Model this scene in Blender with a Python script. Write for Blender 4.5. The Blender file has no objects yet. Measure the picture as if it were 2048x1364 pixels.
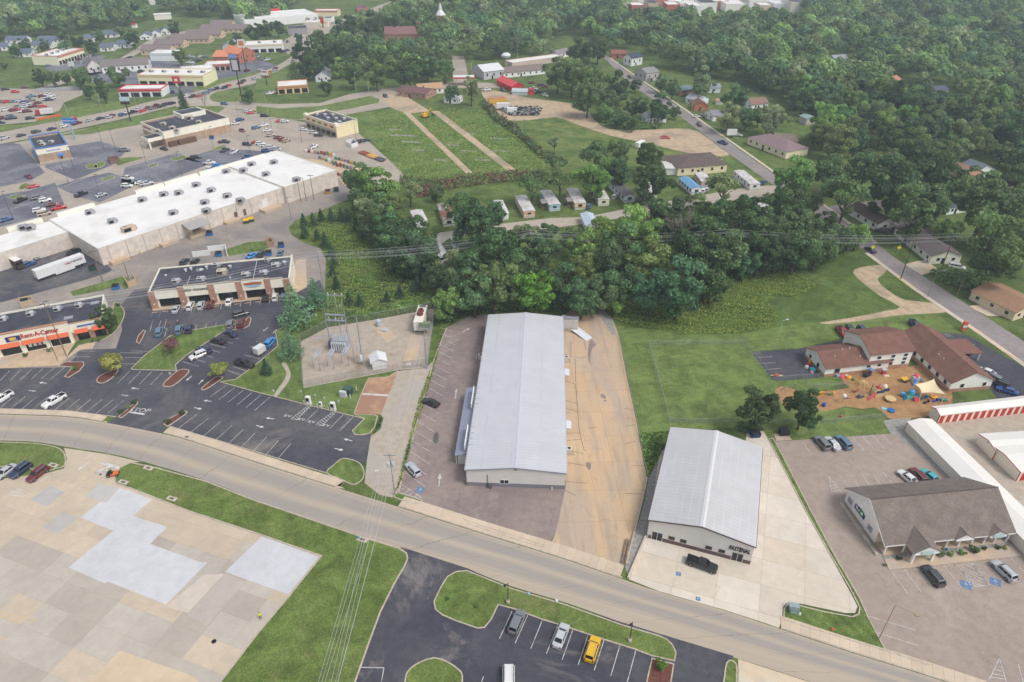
import bpy,math,random
import numpy as np
from mathutils import Vector,Matrix
random.seed(7);rng=np.random.default_rng(7)
R=math.radians
sc=bpy.context.scene
col=sc.collection
# ---------------------------------------------------------------- camera
CAM_H,PITCH,FOC=105.0,R(33.3),2048*24/36
cam=bpy.data.cameras.new('camera');cam.lens=24;cam.sensor_width=36;cam.clip_start=1;cam.clip_end=6000
cam_o=bpy.data.objects.new('camera',cam);cam_o.location=(0,0,CAM_H);cam_o.rotation_euler=(R(90)-PITCH,0,0)
col.objects.link(cam_o);sc.camera=cam_o
# ---------------------------------------------------------------- sky and sun (bright overcast, softened sun from the right, a little behind the camera)
SUN_EL,SUN_AZ=R(54),R(122)  # azimuth measured from +Y towards +X
w=bpy.data.worlds.new('World');sc.world=w;w.use_nodes=True
nt=w.node_tree;bg=nt.nodes['Background']
sky=nt.nodes.new('ShaderNodeTexSky');sky.sky_type='NISHITA';sky.sun_disc=False
sky.sun_elevation=SUN_EL;sky.sun_rotation=SUN_AZ;sky.dust_density=4;sky.air_density=1.2;sky.altitude=200
hs=nt.nodes.new('ShaderNodeHueSaturation');hs.inputs['Saturation'].default_value=0.30
nt.links.new(sky.outputs[0],hs.inputs['Color']);nt.links.new(hs.outputs[0],bg.inputs['Color'])
bg.inputs['Strength'].default_value=0.15
sun=bpy.data.lights.new('sun','SUN');sun.energy=1.25;sun.angle=R(18);sun.color=(1.0,0.95,0.88)
sun_o=bpy.data.objects.new('sun',sun);col.objects.link(sun_o)
sd=Vector((math.sin(SUN_AZ)*math.cos(SUN_EL),math.cos(SUN_AZ)*math.cos(SUN_EL),math.sin(SUN_EL)))
sun_o.rotation_euler=sd.to_track_quat('Z','Y').to_euler();sun_o.location=(0,0,300)
vs=sc.view_settings;vs.view_transform='Standard';vs.look='None';vs.exposure=0.22;vs.gamma=1;vs.use_curve_mapping=False
sc.cycles.max_bounces=5;sc.cycles.diffuse_bounces=3;sc.cycles.transparent_max_bounces=12;sc.cycles.volume_bounces=1
sc.cycles.use_denoising=True
# ---------------------------------------------------------------- helpers
def P(x,y,h=0.0):
 """ground (or height h) point seen at photograph position x, y"""
 u,v=(x-1024)/FOC,(y-682)/FOC
 c,s=math.cos(PITCH),math.sin(PITCH)
 t=(CAM_H-h)/(s+v*c)
 return Vector((u*t,(c-v*s)*t,h))
def lin(c):
 c=c/255.0
 return c/12.92 if c<=0.04045 else((c+0.055)/1.055)**2.4
KEX=1.22
def S(r,g,b):return tuple(min(lin(x)/KEX,0.82)for x in(r,g,b))
def tag(o,label=None,cat=None,group=None,kind=None):
 if label:o['label']=label
 if cat:o['category']=cat
 if group:o['group']=group
 if kind:o['kind']=kind
 return o
def empty(name,loc=(0,0,0),rz=0.0,label=None,cat=None,group=None):
 o=bpy.data.objects.new(name,None);col.objects.link(o);o.location=loc;o.rotation_euler=(0,0,rz)
 o.empty_display_size=0.5
 return tag(o,label,cat,group)
def addo(name,me,parent=None,loc=None,rz=None,color=None):
 o=bpy.data.objects.new(name,me);col.objects.link(o)
 if parent is not None:o.parent=parent
 if loc is not None:o.location=loc
 if rz is not None:o.rotation_euler=(0,0,rz)
 if color is not None:o.color=(*color,1)
 return o
def copy_tree(o,parent=None):
 c=o.copy();col.objects.link(c);c.parent=parent
 for ch in o.children:
  if ch.users_collection:copy_tree(ch,c)
 return c
class B:
 """collects faces, then links them as one mesh object"""
 def __init__(s):s.v=[];s.f=[];s.m=[]
 def add(s,vs,fs,m=0):
  n=len(s.v);s.v+=[tuple(p)for p in vs]
  for f in fs:s.f.append(tuple(i+n for i in f));s.m.append(m)
  return s
 def box(s,x0,x1,y0,y1,z0,z1,m=0):
  return s.add([(x0,y0,z0),(x1,y0,z0),(x1,y1,z0),(x0,y1,z0),(x0,y0,z1),(x1,y0,z1),(x1,y1,z1),(x0,y1,z1)],
  [(0,3,2,1),(4,5,6,7),(0,1,5,4),(1,2,6,5),(2,3,7,6),(3,0,4,7)],m)
 def cbox(s,c,sz,m=0):
  return s.box(c[0]-sz[0]/2,c[0]+sz[0]/2,c[1]-sz[1]/2,c[1]+sz[1]/2,c[2]-sz[2]/2,c[2]+sz[2]/2,m)
 def prism(s,pts,z0,z1,m=0):
  a=sum(pts[i][0]*pts[(i+1)%len(pts)][1]-pts[(i+1)%len(pts)][0]*pts[i][1]for i in range(len(pts)))
  if a<0:pts=pts[::-1]
  n=len(pts)
  return s.add([(p[0],p[1],z0)for p in pts]+[(p[0],p[1],z1)for p in pts],
  [tuple(range(n-1,-1,-1)),tuple(range(n,2*n))]+[(i,(i+1)%n,n+(i+1)%n,n+i)for i in range(n)],m)
 def sheet(s,pts,z,m=0):
  a=sum(pts[i][0]*pts[(i+1)%len(pts)][1]-pts[(i+1)%len(pts)][0]*pts[i][1]for i in range(len(pts)))
  if a<0:pts=pts[::-1]
  return s.add([(p[0],p[1],z)for p in pts],[tuple(range(len(pts)))],m)
 def tube(s,p0,p1,r0,r1=None,n=8,m=0):
  r1=r0 if r1 is None else r1
  p0,p1=Vector(p0),Vector(p1);d=(p1-p0).normalized()
  a=d.orthogonal().normalized();b=d.cross(a)
  vs=[p0+(a*math.cos(t)+b*math.sin(t))*r0 for t in[2*math.pi*i/n for i in range(n)]]
  vs+=[p1+(a*math.cos(t)+b*math.sin(t))*r1 for t in[2*math.pi*i/n for i in range(n)]]
  return s.add(vs,[(i,(i+1)%n,n+(i+1)%n,n+i)for i in range(n)]+[tuple(range(n-1,-1,-1)),tuple(range(n,2*n))],m)
 def lathe(s,prof,n=12,c=(0,0,0),m=0):
  vs=[]
  for r,z in prof:
   for i in range(n):
    t=2*math.pi*i/n;vs.append((c[0]+r*math.cos(t),c[1]+r*math.sin(t),c[2]+z))
  fs=[(k*n+i,k*n+(i+1)%n,(k+1)*n+(i+1)%n,(k+1)*n+i)for k in range(len(prof)-1)for i in range(n)]
  return s.add(vs,fs+[tuple(range(n-1,-1,-1)),tuple(range((len(prof)-1)*n,len(prof)*n))],m)
 def quad(s,a,b,c,d,m=0):return s.add([a,b,c,d],[(0,1,2,3)],m)
 def plate(s,a,b,c,d,t,m=0):
  a,b,c,d=map(Vector,(a,b,c,d));n=(b-a).cross(d-a).normalized()*t
  return s.add([a,b,c,d,a+n,b+n,c+n,d+n],[(3,2,1,0),(4,5,6,7),(0,1,5,4),(1,2,6,5),(2,3,7,6),(3,0,4,7)],m)
 def mesh(s,name,mats,smooth=False):
  me=bpy.data.meshes.new(name);me.from_pydata(s.v,[],s.f)
  for m in(mats if isinstance(mats,(list,tuple))else[mats]):me.materials.append(m)
  if max(s.m,default=0)>0:me.polygons.foreach_set('material_index',s.m)
  if smooth:me.polygons.foreach_set('use_smooth',[True]*len(s.f))
  me.update();return me
 def obj(s,name,mats,parent=None,smooth=False,**k):
  return addo(name,s.mesh(name,mats,smooth),parent,**k)
def rot2(p,a):return(p[0]*math.cos(a)-p[1]*math.sin(a),p[0]*math.sin(a)+p[1]*math.cos(a))
def frame(a,b,h=0.0,c=None,hb=None):
 """a, b: photo positions of the front left and right corners at height h; c: a back corner. -> location, rz, width, depth"""
 A,Bq=P(*a,h),P(*b,h if hb is None else hb);d=Bq-A;rz=math.atan2(d.y,d.x);W=d.to_2d().length
 D=None
 if c is not None:
  e=(P(*c,h)-A).to_2d();D=abs(-e.x*math.sin(rz)+e.y*math.cos(rz))
 return Vector((A.x,A.y,0)),rz,W,D
def loc_of(fr,x,y,h=0):
 """photo position -> local x, y of a frame"""
 d=P(x,y,h)-fr[0];return rot2((d.x,d.y),-fr[1])
def text_mesh(body,size,depth,mat,bold=0.0,shear=0.0,spacing=1.0):
 cu=bpy.data.curves.new('lettering','FONT');cu.body=body;cu.size=size;cu.extrude=depth/2;cu.offset=bold
 cu.align_x='CENTER';cu.align_y='CENTER';cu.shear=shear;cu.space_character=spacing;cu.resolution_u=3
 o=bpy.data.objects.new('lettering_tmp',cu);col.objects.link(o)
 dg=bpy.context.evaluated_depsgraph_get();me=bpy.data.meshes.new_from_object(o.evaluated_get(dg))
 bpy.data.objects.remove(o);me.materials.clear();me.materials.append(mat)
 return me
def inpoly(x,y,poly):
 c=False;j=len(poly)-1
 for i in range(len(poly)):
  if(poly[i][1]>y)!=(poly[j][1]>y)and x<(poly[j][0]-poly[i][0])*(y-poly[i][1])/(poly[j][1]-poly[i][1])+poly[i][0]:c=not c
  j=i
 return c
def smooth_line(pts,k=3,closed=False):
 """Catmull-Rom through the points"""
 out=[];n=len(pts);pts=[Vector(p).to_2d()for p in pts]
 for i in range(n if closed else n-1):
  p1,p2=pts[i],pts[(i+1)%n]
  p0=pts[(i-1)%n]if closed or i>0 else p1*2-p2
  p3=pts[(i+2)%n]if closed or i+2<n else p2*2-p1
  for t in[j/k for j in range(k)]:
   out.append(0.5*(2*p1+(p2-p0)*t+(2*p0-5*p1+4*p2-p3)*t*t+(3*p1-p0-3*p2+p3)*t**3))
 if not closed:out.append(pts[-1])
 return out
def offset_line(pts,d):
 """shift an open line to its left by d"""
 out=[];n=len(pts)
 for i in range(n):
  a=pts[max(i-1,0)];b=pts[min(i+1,n-1)];t=(b-a).normalized()
  out.append(pts[i]+Vector((-t.y,t.x))*d)
 return out
def along(pts,step):
 """points and directions every step metres along a line"""
 res=[];acc=0.0
 for a,b in zip(pts[:-1],pts[1:]):
  L=(b-a).length
  while acc<=L and L>0:
   res.append((a.lerp(b,acc/L),(b-a)/L));acc+=step
  acc-=L
 return res
 # ---------------------------------------------------------------- materials
class NT:
 def __init__(s,name):
  s.mat=bpy.data.materials.new(name);s.mat.use_nodes=True;s.t=s.mat.node_tree
  s.bs=s.t.nodes['Principled BSDF'];s.tc=s.n('ShaderNodeTexCoord');s.o=s.tc.outputs['Object']
 def n(s,k,**kw):
  x=s.t.nodes.new(k)
  for a,b in kw.items():setattr(x,a,b)
  return x
 def l(s,a,b):s.t.links.new(a,b)
 def noise(s,scale,detail=5,rough=0.55,vec=None,dist=0.0,sx=None):
  x=s.n('ShaderNodeTexNoise');x.inputs['Scale'].default_value=scale;x.inputs['Detail'].default_value=detail
  x.inputs['Roughness'].default_value=rough;x.inputs['Distortion'].default_value=dist
  v=vec or s.o
  if sx:
   mp=s.n('ShaderNodeMapping');mp.inputs['Scale'].default_value=sx[:3]
   if len(sx)>3:mp.inputs['Rotation'].default_value=(0,0,sx[3])
   s.l(v,mp.inputs[0]);v=mp.outputs[0]
  s.l(v,x.inputs['Vector']);return x.outputs['Fac']
 def ramp(s,f,lo,hi,a=0.0,b=1.0):
  x=s.n('ShaderNodeMapRange');x.inputs[1].default_value=lo;x.inputs[2].default_value=hi
  x.inputs[3].default_value=a;x.inputs[4].default_value=b;s.l(f,x.inputs[0]);return x.outputs[0]
 def mix(s,f,a,b,mode='MIX'):
  x=s.n('ShaderNodeMix',data_type='RGBA',blend_type=mode)
  for k,q in((0,f),(6,a),(7,b)):
   if hasattr(q,'links'):s.l(q,x.inputs[k])
   else:x.inputs[k].default_value=(*q,1)if isinstance(q,tuple)else q
  return x.outputs[2]
 def math(s,op,a,b=0.0,c=None):
  x=s.n('ShaderNodeMath',operation=op)
  for k,q in((0,a),(1,b),(2,c)):
   if q is None:continue
   if hasattr(q,'links'):s.l(q,x.inputs[k])
   else:x.inputs[k].default_value=q
  return x.outputs[0]
 def bump(s,f,st,dist=0.05):
  x=s.n('ShaderNodeBump');x.inputs['Strength'].default_value=st;x.inputs['Distance'].default_value=dist
  s.l(f,x.inputs['Height']);s.l(x.outputs[0],s.bs.inputs['Normal'])
 def done(s,c,rough=0.85,metal=0.0,spec=0.3):
  if hasattr(c,'links'):s.l(c,s.bs.inputs['Base Color'])
  else:s.bs.inputs['Base Color'].default_value=(*c,1)
  s.bs.inputs['Roughness'].default_value=rough;s.bs.inputs['Metallic'].default_value=metal
  s.bs.inputs['Specular IOR Level'].default_value=spec
  return s.mat
def pm(name,c1,c2=None,scale=3.0,rough=0.8,metal=0.0,spec=0.3,c3=None,s3=0.15,bump=0.0,bs=30.0,lo=0.4,hi=0.6,fine=0.0,f3=(0.5,0.62)):
 m=NT(name)
 if c2 is None:c2=tuple(x*0.82 for x in c1)
 c=m.mix(m.ramp(m.noise(scale),lo,hi),c1,c2)
 if c3 is not None:c=m.mix(m.ramp(m.noise(s3,6,0.6),*f3),c,c3)
 if fine:
  f=m.ramp(m.noise(bs,3),0.38,0.62,1-fine,1+fine)
  mm=m.n('ShaderNodeVectorMath',operation='SCALE');m.l(c,mm.inputs[0]);m.l(f,mm.inputs['Scale']);c=mm.outputs[0]
 if bump:m.bump(m.noise(bs,4),bump)
 return m.done(c,rough,metal,spec)
def grass(name,a,b,c,stripe=None,s=0.9,patch=None):
 m=NT(name)
 k=m.mix(m.ramp(m.noise(s,8,0.7),0.38,0.62),a,b)
 k=m.mix(m.ramp(m.noise(0.06,6,0.6),0.42,0.6),k,c)
 if stripe:
  wv=m.n('ShaderNodeTexWave');wv.inputs['Scale'].default_value=stripe[1];wv.inputs['Distortion'].default_value=1.2
  wv.inputs['Detail'].default_value=2;wv.inputs['Detail Scale'].default_value=0.6
  mp=m.n('ShaderNodeMapping');mp.inputs['Rotation'].default_value=(0,0,stripe[0]);m.l(m.o,mp.inputs[0]);m.l(mp.outputs[0],wv.inputs['Vector'])
  k=m.mix(m.ramp(wv.outputs['Fac'],0.2,0.8,0.0,0.75),k,tuple(x*1.22 for x in a))
 if patch:k=m.mix(m.ramp(m.noise(0.11,9,0.7,dist=1.0),patch[1],patch[1]+0.12),k,patch[0])
 f=m.math('MULTIPLY',m.ramp(m.noise(3.5,5,0.75),0.36,0.64,0.66,1.34),m.ramp(m.noise(0.22,8,0.7,dist=0.8),0.36,0.64,0.68,1.26))
 mm=m.n('ShaderNodeVectorMath',operation='SCALE');m.l(k,mm.inputs[0]);m.l(f,mm.inputs['Scale'])
 m.bump(m.noise(9,5),0.6,0.12)
 return m.done(mm.outputs[0],0.95,0,0.12)
def asphalt(name,base,worn,s=0.05,dust=None,crack=True,lo=0.42,hi=0.6):
 m=NT(name)
 c=m.mix(m.ramp(m.noise(s,8,0.62,dist=0.8),lo,hi),base,worn)
 c=m.mix(m.ramp(m.noise(0.6,6),0.42,0.62,0,0.35),c,tuple(x*0.7 for x in base))
 if dust:c=m.mix(m.ramp(m.noise(0.035,9,0.68,dist=1.5),0.56,0.66,0,0.7),c,dust)
 if crack:
  v=m.n('ShaderNodeTexVoronoi',feature='DISTANCE_TO_EDGE');v.inputs['Scale'].default_value=0.16
  nz=m.n('ShaderNodeTexNoise');nz.inputs['Scale'].default_value=0.8;nz.inputs['Detail'].default_value=4;m.l(m.o,nz.inputs['Vector'])
  ad=m.n('ShaderNodeVectorMath',operation='MULTIPLY_ADD');m.l(nz.outputs['Color'],ad.inputs[0]);ad.inputs[1].default_value=(2.2,)*3;m.l(m.o,ad.inputs[2])
  m.l(ad.outputs[0],v.inputs['Vector'])
  k=m.math('MULTIPLY',m.ramp(v.outputs['Distance'],0.004,0.014,1,0),m.ramp(m.noise(0.07,3),0.45,0.55,0,0.3))
  c=m.mix(k,c,tuple(x*0.45 for x in base))
 f=m.ramp(m.noise(7,4,0.7),0.36,0.64,0.84,1.16)
 mm=m.n('ShaderNodeVectorMath',operation='SCALE');m.l(c,mm.inputs[0]);m.l(f,mm.inputs['Scale'])
 m.bump(m.noise(25,3),0.25,0.02)
 return m.done(mm.outputs[0],0.9,0,0.25)
def objcol(name,rough=0.8,spec=0.3,metal=0.0,var=0.0,s=1.0,coat=0.0,s2=None):
 """colour comes from the object itself"""
 m=NT(name);oi=m.n('ShaderNodeObjectInfo');c=oi.outputs['Color']
 if var:
  f=m.ramp(m.noise(s,7,0.65,dist=0.5),0.36,0.64,1-var,1+var)
  if s2:f=m.math('MULTIPLY',f,m.ramp(m.noise(s2,4),0.38,0.62,1-var*0.7,1+var*0.7))
  mm=m.n('ShaderNodeVectorMath',operation='SCALE');m.l(c,mm.inputs[0]);m.l(f,mm.inputs['Scale']);c=mm.outputs[0]
 r=m.done(c,rough,metal,spec);m.bs.inputs['Coat Weight'].default_value=coat;m.bs.inputs['Coat Roughness'].default_value=0.08
 return r
def ribbed(name,c,axis='X',pitch=0.6,var=0.07,rough=0.45,spec=0.4,metal=0.0,streak=None,depth=0.04,lap=None):
 """sheet metal with ribs running across axis"""
 m=NT(name);sp=m.n('ShaderNodeSeparateXYZ');m.l(m.o,sp.inputs[0])
 q=m.math('FRACT',m.math('MULTIPLY',sp.outputs[axis],1/pitch))
 rib=m.ramp(m.math('ABSOLUTE',m.math('SUBTRACT',q,0.5)),0.36,0.46,0,1)
 c1=m.mix(m.ramp(m.noise(0.25,6,0.6),0.38,0.62,0,1),tuple(x*(1-var)for x in c),tuple(min(x*(1+var),0.85)for x in c))
 if streak:
  sx=(3.0,0.08,0.5)if axis=='X' else(0.08,3.0,0.5)
  c1=m.mix(m.ramp(m.noise(1.0,4,0.6,sx=sx),0.5,0.75,0,0.5),c1,streak)
 if lap:
  q2=m.math('FRACT',m.math('MULTIPLY',sp.outputs['X'],1/lap[0]));lf=m.math('MULTIPLY',m.ramp(m.math('ABSOLUTE',m.math('SUBTRACT',q2,0.5)),0.0,0.06,1,0),m.ramp(m.noise(0.5,5,sx=(1,0.3,1)),0.42,0.58,0.1,0.9));c1=m.mix(lf,c1,lap[1])
 c1=m.mix(m.math('MULTIPLY',rib,0.22),c1,tuple(x*0.72 for x in c))
 m.bump(rib,0.8,depth)
 return m.done(c1,rough,metal,spec)
def bricky(name,c1,c2,mortar,scale=4.0,vertical=True,rough=0.9,bw=0.5,rh=0.25,ms=0.015):
 m=NT(name);br=m.n('ShaderNodeTexBrick');br.inputs['Color1'].default_value=(*c1,1);br.inputs['Color2'].default_value=(*c2,1)
 br.inputs['Mortar'].default_value=(*mortar,1);br.inputs['Scale'].default_value=scale;br.inputs['Mortar Size'].default_value=ms
 br.inputs['Brick Width'].default_value=bw;br.inputs['Row Height'].default_value=rh
 if vertical:
  sp=m.n('ShaderNodeSeparateXYZ');m.l(m.o,sp.inputs[0]);cb=m.n('ShaderNodeCombineXYZ')
  m.l(m.math('ADD',sp.outputs['X'],sp.outputs['Y']),cb.inputs[0]);m.l(sp.outputs['Z'],cb.inputs[1]);m.l(cb.outputs[0],br.inputs['Vector'])
 else:m.l(m.o,br.inputs['Vector'])
 f=m.ramp(m.noise(0.5,6),0.3,0.7,0.82,1.14)
 mm=m.n('ShaderNodeVectorMath',operation='SCALE');m.l(br.outputs['Color'],mm.inputs[0]);m.l(f,mm.inputs['Scale'])
 m.bump(br.outputs['Fac'],-0.3,0.02)
 return m.done(mm.outputs[0],rough,0,0.2)
def leafmat(name,attr=False,trans=0.25):
 m=NT(name)
 if attr:
  a=m.n('ShaderNodeAttribute',attribute_name='tint');c=a.outputs['Color']
 else:
  oi=m.n('ShaderNodeObjectInfo');c=oi.outputs['Color']
  a=m.n('ShaderNodeAttribute',attribute_name='shade')
  f0=m.ramp(a.outputs['Fac'],0,1,0.62,1.38)
  mm=m.n('ShaderNodeVectorMath',operation='SCALE');m.l(c,mm.inputs[0]);m.l(f0,mm.inputs['Scale']);c=mm.outputs[0]
 g=m.n('ShaderNodeNewGeometry');f=m.ramp(g.outputs['Random Per Island'],0,1,0.6,1.45)
 m2=m.n('ShaderNodeVectorMath',operation='SCALE');m.l(c,m2 .inputs[0]);m.l(f,m2 .inputs['Scale'])
 m.done(m2 .outputs[0],0.7,0,0.25)
 tr=m.n('ShaderNodeBsdfTranslucent');m.l(m2 .outputs[0],tr.inputs['Color'])
 ms=m.n('ShaderNodeMixShader');ms.inputs[0].default_value=trans;out=m.t.nodes['Material Output']
 m.l(m.bs.outputs[0],ms.inputs[1]);m.l(tr.outputs[0],ms.inputs[2]);m.l(ms.outputs[0],out.inputs['Surface'])
 return m.mat
def meshwire(name,c,alpha):
 m=NT(name);m.done(c,0.5,0.3,0.4);tp=m.n('ShaderNodeBsdfTransparent');ms=m.n('ShaderNodeMixShader');ms.inputs[0].default_value=alpha
 m.l(tp.outputs[0],ms.inputs[1]);m.l(m.bs.outputs[0],ms.inputs[2]);m.l(ms.outputs[0],m.t.nodes['Material Output'].inputs['Surface'])
 return m.mat
GA,GB,GC=S(104,123,70),S(120,136,82),S(94,115,62)
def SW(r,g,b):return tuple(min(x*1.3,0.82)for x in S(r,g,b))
MT=dict(
ground=grass('rough_grass',S(98,118,62),S(120,134,78),S(88,108,56),s=0.5),
east_slab=None,
lawn=grass('mown_lawn',GA,GB,S(104,122,62),stripe=(R(-28),0.16)),
lawn_s=grass('mown_lawn_south',S(98,118,60),S(114,132,72),S(118,130,76),stripe=(R(-24),0.22),patch=(S(134,134,88),0.54)),
lawn_e=grass('mown_lawn_east',S(106,126,70),S(122,140,82),S(116,129,74),stripe=(R(78),0.17)),
lawn_dk=grass('deep_green_lawn',S(94,117,60),S(108,130,70),S(90,108,58)),  # slightly deeper green grass without mowing stripes
rough=grass('rough_field',S(112,130,72),S(134,142,86),S(92,116,60),patch=(S(176,160,132),0.6)),
weedy=grass('weedy_field',S(110,132,70),S(130,146,86),S(98,122,62),patch=(S(168,158,126),0.58)),
dirt=pm('bare_sandy_dirt',S(206,184,156),S(190,166,138),0.4,0.95,c3=S(168,152,130),s3=0.05,fine=0.12,bs=6),
gravel=pm('pale_gravel',S(194,182,167),S(182,170,156),0.6,0.95,c3=S(184,177,168),s3=0.06,bump=0.2,bs=9,fine=0.08),
gravel_g=pm('grey_gravel',S(172,170,166),S(152,150,148),1.5,0.95,bump=0.5,bs=14,fine=0.22),
yard=pm('substation_gravel',S(192,178,164),S(180,166,152),0.5,0.95,c3=S(150,130,108),s3=0.09,bump=0.4,bs=12,fine=0.15,f3=(0.56,0.72)),
mulch_play=pm('playground_mulch',S(186,148,106),S(172,132,92),0.7,0.95,c3=S(160,124,86),s3=0.12,bump=0.4,bs=9,fine=0.16),
mulch=pm('red_mulch',S(126,84,72),S(104,66,56),3,0.95,bump=0.6,bs=18,fine=0.3),
asph_new=asphalt('sealed_asphalt',S(74,75,86),S(92,91,99),dust=S(150,142,138)),
asph_lot=asphalt('lot_asphalt',S(84,85,95),S(118,115,117),dust=S(150,140,132)),
asph_nl=asphalt('north_lot_asphalt',S(80,81,92),S(104,102,107),dust=S(148,138,132)),
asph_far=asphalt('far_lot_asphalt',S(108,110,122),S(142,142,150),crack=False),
asph_red=asphalt('reddish_asphalt',S(146,132,130),S(164,148,142),dust=S(186,170,160)),
asph_off=asphalt('office_lot_asphalt',S(172,156,145),S(180,164,153),dust=S(192,177,166)),
asph_old=asphalt('worn_alley_asphalt',S(168,158,150),S(140,134,132),dust=S(186,172,158)),
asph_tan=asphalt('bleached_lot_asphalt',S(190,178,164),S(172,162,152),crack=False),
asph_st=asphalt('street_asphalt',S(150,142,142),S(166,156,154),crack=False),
conc=pm('pale_concrete',S(222,210,192),S(208,196,180),0.5,0.85,c3=S(226,200,168),s3=0.07,fine=0.05,bs=9),
conc_tan=pm('tan_concrete',S(214,190,162),S(202,176,148),0.5,0.85,c3=S(194,178,164),s3=0.06,fine=0.05,bs=9),
kerb=pm('kerb_concrete',S(206,194,178),S(186,172,156),1.2,0.85,fine=0.06,bs=8),
slab=objcol('concrete_slab',0.85,0.25,var=0.055,s=0.45,s2=0.1),
white_line=pm('white_road_paint',S(230,228,226),S(206,204,204),3,0.7,c3=S(160,158,160),s3=0.7),
yellow_line=pm('faded_yellow_paint',S(228,200,150),S(214,190,150),3,0.7),
blue_paint=pm('blue_road_paint',S(92,130,176),S(110,146,188),3,0.7),
glass=pm('dark_window_glass',S(34,38,44),S(26,28,34),2,0.12,spec=0.6),
black=pm('black_trim',S(32,32,36),S(24,24,28),3,0.5),
rubber=pm('tyre_rubber',S(38,38,42),S(30,30,32),6,0.85),
rim=pm('alloy_rim',S(170,172,176),S(130,132,136),8,0.35,metal=0.6),
lamp_w=pm('headlight_lens',S(225,228,232),S(200,204,210),8,0.15,spec=0.6),
lamp_r=pm('tail_light_lens',S(170,34,34),S(140,22,24),8,0.2,spec=0.6),
paint=objcol('car_paint',0.3,0.45,coat=0.6),
solid=objcol('painted_surface',0.7,0.3,var=0.06,s=1.2),
satin=objcol('satin_metal',0.45,0.4,var=0.05,s=2.0),
leaf=leafmat('foliage',trans=.42),leaf_s=leafmat('forest_foliage',attr=True,trans=.42),
bark=pm('bark',S(112,98,84),S(84,72,62),3,0.95,bump=0.6,bs=8),
steel=pm('galvanised_steel',S(186,190,198),S(164,168,178),2,0.45,metal=0.35,spec=0.5),
wood=pm('weathered_wood',S(158,138,116),S(128,110,92),2,0.95,fine=0.15,bs=10),
wood_dk=pm('creosoted_wood',S(98,82,70),S(78,66,58),2,0.95),
wire=pm('aluminium_wire',S(205,205,210),S(190,190,196),1,0.5,metal=0.2),
chain=meshwire('chain_link',S(176,182,184),0.24),chain_d=meshwire('dark_chain_link',S(120,132,124),0.34),
roof_metal=ribbed('grey_roof_metal',S(207,209,215),'Y',0.92,0.035,0.45,streak=S(192,196,208),depth=0.02,lap=(6.1,S(194,197,206))),
roof_metal2=ribbed('galvalume_roof_metal',S(203,203,207),'Y',0.92,0.04,0.45,streak=S(216,216,222),depth=0.02,lap=(1.55,S(222,222,227))),
roof_white=ribbed('white_roof_metal',S(244,240,234),'X',0.6,0.02,0.5,depth=0.02),
wall_metal=ribbed('light_grey_wall_metal',SW(206,202,198),'X',0.3,0.03,0.55,depth=0.02),
membrane=pm('white_roof_membrane',S(248,246,244),S(240,238,236),0.15,0.75,c3=S(214,208,202),s3=0.09,fine=0.03,bs=5,f3=(0.56,0.8)),
epdm=pm('dark_roof_membrane',S(66,68,80),S(76,78,90),0.4,0.8,c3=S(92,94,106),s3=0.15),
stucco=pm('cream_stucco',SW(238,228,212),SW(230,218,202),0.4,0.85),
shingle=bricky('taupe_shingles',S(146,134,126),S(128,118,112),S(110,100,96),3.2,False,0.95,0.9,0.45,0.02),
shingle_b=bricky('brown_shingles',S(142,106,94),S(128,94,84),S(108,78,70),3.2,False,0.95,0.9,0.45,0.02),
shingle_o=objcol('roof_shingles',0.95,0.15,var=0.1,s=1.0,s2=6.0),
brick=bricky('red_brown_brick',SW(176,132,112),SW(158,112,94),SW(180,166,152),5),
brick_t=bricky('tan_brick',SW(176,146,122),SW(160,130,108),SW(186,172,158),5),
block=bricky('block_wall',SW(208,198,188),SW(202,192,182),SW(188,178,168),2.5),
)
def yard_mat():
 m=NT('dusty_yard_concrete');oi=m.n('ShaderNodeObjectInfo')
 c=m.mix(m.ramp(m.noise(0.09,7,0.65,dist=1.0,sx=(1.6,0.35,1)),0.44,0.58,0,0.8),oi.outputs['Color'],S(192,174,158))
 c=m.mix(m.ramp(m.noise(0.25,8,0.7,dist=1.2),0.56,0.7,0,0.5),c,S(180,146,114));c=m.mix(m.ramp(m.noise(0.5,6,sx=(1,0.12,1)),0.52,0.62,0,0.3),c,S(160,146,134))
 f=m.ramp(m.noise(6,4,0.7),0.36,0.64,0.9,1.1);mm=m.n('ShaderNodeVectorMath',operation='SCALE');m.l(c,mm.inputs[0]);m.l(f,mm.inputs['Scale'])
 return m.done(mm.outputs[0],0.9,0,0.2)
MT['east_slab']=yard_mat()
# ---------------------------------------------------------------- the setting
def px(pts,sm=0,closed=True):
 q=[P(*p).to_2d()for p in pts]
 return smooth_line(q,sm,closed)if sm else q
def sheet(name,pts,z,mat,label,sm=0,cat=None,parent=None):
 o=B().sheet(px(pts,sm),z).obj(name,MT[mat]if isinstance(mat,str)else mat,parent)
 if parent is None:tag(o,label,cat or name.replace('_',' '),kind='structure')
 return o
def inset(pts,d):
 a=sum(pts[i].x*pts[(i+1)%len(pts)].y-pts[(i+1)%len(pts)].x*pts[i].y for i in range(len(pts)))
 if a<0:pts=pts[::-1]
 out=[];n=len(pts)
 for i in range(n):
  t1=(pts[i]-pts[i-1]).normalized();t2=(pts[(i+1)%n]-pts[i]).normalized()
  n1=Vector((-t1 .y,t1 .x));n2=Vector((-t2 .y,t2 .x));b=(n1+n2)
  b=b.normalized()if b.length>1e-4 else n1
  out.append(pts[i]+b*d/max(b.dot(n1),0.5))
 return pts,out
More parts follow.
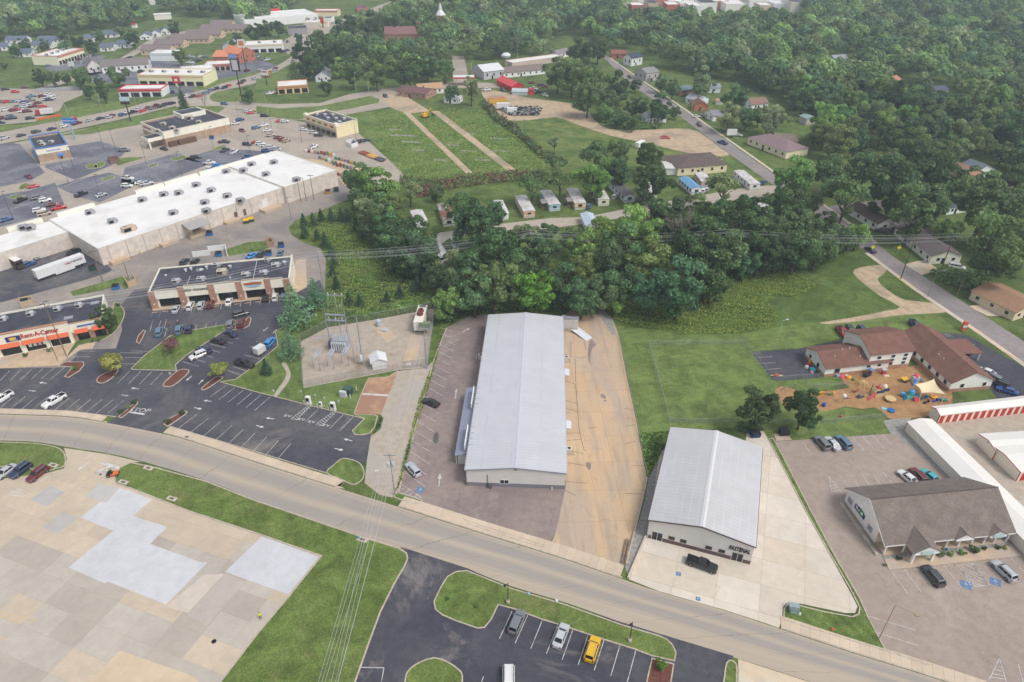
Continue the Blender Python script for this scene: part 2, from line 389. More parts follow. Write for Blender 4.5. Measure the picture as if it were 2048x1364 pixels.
def island(name,pts,mat,label,sm=3,z=0.14,kw=0.22,cat=None):
 """a kerbed bed or lawn standing proud of the paving"""
 o,i=inset(px(pts,sm),kw);n=len(o)
 root=empty(name,(0,0,0));tag(root,label,cat or name.replace('_',' '),kind='structure')
 b=B();b.add([(p.x,p.y,0)for p in o]+[(p.x,p.y,z)for p in o]+[(p.x,p.y,z)for p in i]+[(p.x,p.y,z-0.05)for p in i],
 [(k,(k+1)%n,n+(k+1)%n,n+k)for k in range(n)]+[(n+k,n+(k+1)%n,2*n+(k+1)%n,2*n+k)for k in range(n)]+[(2*n+k,2*n+(k+1)%n,3*n+(k+1)%n,3*n+k)for k in range(n)])
 b.obj('kerb',MT['kerb'],root)
 B().sheet(i,z-0.03).obj('planting_bed' if 'mulch' in mat else 'lawn',MT[mat],root)
 return root
def kerb_line(name,pts,label,sm=0,wdt=0.2,z=0.14,mat='kerb'):
 q=px(pts,sm,False);l,r=offset_line(q,wdt/2),offset_line(q,-wdt/2);b=B()
 for k in range(len(q)-1):
  b.prism([l[k],l[k+1],r[k+1],r[k]],0.0,z)
 return tag(b.obj(name,MT[mat]),label,name.replace('_',' '),kind='structure')
LINES={}
def stripes(parent,segs,wd=0.11,z=0.06,mat='white_line',name='painted_line'):
 b=B()
 for s in segs:
  a,c=P(s[0],s[1]).to_2d(),P(s[2],s[3]).to_2d();d=(c-a).normalized();nn=Vector((-d.y,d.x))*wd/2
  b.add([(*(a-nn),z),(*(c-nn),z),(*(c+nn),z),(*(a+nn),z)],[(0,1,2,3)])
 return b.obj(name,MT[mat],parent)
def lerp_segs(s0,s1,n):
 return[tuple(a+(b-a)*k/(n-1)for a,b in zip(s0,s1))for k in range(n)]
def arrow(parent,x,y,tx,ty,L=2.2,z=0.052,mat='white_line'):
 a=P(x,y).to_2d();d=(P(tx,ty).to_2d()-a).normalized();n=Vector((-d.y,d.x))
 q=lambda u,v:(*(a+d*u+n*v),z)
 B().add([q(-L/2,-.12),q(L*.1,-.12),q(L*.1,.12),q(-L/2,.12),q(L*.1,-.45),q(L/2,0),q(L*.1,.45)],[(0,1,2,3),(4,5,6)]).obj('painted_arrow',MT[mat],parent)
def wheelchair(parent,x,y,rz,s=1.6):
 c=P(x,y);b=B();b.add([rot2((-s/2,-s/2),rz)+(0,),rot2((s/2,-s/2),rz)+(0,),rot2((s/2,s/2),rz)+(0,),rot2((-s/2,s/2),rz)+(0,)],[(0,1,2,3)])
 b.obj('blue_panel',MT['blue_paint'],parent,loc=(c.x,c.y,0.052))
 b=B();n=14
 for k in range(n-3):
  t0,t1=2*math.pi*k/n-2.2,2*math.pi*(k+1)/n-2.2
  b.add([rot2((math.cos(t)*r*s,math.sin(t)*r*s-0.12*s),rz)+(0,)for t,r in((t0,.18),(t0,.25),(t1,.25),(t1,.18))],[(0,1,2,3)])
 for q in([(-.06,-.05),(.02,-.05),(.02,.22),(-.06,.22)],[(-.06,-.05),(.25,-.05),(.25,.02),(-.06,.02)],[(.18,-.28),(.25,-.28),(.25,-.05),(.18,-.05)],[(-.07,.26),(.03,.26),(.03,.37),(-.07,.37)]):
  b.add([rot2((a*s,c_*s),rz)+(0,)for a,c_ in q],[(0,1,2,3)])
 b.obj('wheelchair_symbol',MT['white_line'],parent,loc=(c.x,c.y,0.057))
 # ground sheet to the horizon
tag(B().sheet([(-6000,-1500),(6000,-1500),(6000,9000),(-6000,9000)],0.0).obj('ground',MT['ground']),'grassy ground under everything','ground',kind='structure')
# main street, a ribbon with its length and breadth as texture coordinates
def ribbon(name,left,right,z,mat,label,n=60,sm=4,px_in=True,cat='road'):
 L=smooth_line([P(*p).to_2d()for p in left],sm);Rr=smooth_line([P(*p).to_2d()for p in right],sm)
 def res(pts):
  d=[0.0]
  for a,b in zip(pts[:-1],pts[1:]):d.append(d[-1]+(b-a).length)
  out=[]
  for k in range(n+1):
   t=d[-1]*k/n;i=max(j for j in range(len(d))if d[j]<=t+1e-6);i=min(i,len(pts)-2)
   out.append(pts[i].lerp(pts[i+1],(t-d[i])/max(d[i+1]-d[i],1e-6)))
  return out
 L,Rr=res(L),res(Rr);vs=[];fs=[];uv=[];u=0
 for k in range(n+1):
  if k:u+=((L[k]+Rr[k])/2-(L[k-1]+Rr[k-1])/2).length
  for j in range(5):
   p=L[k].lerp(Rr[k],j/4);vs.append((p.x,p.y,z));uv.append((u,j/4*(L[k]-Rr[k]).length))
 for k in range(n):
  for j in range(4):fs.append((k*5+j+1,k*5+j,(k+1)*5+j,(k+1)*5+j+1))
 b=B();b.add(vs,fs);me=b.mesh(name,mat if not isinstance(mat,str)else MT[mat])
 ul=me.uv_layers.new(name='UVMap')
 for lp in me.loops:ul.data[lp.index].uv=uv[lp.vertex_index]
 if me.polygons[0].normal.z<0:me.flip_normals()
 return tag(addo(name,me),label,cat,kind='structure')
def street_mat():
 m=NT('concrete_street');uvn=m.tc.outputs['UV'];sp=m.n('ShaderNodeSeparateXYZ');m.l(uvn,sp.inputs[0])
 v=m.math('ADD',sp.outputs['Y'],m.ramp(m.noise(0.15,3,vec=uvn),0.2,0.8,-0.25,0.25));c=S(192,179,163)
 def band(v0,hw,sft):return m.ramp(m.math('ABSOLUTE',m.math('SUBTRACT',v,v0)),hw-sft,hw+sft,1,0)
 k=None
 for v0,hw in((3.0,1.7),(8.3,1.7)):
  b_=band(v0,hw,0.7);k=b_ if k is None else m.math('MAXIMUM',k,b_)
 cc=m.mix(m.ramp(m.noise(0.5,6,vec=uvn,sx=(0.15,1,1)),0.3,0.7),c,S(186,172,156))
 cc=m.mix(m.math('MULTIPLY',k,m.ramp(m.noise(0.4,5,vec=uvn,sx=(0.1,1,1)),0.25,0.75,0.6,1)),cc,S(162,156,152))
 # transverse joints and cracks
 q=m.math('FRACT',m.math('MULTIPLY',m.math('ADD',sp.outputs['X'],m.math('ADD',m.math('MULTIPLY',sp.outputs['Y'],0.16),m.ramp(m.noise(0.25,5,vec=uvn),0,1,-1.6,1.6))),1/9.2))
 j=m.ramp(m.math('ABSOLUTE',m.math('SUBTRACT',q,0.5)),0.004,0.011,1,0)
 j=m.math('MULTIPLY',j,m.ramp(m.noise(0.1,4,vec=uvn),0.4,0.6,0.1,0.7))
 gl=m.ramp(m.math('ABSOLUTE',m.math('SUBTRACT',m.math('ABSOLUTE',m.math('SUBTRACT',sp.outputs['Y'],5.75)),5.0)),0.03,0.07,0.5,0)
 j=m.math('MAXIMUM',j,gl)
 cc=m.mix(j,cc,S(112,102,96))
 f=m.ramp(m.noise(9,3,vec=uvn),0.25,0.75,0.94,1.06)
 mm=m.n('ShaderNodeVectorMath',operation='SCALE');m.l(cc,mm.inputs[0]);m.l(f,mm.inputs['Scale'])
 return m.done(mm.outputs[0],0.85,0,0.25)
NK=[(-90,828),(0,829),(135,834),(215,846),(322,867),(370,879),(512,925),(672,975),(794,1013),(822,1022),(937,1059),(1024,1086),(1124,1117),(1244,1158),(1319,1184),(1449,1221),(1536,1250),(1582,1265),(1711,1308),(1848,1350),(1990,1398),(2150,1452)]
SK=[(-90,880),(0,881),(75,884),(128,893),(217,907),(285,923),(412,961),(512,1000),(580,1023),(724,1072),(800,1096),(934,1138),(1024,1173),(1131,1205),(1249,1247),(1321,1270),(1465,1314),(1536,1336),(1618,1363),(1700,1390),(1850,1440)]
ribbon('street',NK,SK,0.02,street_mat(),'pale concrete street running across the foreground with grey wheel tracks')
# worn asphalt alleys and lots, back to front
sheet('service_alley',[(-90,470),(-20,470),(120,480),(230,500),(470,420),(660,350),(690,362),(712,385),(712,392),(640,422),(592,440),(577,455),(583,470),(610,487),(641,497),(652,520),(650,575),(640,610),(600,640),(552,663),(300,700),(120,740),(-90,760)],0.012,'asph_old','worn grey service alley behind the white roofed shopping block',cat='alley')
sheet('parking_lot',[(-90,480),(-90,610),(0,605),(60,590),(170,560),(210,548),(225,540),(205,520),(130,490),(60,470)],0.016,'asph_lot','dark asphalt truck court with a white trailer behind the shopping block')
north_lot=sheet('parking_lot',[(-90,735),(0,737),(128,735),(150,715),(158,700),(232,697),(244,660),(238,615),(268,580),(300,576),(310,616),(420,600),(582,586),(612,572),(640,560),(650,590),(620,640),(575,650),(551,663),(556,690),(533,713),(512,729),(472,759),(447,757),(440,764),(512,784),(619,811),(728,838),(742,868),(731,924),(651,946),(512,904),(337,852),(322,867),(215,846),(232,834),(135,822),(0,818),(-90,817)],0.018,'asph_nl','dark sealed parking lot with white bays between the strip malls and the street')
sheet('shop_walk',[(-90,728),(0,712),(125,677),(150,668),(192,684),(185,698),(160,700),(138,715),(117,731),(0,737),(-90,740)],0.035,'conc_tan','tan paved walk in front of the rental store',cat='pavement')
sheet('shop_walk',[(303,612),(420,594),(580,572),(592,520),(612,518),(614,574),(584,591),(420,611),(306,622)],0.06,'conc_tan','tan kerbed walk in front of the brick pillared strip mall',cat='pavement')
# lawns among the lots
sheet('lawn',[(440,764),(512,784),(619,811),(728,838),(708,829),(737,757),(777,754),(796,742),(607,774),(602,690),(600,660),(565,650),(551,663),(556,690),(533,713),(512,729),(472,759)],0.022,'lawn','mown lawn beside the substation fence',cat='lawn')
kerb_line('kerb',[(440,764),(512,784),(619,811),(728,838)],'pale kerb along the lawn behind the charging bays')
kerb_line('kerb',[(440,764),(472,759),(512,729),(556,692),(551,663),(575,650)],'pale kerb between the lawn and the lot lane by the pines')
kerb_line('kerb',[(337,852),(512,904),(651,946)],'pale kerb along the street side of the charging lot')
kerb_line('kerb',[(-90,817),(0,818),(135,822),(232,834)],'pale kerb along the street side of the rental store lot')
sheet('verge',[(337,853),(512,905),(651,947),(672,960),(512,912),(327,857)],0.024,'lawn_dk','narrow grass verge between charging lot and sidewalk')
sheet('verge',[(-90,818),(135,823),(232,834),(240,836),(135,827),(-90,822)],0.024,'lawn_dk','narrow grass verge between rental store lot and sidewalk')
island('lawn_island',[(265,740),(262,738),(288,712),(340,672),(368,663),(447,650),(482,642),(440,668),(372,712),(352,730),(354,742),(310,741)],'lawn','lawn island with a purple leaved tree in the parking lot',1,cat='lawn')
island('lawn_island',[(728,838),(716,850),(704,862),(709,870),(724,871),(740,867),(750,855),(756,833),(750,830),(709,829)],'lawn','small rounded lawn island at the north end of the charging lot by the gravel drive',1,cat='lawn')
island('lawn_island',[(651,946),(666,931),(682,918),(692,917),(707,920),(722,928),(729,943),(727,957),(718,966),(704,970),(675,957)],'lawn','rounded lawn island at the street corner of the charging lot',2,cat='lawn')
island('lawn_island',[(131,721),(158,692),(196,684),(226,668),(244,645),(250,625),(243,613),(229,604),(225,622),(222,640),(200,652),(152,682)],'lawn_dk','kerbed planting strip wrapped round the end of the rental store',2,cat='lawn')
island('mulch_island',[(115,733),(132,724),(168,724),(169,730),(160,742),(137,756),(128,754),(145,735)],'mulch','red mulch island with a small bush in front of the rental store',1,cat='mulch bed')
island('mulch_island',[(193,762),(198,753),(225,740),(238,739),(230,752),(215,763),(205,767),(196,766)],'mulch','red mulch island under the round yellow-green tree',2,cat='mulch bed')
island('mulch_island',[(326,770),(332,762),(356,741),(372,739),(379,742),(372,752),(350,770),(338,774),(328,773)],'mulch','bare red mulch island beside the lawn island',2,cat='mulch bed')
island('mulch_island',[(402,779),(408,772),(432,754),(447,755),(436,764),(418,776),(408,781)],'mulch','red mulch island under the small yellow-green tree nearest the pines',2,cat='mulch bed')
island('mulch_island',[(236,834),(250,823),(274,802),(277,806),(262,822),(243,837)],'mulch','thin mulch strip with bushes left of the lot entrance',1,cat='mulch bed')
island('mulch_island',[(327,849),(335,840),(367,822),(375,823),(373,828),(345,848),(334,854)],'mulch','thin mulch strip with two round bushes right of the lot entrance',1,cat='mulch bed')
island('mulch_island',[(443,658),(470,660),(492,656),(500,650),(503,637),(498,634),(492,638),(488,650),(470,656)],'mulch','red mulch hook at the end of the parking row facing the strip mall',1,cat='mulch bed')
island('mulch_island',[(272,685),(276,672),(287,660),(292,662),(286,676),(279,688)],'mulch','short mulch strip at the left end of the parking row facing the strip mall',1,cat='mulch bed')
sheet('verge',[(140,583),(245,553),(258,556),(262,572),(250,580),(243,570),(200,582),(146,592)],0.022,'lawn','green wedge of grass between alley and rental store')
sheet('verge',[(448,500),(495,484),(530,482),(546,490),(530,500),(460,512)],0.022,'lawn','green patch behind the strip mall dumpsters')
stripes(north_lot,lerp_segs((20,741,0,762),(131,734,103,757),6)+[(147,702,192,703),(138,714,181,714)]+
lerp_segs((29,792,0,817),(248,801,214,828),11)+lerp_segs((260,742,235,767),(325,745,301,770),4)+
lerp_segs((394,829,358,856),(581,888,550,925),9)+lerp_segs((452,771,420,794),(593,808,563,838),9)[:6]+[(638,817,611,844)]+[(687,829,659,858),(706,835,679,862)])
stripes(north_lot,[(305,643,300,663),(322,641,316,660),(333,639,328,658)]+lerp_segs((391,603,382,626),(580,582,578,602),11),mat='white_line')
stripes(north_lot,[(307,622,301,634),(332,617,316,634),(322,620,318,634),(366,610,360,628),(378,608,374,626)],mat='blue_paint',name='blue_painted_line')
stripes(north_lot,lerp_segs((334,657,329,674),(472,640,470,657),8))
stripes(north_lot,[(446,670,478,678),(433,680,465,687),(420,688,452,696),(409,697,440,705),(397,707,426,715),(382,716,411,725),(366,724,398,733)]+[(500,693,528,699),(512,683,545,690),(488,710,520,718),(480,722,512,731),(465,733,495,743),(455,741,482,750)])
stripes(north_lot,[(248,715,297,716),(240,706,285,706),(262,702,302,703),(244,728,285,728)])
# charging bays hatches
for(a,b,c,d)in(((617,811),(619,813),(582,838),(590,840)),((666,824),(669,826),(631,849),(640,852))):
 segs=[(*a,*c),(b[0],b[1],d[0],d[1]),(*c,*d)]+[(a[0]+(c[0]-a[0])*t,a[1]+(c[1]-a[1])*t,b[0]+(d[0]-b[0])*min(t+.12,1)+1,b[1]+(d[1]-b[1])*min(t+.12,1))for t in(.05,.17,.29,.41,.53,.65,.77,.88)]
 stripes(north_lot,[(x0*1.0+(0 if k in(0,)else 0),y0,x1+(4 if k!=0 else 0),y1)for k,(x0,y0,x1,y1)in enumerate(segs)],0.13)
for x,y in((575,832),(603,839),(623,844),(652,851)):
 c=P(x,y);b=B()
 for q in([(-.8,-.35),(-.6,-.35),(-.6,.35),(-.8,.35)],[(-.6,.2),(-.1,.2),(-.1,.35),(-.6,.35)],[(-.6,-.07),(-.2,-.07),(-.2,.07),(-.6,.07)],[(-.6,-.35),(-.1,-.35),(-.1,-.2),(-.6,-.2)],[(.05,.35),(.25,.35),(.5,-.1),(.4,-.35)],[(.6,-.35),(.95,.35),(.75,.35),(.4,-.35)]):
  b.add([(*rot2(p,R(-14)),0)for p in q],[(0,1,2,3)])
 b.obj('painted_letters',MT['white_line'],north_lot,loc=(c.x,c.y,0.052))
for a in((86,766,70,764),(65,782,80,784),(270,777,255,775),(251,791,265,793),(415,802,400,800),(396,817,410,820),(378,757,371,763),(402,764,408,758),(540,837,525,835),(520,853,535,857),(696,880,680,876),(678,899,695,903),(531,659,524,664),(550,663,556,657)):arrow(north_lot,*a)
stripes(north_lot,[(256,824,290,829)],0.55)
me=text_mesh('STOP',2.2,0.01,MT['white_line']);o=addo('painted_letters',me,north_lot,loc=(*P(280,821).to_2d(),0.05),rz=R(-8))
# warehouse lots
red_lot=sheet('parking_lot',[(893,656),(930,635),(975,629),(985,650),(950,970),(1131,976),(1113,1060),(1100,1088),(925,1034),(848,1006),(838,1000),(797,988),(812,925),(838,830),(868,720)],0.018,'asph_red','mauve asphalt lot with angled bays left of the long grey warehouse')
stripes(red_lot,[(512+a/4,682+b/4,512+c/4,682+d/4)for a,b,c,d in((1465,-60,1560,-28),(1475,-105,1575,-75),(1525,-5,1595,35),(1458,20,1580,82),(1440,75,1565,137),(1432,130,1550,192),(1415,187,1540,255),(1400,248,1525,312),(1388,308,1512,375),(1370,370,1495,440),(1345,437,1470,505),(1335,505,1470,585),(1315,572,1440,650),(1298,645,1420,725),(1278,722,1405,805),(1255,800,1395,890),(1237,882,1388,985),(1215,968,1365,1072),(1195,1055,1348,1162))])
stripes(red_lot,[(512+a/4,682+b/4,512+c/4,682+d/4)for a,b,c,d in((1170,1150,1325,1255),(1150,1215,1310,1262),(1190,1172,1160,1195),(1225,1192,1180,1222),(1255,1215,1220,1238),(1285,1235,1265,1250))],0.14)
arrow(red_lot,879,960,880,950,4);arrow(red_lot,912,787,913,779,4);arrow(red_lot,933,660,940,656,3)
wheelchair(red_lot,840,980,R(-25))
sheet('patch',[(868,868),(876,866),(877,880),(872,887),(866,882)],0.026,'asph_lot','dark oval asphalt patch in the mauve lot',3,parent=red_lot)
kerb_line('kerb',[(893,656),(868,720),(838,830),(812,925),(797,988)],'low pale kerb on the gravel side of the mauve warehouse lot',wdt=0.25)
sheet('gravel_drive',[(796,742),(853,736),(866,722),(862,740),(847,792),(827,862),(807,947),(799,982),(785,995),(760,990),(729,966),(734,919),(742,872),(752,857),(762,829),(777,789)],0.016,'gravel','pale gravel drive between the charging lot and the warehouse')
sheet('gravel_drive',[(1297,955),(1345,865),(1358,868),(1320,960),(1300,1040),(1293,1072),(1256,1150),(1250,1135),(1265,1085),(1290,1000)],0.016,'gravel_g','grey gravel strip with weeds beside the ribbed roof shop')
pad=sheet('concrete_pad',[(737,757),(777,754),(796,742),(788,765),(777,789),(762,829),(708,828),(722,790)],0.026,pm('rusty_concrete',S(198,162,130),S(180,142,116),0.5,0.9,c3=S(170,132,112),s3=0.1),'rusty orange concrete pad beside the gravel drive',cat='pad')
stripes(pad,[(725,788,776,791)],0.7,0.034)
kerb_line('kerb',[(708,828),(722,790),(737,757),(777,754),(796,742)],'pale kerb round the rusty concrete pad')
sheet('substation_yard',[(602,683),(655,655),(696,648),(764,637),(833,624),(870,617),(854,736),(798,740),(607,776)],0.028,'yard','tan gravel yard of the electric substation',cat='yard')
sheet('concrete_pad',[(822,668),(846,664),(832,720),(806,723)],0.036,'conc_tan','narrow concrete pad in front of the white substation trailer',cat='pad')
# concrete yards made of slabs
def clip(poly,a,b):
 """part of poly on the left of a -> b"""
 out=[]
 for i in range(len(poly)):
  p,q=poly[i-1],poly[i];sp=(b.x-a.x)*(p.y-a.y)-(b.y-a.y)*(p.x-a.x);sq=(b.x-a.x)*(q.y-a.y)-(b.y-a.y)*(q.x-a.x)
  if sp*sq<0:out.append(p.lerp(q,sp/(sp-sq)))
  if sq>=0:out.append(q)
 return out
def slabs(name,label,pts,ang,sx,sy,palette,z=0.03,gap=0.05,base='kerb',patches=(),cat='paving',seed=1,org=(0,0),mat='slab'):
 poly=px(pts);root=B().sheet(poly,z-0.02).obj(name,MT[base]);tag(root,label,cat,kind='structure')
 rr=random.Random(seed);loc=[Vector(rot2(p,-ang))for p in poly]
 x0,x1=min(p.x for p in loc),max(p.x for p in loc);y0,y1=min(p.y for p in loc),max(p.y for p in loc)
 lp=loc if sum(loc[i-1].x*loc[i].y-loc[i].x*loc[i-1].y for i in range(len(loc)))>0 else loc[::-1]
 for i in range(int((x1-x0)/sx)+2):
  for j in range(int((y1-y0)/sy)+2):
   ax=math.floor(x0/sx)*sx+i*sx+org[0];ay=math.floor(y0/sy)*sy+j*sy+org[1];g=gap/2
   q=lp
   c=[Vector((ax+g,ay+g)),Vector((ax+sx-g,ay+g)),Vector((ax+sx-g,ay+sy-g)),Vector((ax+g,ay+sy-g))]
   for k in range(4):
    q=clip(q,c[k],c[(k+1)%4])
    if len(q)<3:break
   if len(q)<3:continue
   a=abs(sum(q[k-1].x*q[k].y-q[k].x*q[k-1].y for k in range(len(q))))/2
   if a<0.4:continue
   pc=rr.choice(palette)if callable(palette)is False else palette(ax,ay,rr)
   f=rr.uniform(0.95,1.05);o=B().prism([rot2(p,ang)for p in q],z-0.02,z).obj('slab',MT[mat],root,color=tuple(x*f for x in pc))
 for k,(pp,pc)in enumerate(patches):
  B().prism(px(pp),z-0.02,z+0.004+k*0.003).obj('slab',MT['slab'],root,color=pc)
 return root
pa=P(137,1135);pb=P(332,1209);ANG=math.atan2(pb.y-pa.y,pb.x-pa.x)
TAN,GRY,BRN,LGT=S(206,190,170),S(197,188,177),S(189,178,167),S(201,193,184)
def plaza_pal(ax,ay,rr):
 q=rot2((ax,ay),ANG);u=q[0]*0.08;k=math.sin(ax*0.31+1.0)+0.8*math.sin(ay*0.42+ax*.1)
 return TAN if q[1]>88 and q[0]<-50 else rr.choice([LGT,GRY,LGT])if q[0]>-52 and q[1]>82 else(BRN if k>0.4 else TAN if k<-0.9 else GRY)
plaza=slabs('concrete_yard','patchwork concrete yard of tan, grey and white slabs in the lower left',[(-330,960),(-40,962),(0,958),(95,946),(128,937),(134,918),(128,896),(217,909),(283,924),(262,925),(240,935),(228,955),(230,968),(262,978),(375,1023),(512,1068),(641,1113),(575,1195),(512,1270),(440,1364),(390,1430),(-330,1430)],ANG,6.1,4.7,plaza_pal,patches=(
([(240,976),(304,999),(266,1032),(335,1054),(300,1088),(397,1123),(415,1125),(332,1209),(215,1163),(210,1167),(137,1135),(227,1062),(161,1035),(175,1023)],S(211,212,216)),
([(524,1073),(637,1114),(577,1189),(450,1144)],S(209,210,215)),
([(125,1025),(157,1035),(115,1068),(85,1055)],S(192,188,184)),([(101,972),(130,984),(92,1013),(60,999)],S(190,186,184)),([(197,967),(239,976),(212,1006),(171,993)],S(198,194,190)),
([(407,1150),(448,1148),(376,1226),(333,1214)],S(216,204,192)),([(450,1147),(492,1162),(412,1252),(374,1230)],S(196,185,176)),([(240,1301),(380,1350),(400,1364),(178,1364)],S(216,196,168))))
P_PLAZA=plaza
stripes(P_PLAZA,[(-20,1222,73,1240),(-20,1230,66,1247),(73,1240,66,1247),(-20,1272,15,1279)],0.16,0.044,'yellow_line')
stripes(P_PLAZA,[(205,926,243,938)],0.75,0.044);stripes(P_PLAZA,[(210,936,190,947),(219,938,199,950),(204,950,196,947),(213,934,222,939)],0.5,0.044)
stripes(P_PLAZA,[(203,929,155,959)],0.12,0.044,'yellow_line');stripes(P_PLAZA,[(118,940,72,968),(25,978,55,981),(22,984,52,987),(40,974,28,988),(18,990,48,993)],0.14,0.044)
arrow(P_PLAZA,167,932,160,937,3.4,0.046)
B().lathe([(0.42,0),(0.42,0.012)],16,(0,0,0)).obj('manhole_cover',MT['black'],P_PLAZA,loc=(*P(428,1283).to_2d(),0.038))
island('lawn_island',[(-60,884),(0,884),(75,887),(112,894),(128,904),(132,918),(129,933),(110,938),(95,942),(0,934),(-60,932)],'lawn_s','lawn island beside the street at the left edge',2,cat='lawn')
lawn_pts=[(262,925),(300,932),(412,962),(512,1001),(580,1024),(724,1073),(800,1097),(814,1106),(817,1117),(811,1132),(790,1168),(762,1225),(740,1285),(712,1364),(695,1410),(400,1430),(440,1364),(512,1270),(575,1195),(641,1113),(512,1068),(375,1023),(262,978),(230,968),(228,955),(240,935)]
island('lawn',lawn_pts,'lawn_s','large mown lawn between the concrete yard and the dark lot',1,kw=0.28)
# south dark lot
south_lot=sheet('parking_lot',[(800,1093),(936,1137),(1024,1178),(1321,1268),(1467,1312),(1446,1364),(1440,1430),(680,1430),(712,1364),(760,1225),(811,1130),(816,1112)],0.03,'asph_new','freshly sealed dark lot in the foreground with white bays')
island('lawn_island',[(934,1141),(912,1143),(894,1153),(881,1174),(867,1203),(870,1220),(884,1231),(912,1243),(955,1258),(970,1256),(983,1240),(997,1211),(1024,1218),(1084,1240),(1144,1259),(1206,1280),(1270,1300),(1303,1313),(1350,1324),(1353,1305),(1346,1290),(1334,1278),(1318,1271),(1249,1251),(1131,1209),(1024,1177)],'lawn_s','long kerbed lawn with two lamp posts between street and dark lot',1,cat='lawn')
island('lawn_island',[(806,1400),(809,1364),(812,1348),(822,1335),(842,1323),(869,1315),(897,1324),(917,1338),(926,1350),(924,1375),(915,1400)],'lawn_s','oval lawn island at the bottom edge of the dark lot',2,cat='lawn')
island('mulch_island',[(1303,1316),(1349,1328),(1343,1364),(1336,1400),(1286,1400),(1294,1355)],'mulch','dark mulch bed with a young tree at the end of the bays',1,cat='mulch bed')
island('lawn_island',[(1444,1400),(1448,1350),(1452,1326),(1462,1320),(1473,1328),(1475,1345),(1470,1400)],'lawn_s','thin lawn tongue at the bottom edge beside the concrete apron',2,cat='lawn')
sheet('concrete_apron',[(1476,1318),(1618,1364),(1760,1412),(1700,1440),(1474,1440),(1477,1345)],0.028,'conc','pale concrete apron at the bottom edge right of the dark drive',cat='pavement')
stripes(south_lot,[(1024+a/4,1023+b/4,1024+c/4,1023+d/4)for a,b,c,d in((0,800,-100,1018),(125,832,25,1055),(243,870,150,1098),(365,912,275,1140),(485,950,402,1185),(608,990,530,1226),(735,1032,658,1272),(862,1074,790,1318),(990,1115,915,1390))]+[(720,1335,768,1336),(768,1336,760,1380),(967,1353,955,1390)],0.12)
# fastener shop lot, office lot, daycare, storage
shop_yard=slabs('concrete_yard','pale concrete yard round the ribbed roof shop',[(1296,1068),(1256,1158),(1319,1183),(1449,1220),(1536,1248),(1558,1256),(1564,1240),(1565,1216),(1574,1205),(1600,1207),(1690,1226),(1710,1226),(1715,1213),(1698,1180),(1640,1074),(1560,925),(1540,884),(1524,858),(1494,861),(1490,900),(1320,900)],math.atan2(P(1499,1128).y-P(1294,1072).y,P(1499,1128).x-P(1294,1072).x),7.5,6.0,[S(222,211,197),S(220,208,193),S(223,213,200),S(220,206,188)],cat='paving',seed=4,gap=0.06)
stripes(shop_yard,[(1350,1150,1440,1172),(1440,1172,1430,1195)],0.1,0.04,'yellow_line');wheelchair(shop_yard,1357,1148,R(-16),0.9);wheelchair(shop_yard,1396,1198,R(-16),0.8)
island('lawn_island',[(1566,1240),(1567,1218),(1574,1207),(1588,1208),(1648,1223),(1704,1233),(1716,1228),(1718,1215),(1697,1174),(1657,1105),(1611,1023),(1551,907),(1536,878),(1546,876),(1556,893),(1623,1023),(1671,1113),(1721,1198),(1736,1233),(1771,1299),(1863,1330),(1850,1331),(1771,1303),(1608,1254)],'lawn','narrow lawn wedge with a green cabinet between two lots',1,cat='lawn')
off_lot=sheet('parking_lot',[(1550,883),(1783,867),(1900,955),(2060,1105),(2200,1260),(2200,1440),(2010,1402),(1863,1332),(1771,1301),(1736,1235),(1671,1115),(1623,1025),(1556,895)],0.018,'asph_off','mauve-brown asphalt lot round the white office')
stripes(off_lot,[(1536+a/4,682+b/4,1536+c/4,682+d/4)for a,b,c,d in((270,800,350,910),(352,797,438,903),(435,790,520,895),(516,785,605,888),(598,778,685,882),(680,770,768,878),(757,763,852,870),(838,757,932,862),(917,752,1012,857))])
stripes(off_lot,[(1536+a/4,682+b/4,1536+c/4,682+d/4)for a,b,c,d in((578,1080,660,1200),(662,1075,750,1200),(748,1062,830,1190),(835,1057,920,1180),(922,1050,1005,1160),(1005,1043,1090,1150),(485,1085,515,1230),(485,1085,590,1220),(497,1130,523,1128),(505,1155,547,1152),(508,1180,565,1175),(512,1205,582,1198))])
stripes(off_lot,[(1536+a/4,1023+b/4,1536+c/4,1023+d/4)for a,b,c,d in((988,478,1118,660),(1092,465,1225,645),(1197,452,1335,635),(1300,445,1440,625),(1407,432,1550,612),(1505,420,1655,602),(1620,408,1775,588),(1735,397,1890,570),(1835,385,2000,560),(1940,373,2105,550),(1655,602,1775,588),(800,838,1180,950),(870,970,1198,1072),(1850,1175,1765,1355),(1850,1175,1905,1364),(1838,1200,1858,1205),(1825,1235,1868,1245),(1815,1265,1878,1280),(1795,1300,1885,1315),(1780,1325,1892,1342),(2000,1220,2040,1364))])
stripes(off_lot,[(1536+a/4,1023+b/4,1536+c/4,1023+d/4)for a,b,c,d in((1530,455,1745,560),(1555,490,1735,580),(1580,525,1700,590),(1510,425,1755,545),(1560,415,1735,500),(1595,412,1700,465),(1620,590,1590,540),(1610,560,1690,595))],0.12)
wheelchair(off_lot,1932,1170,R(-28),1.7);wheelchair(off_lot,1991,1164,R(-28),1.7)
sheet('gravel_drive',[(1766,842),(1795,836),(1826,832),(1812,852),(1860,890),(1910,955),(2000,1050),(2075,1130),(2060,1108),(1900,957),(1783,869)],0.014,'gravel_g','grey gravel strip along the long storage block')
sheet('storage_yard',[(1880,842),(1900,835),(2080,785),(2500,760),(2600,1200),(2150,1180),(2070,1110),(1915,955),(1850,880)],0.012,'gravel','tan gravel yard between the storage blocks',cat='yard')
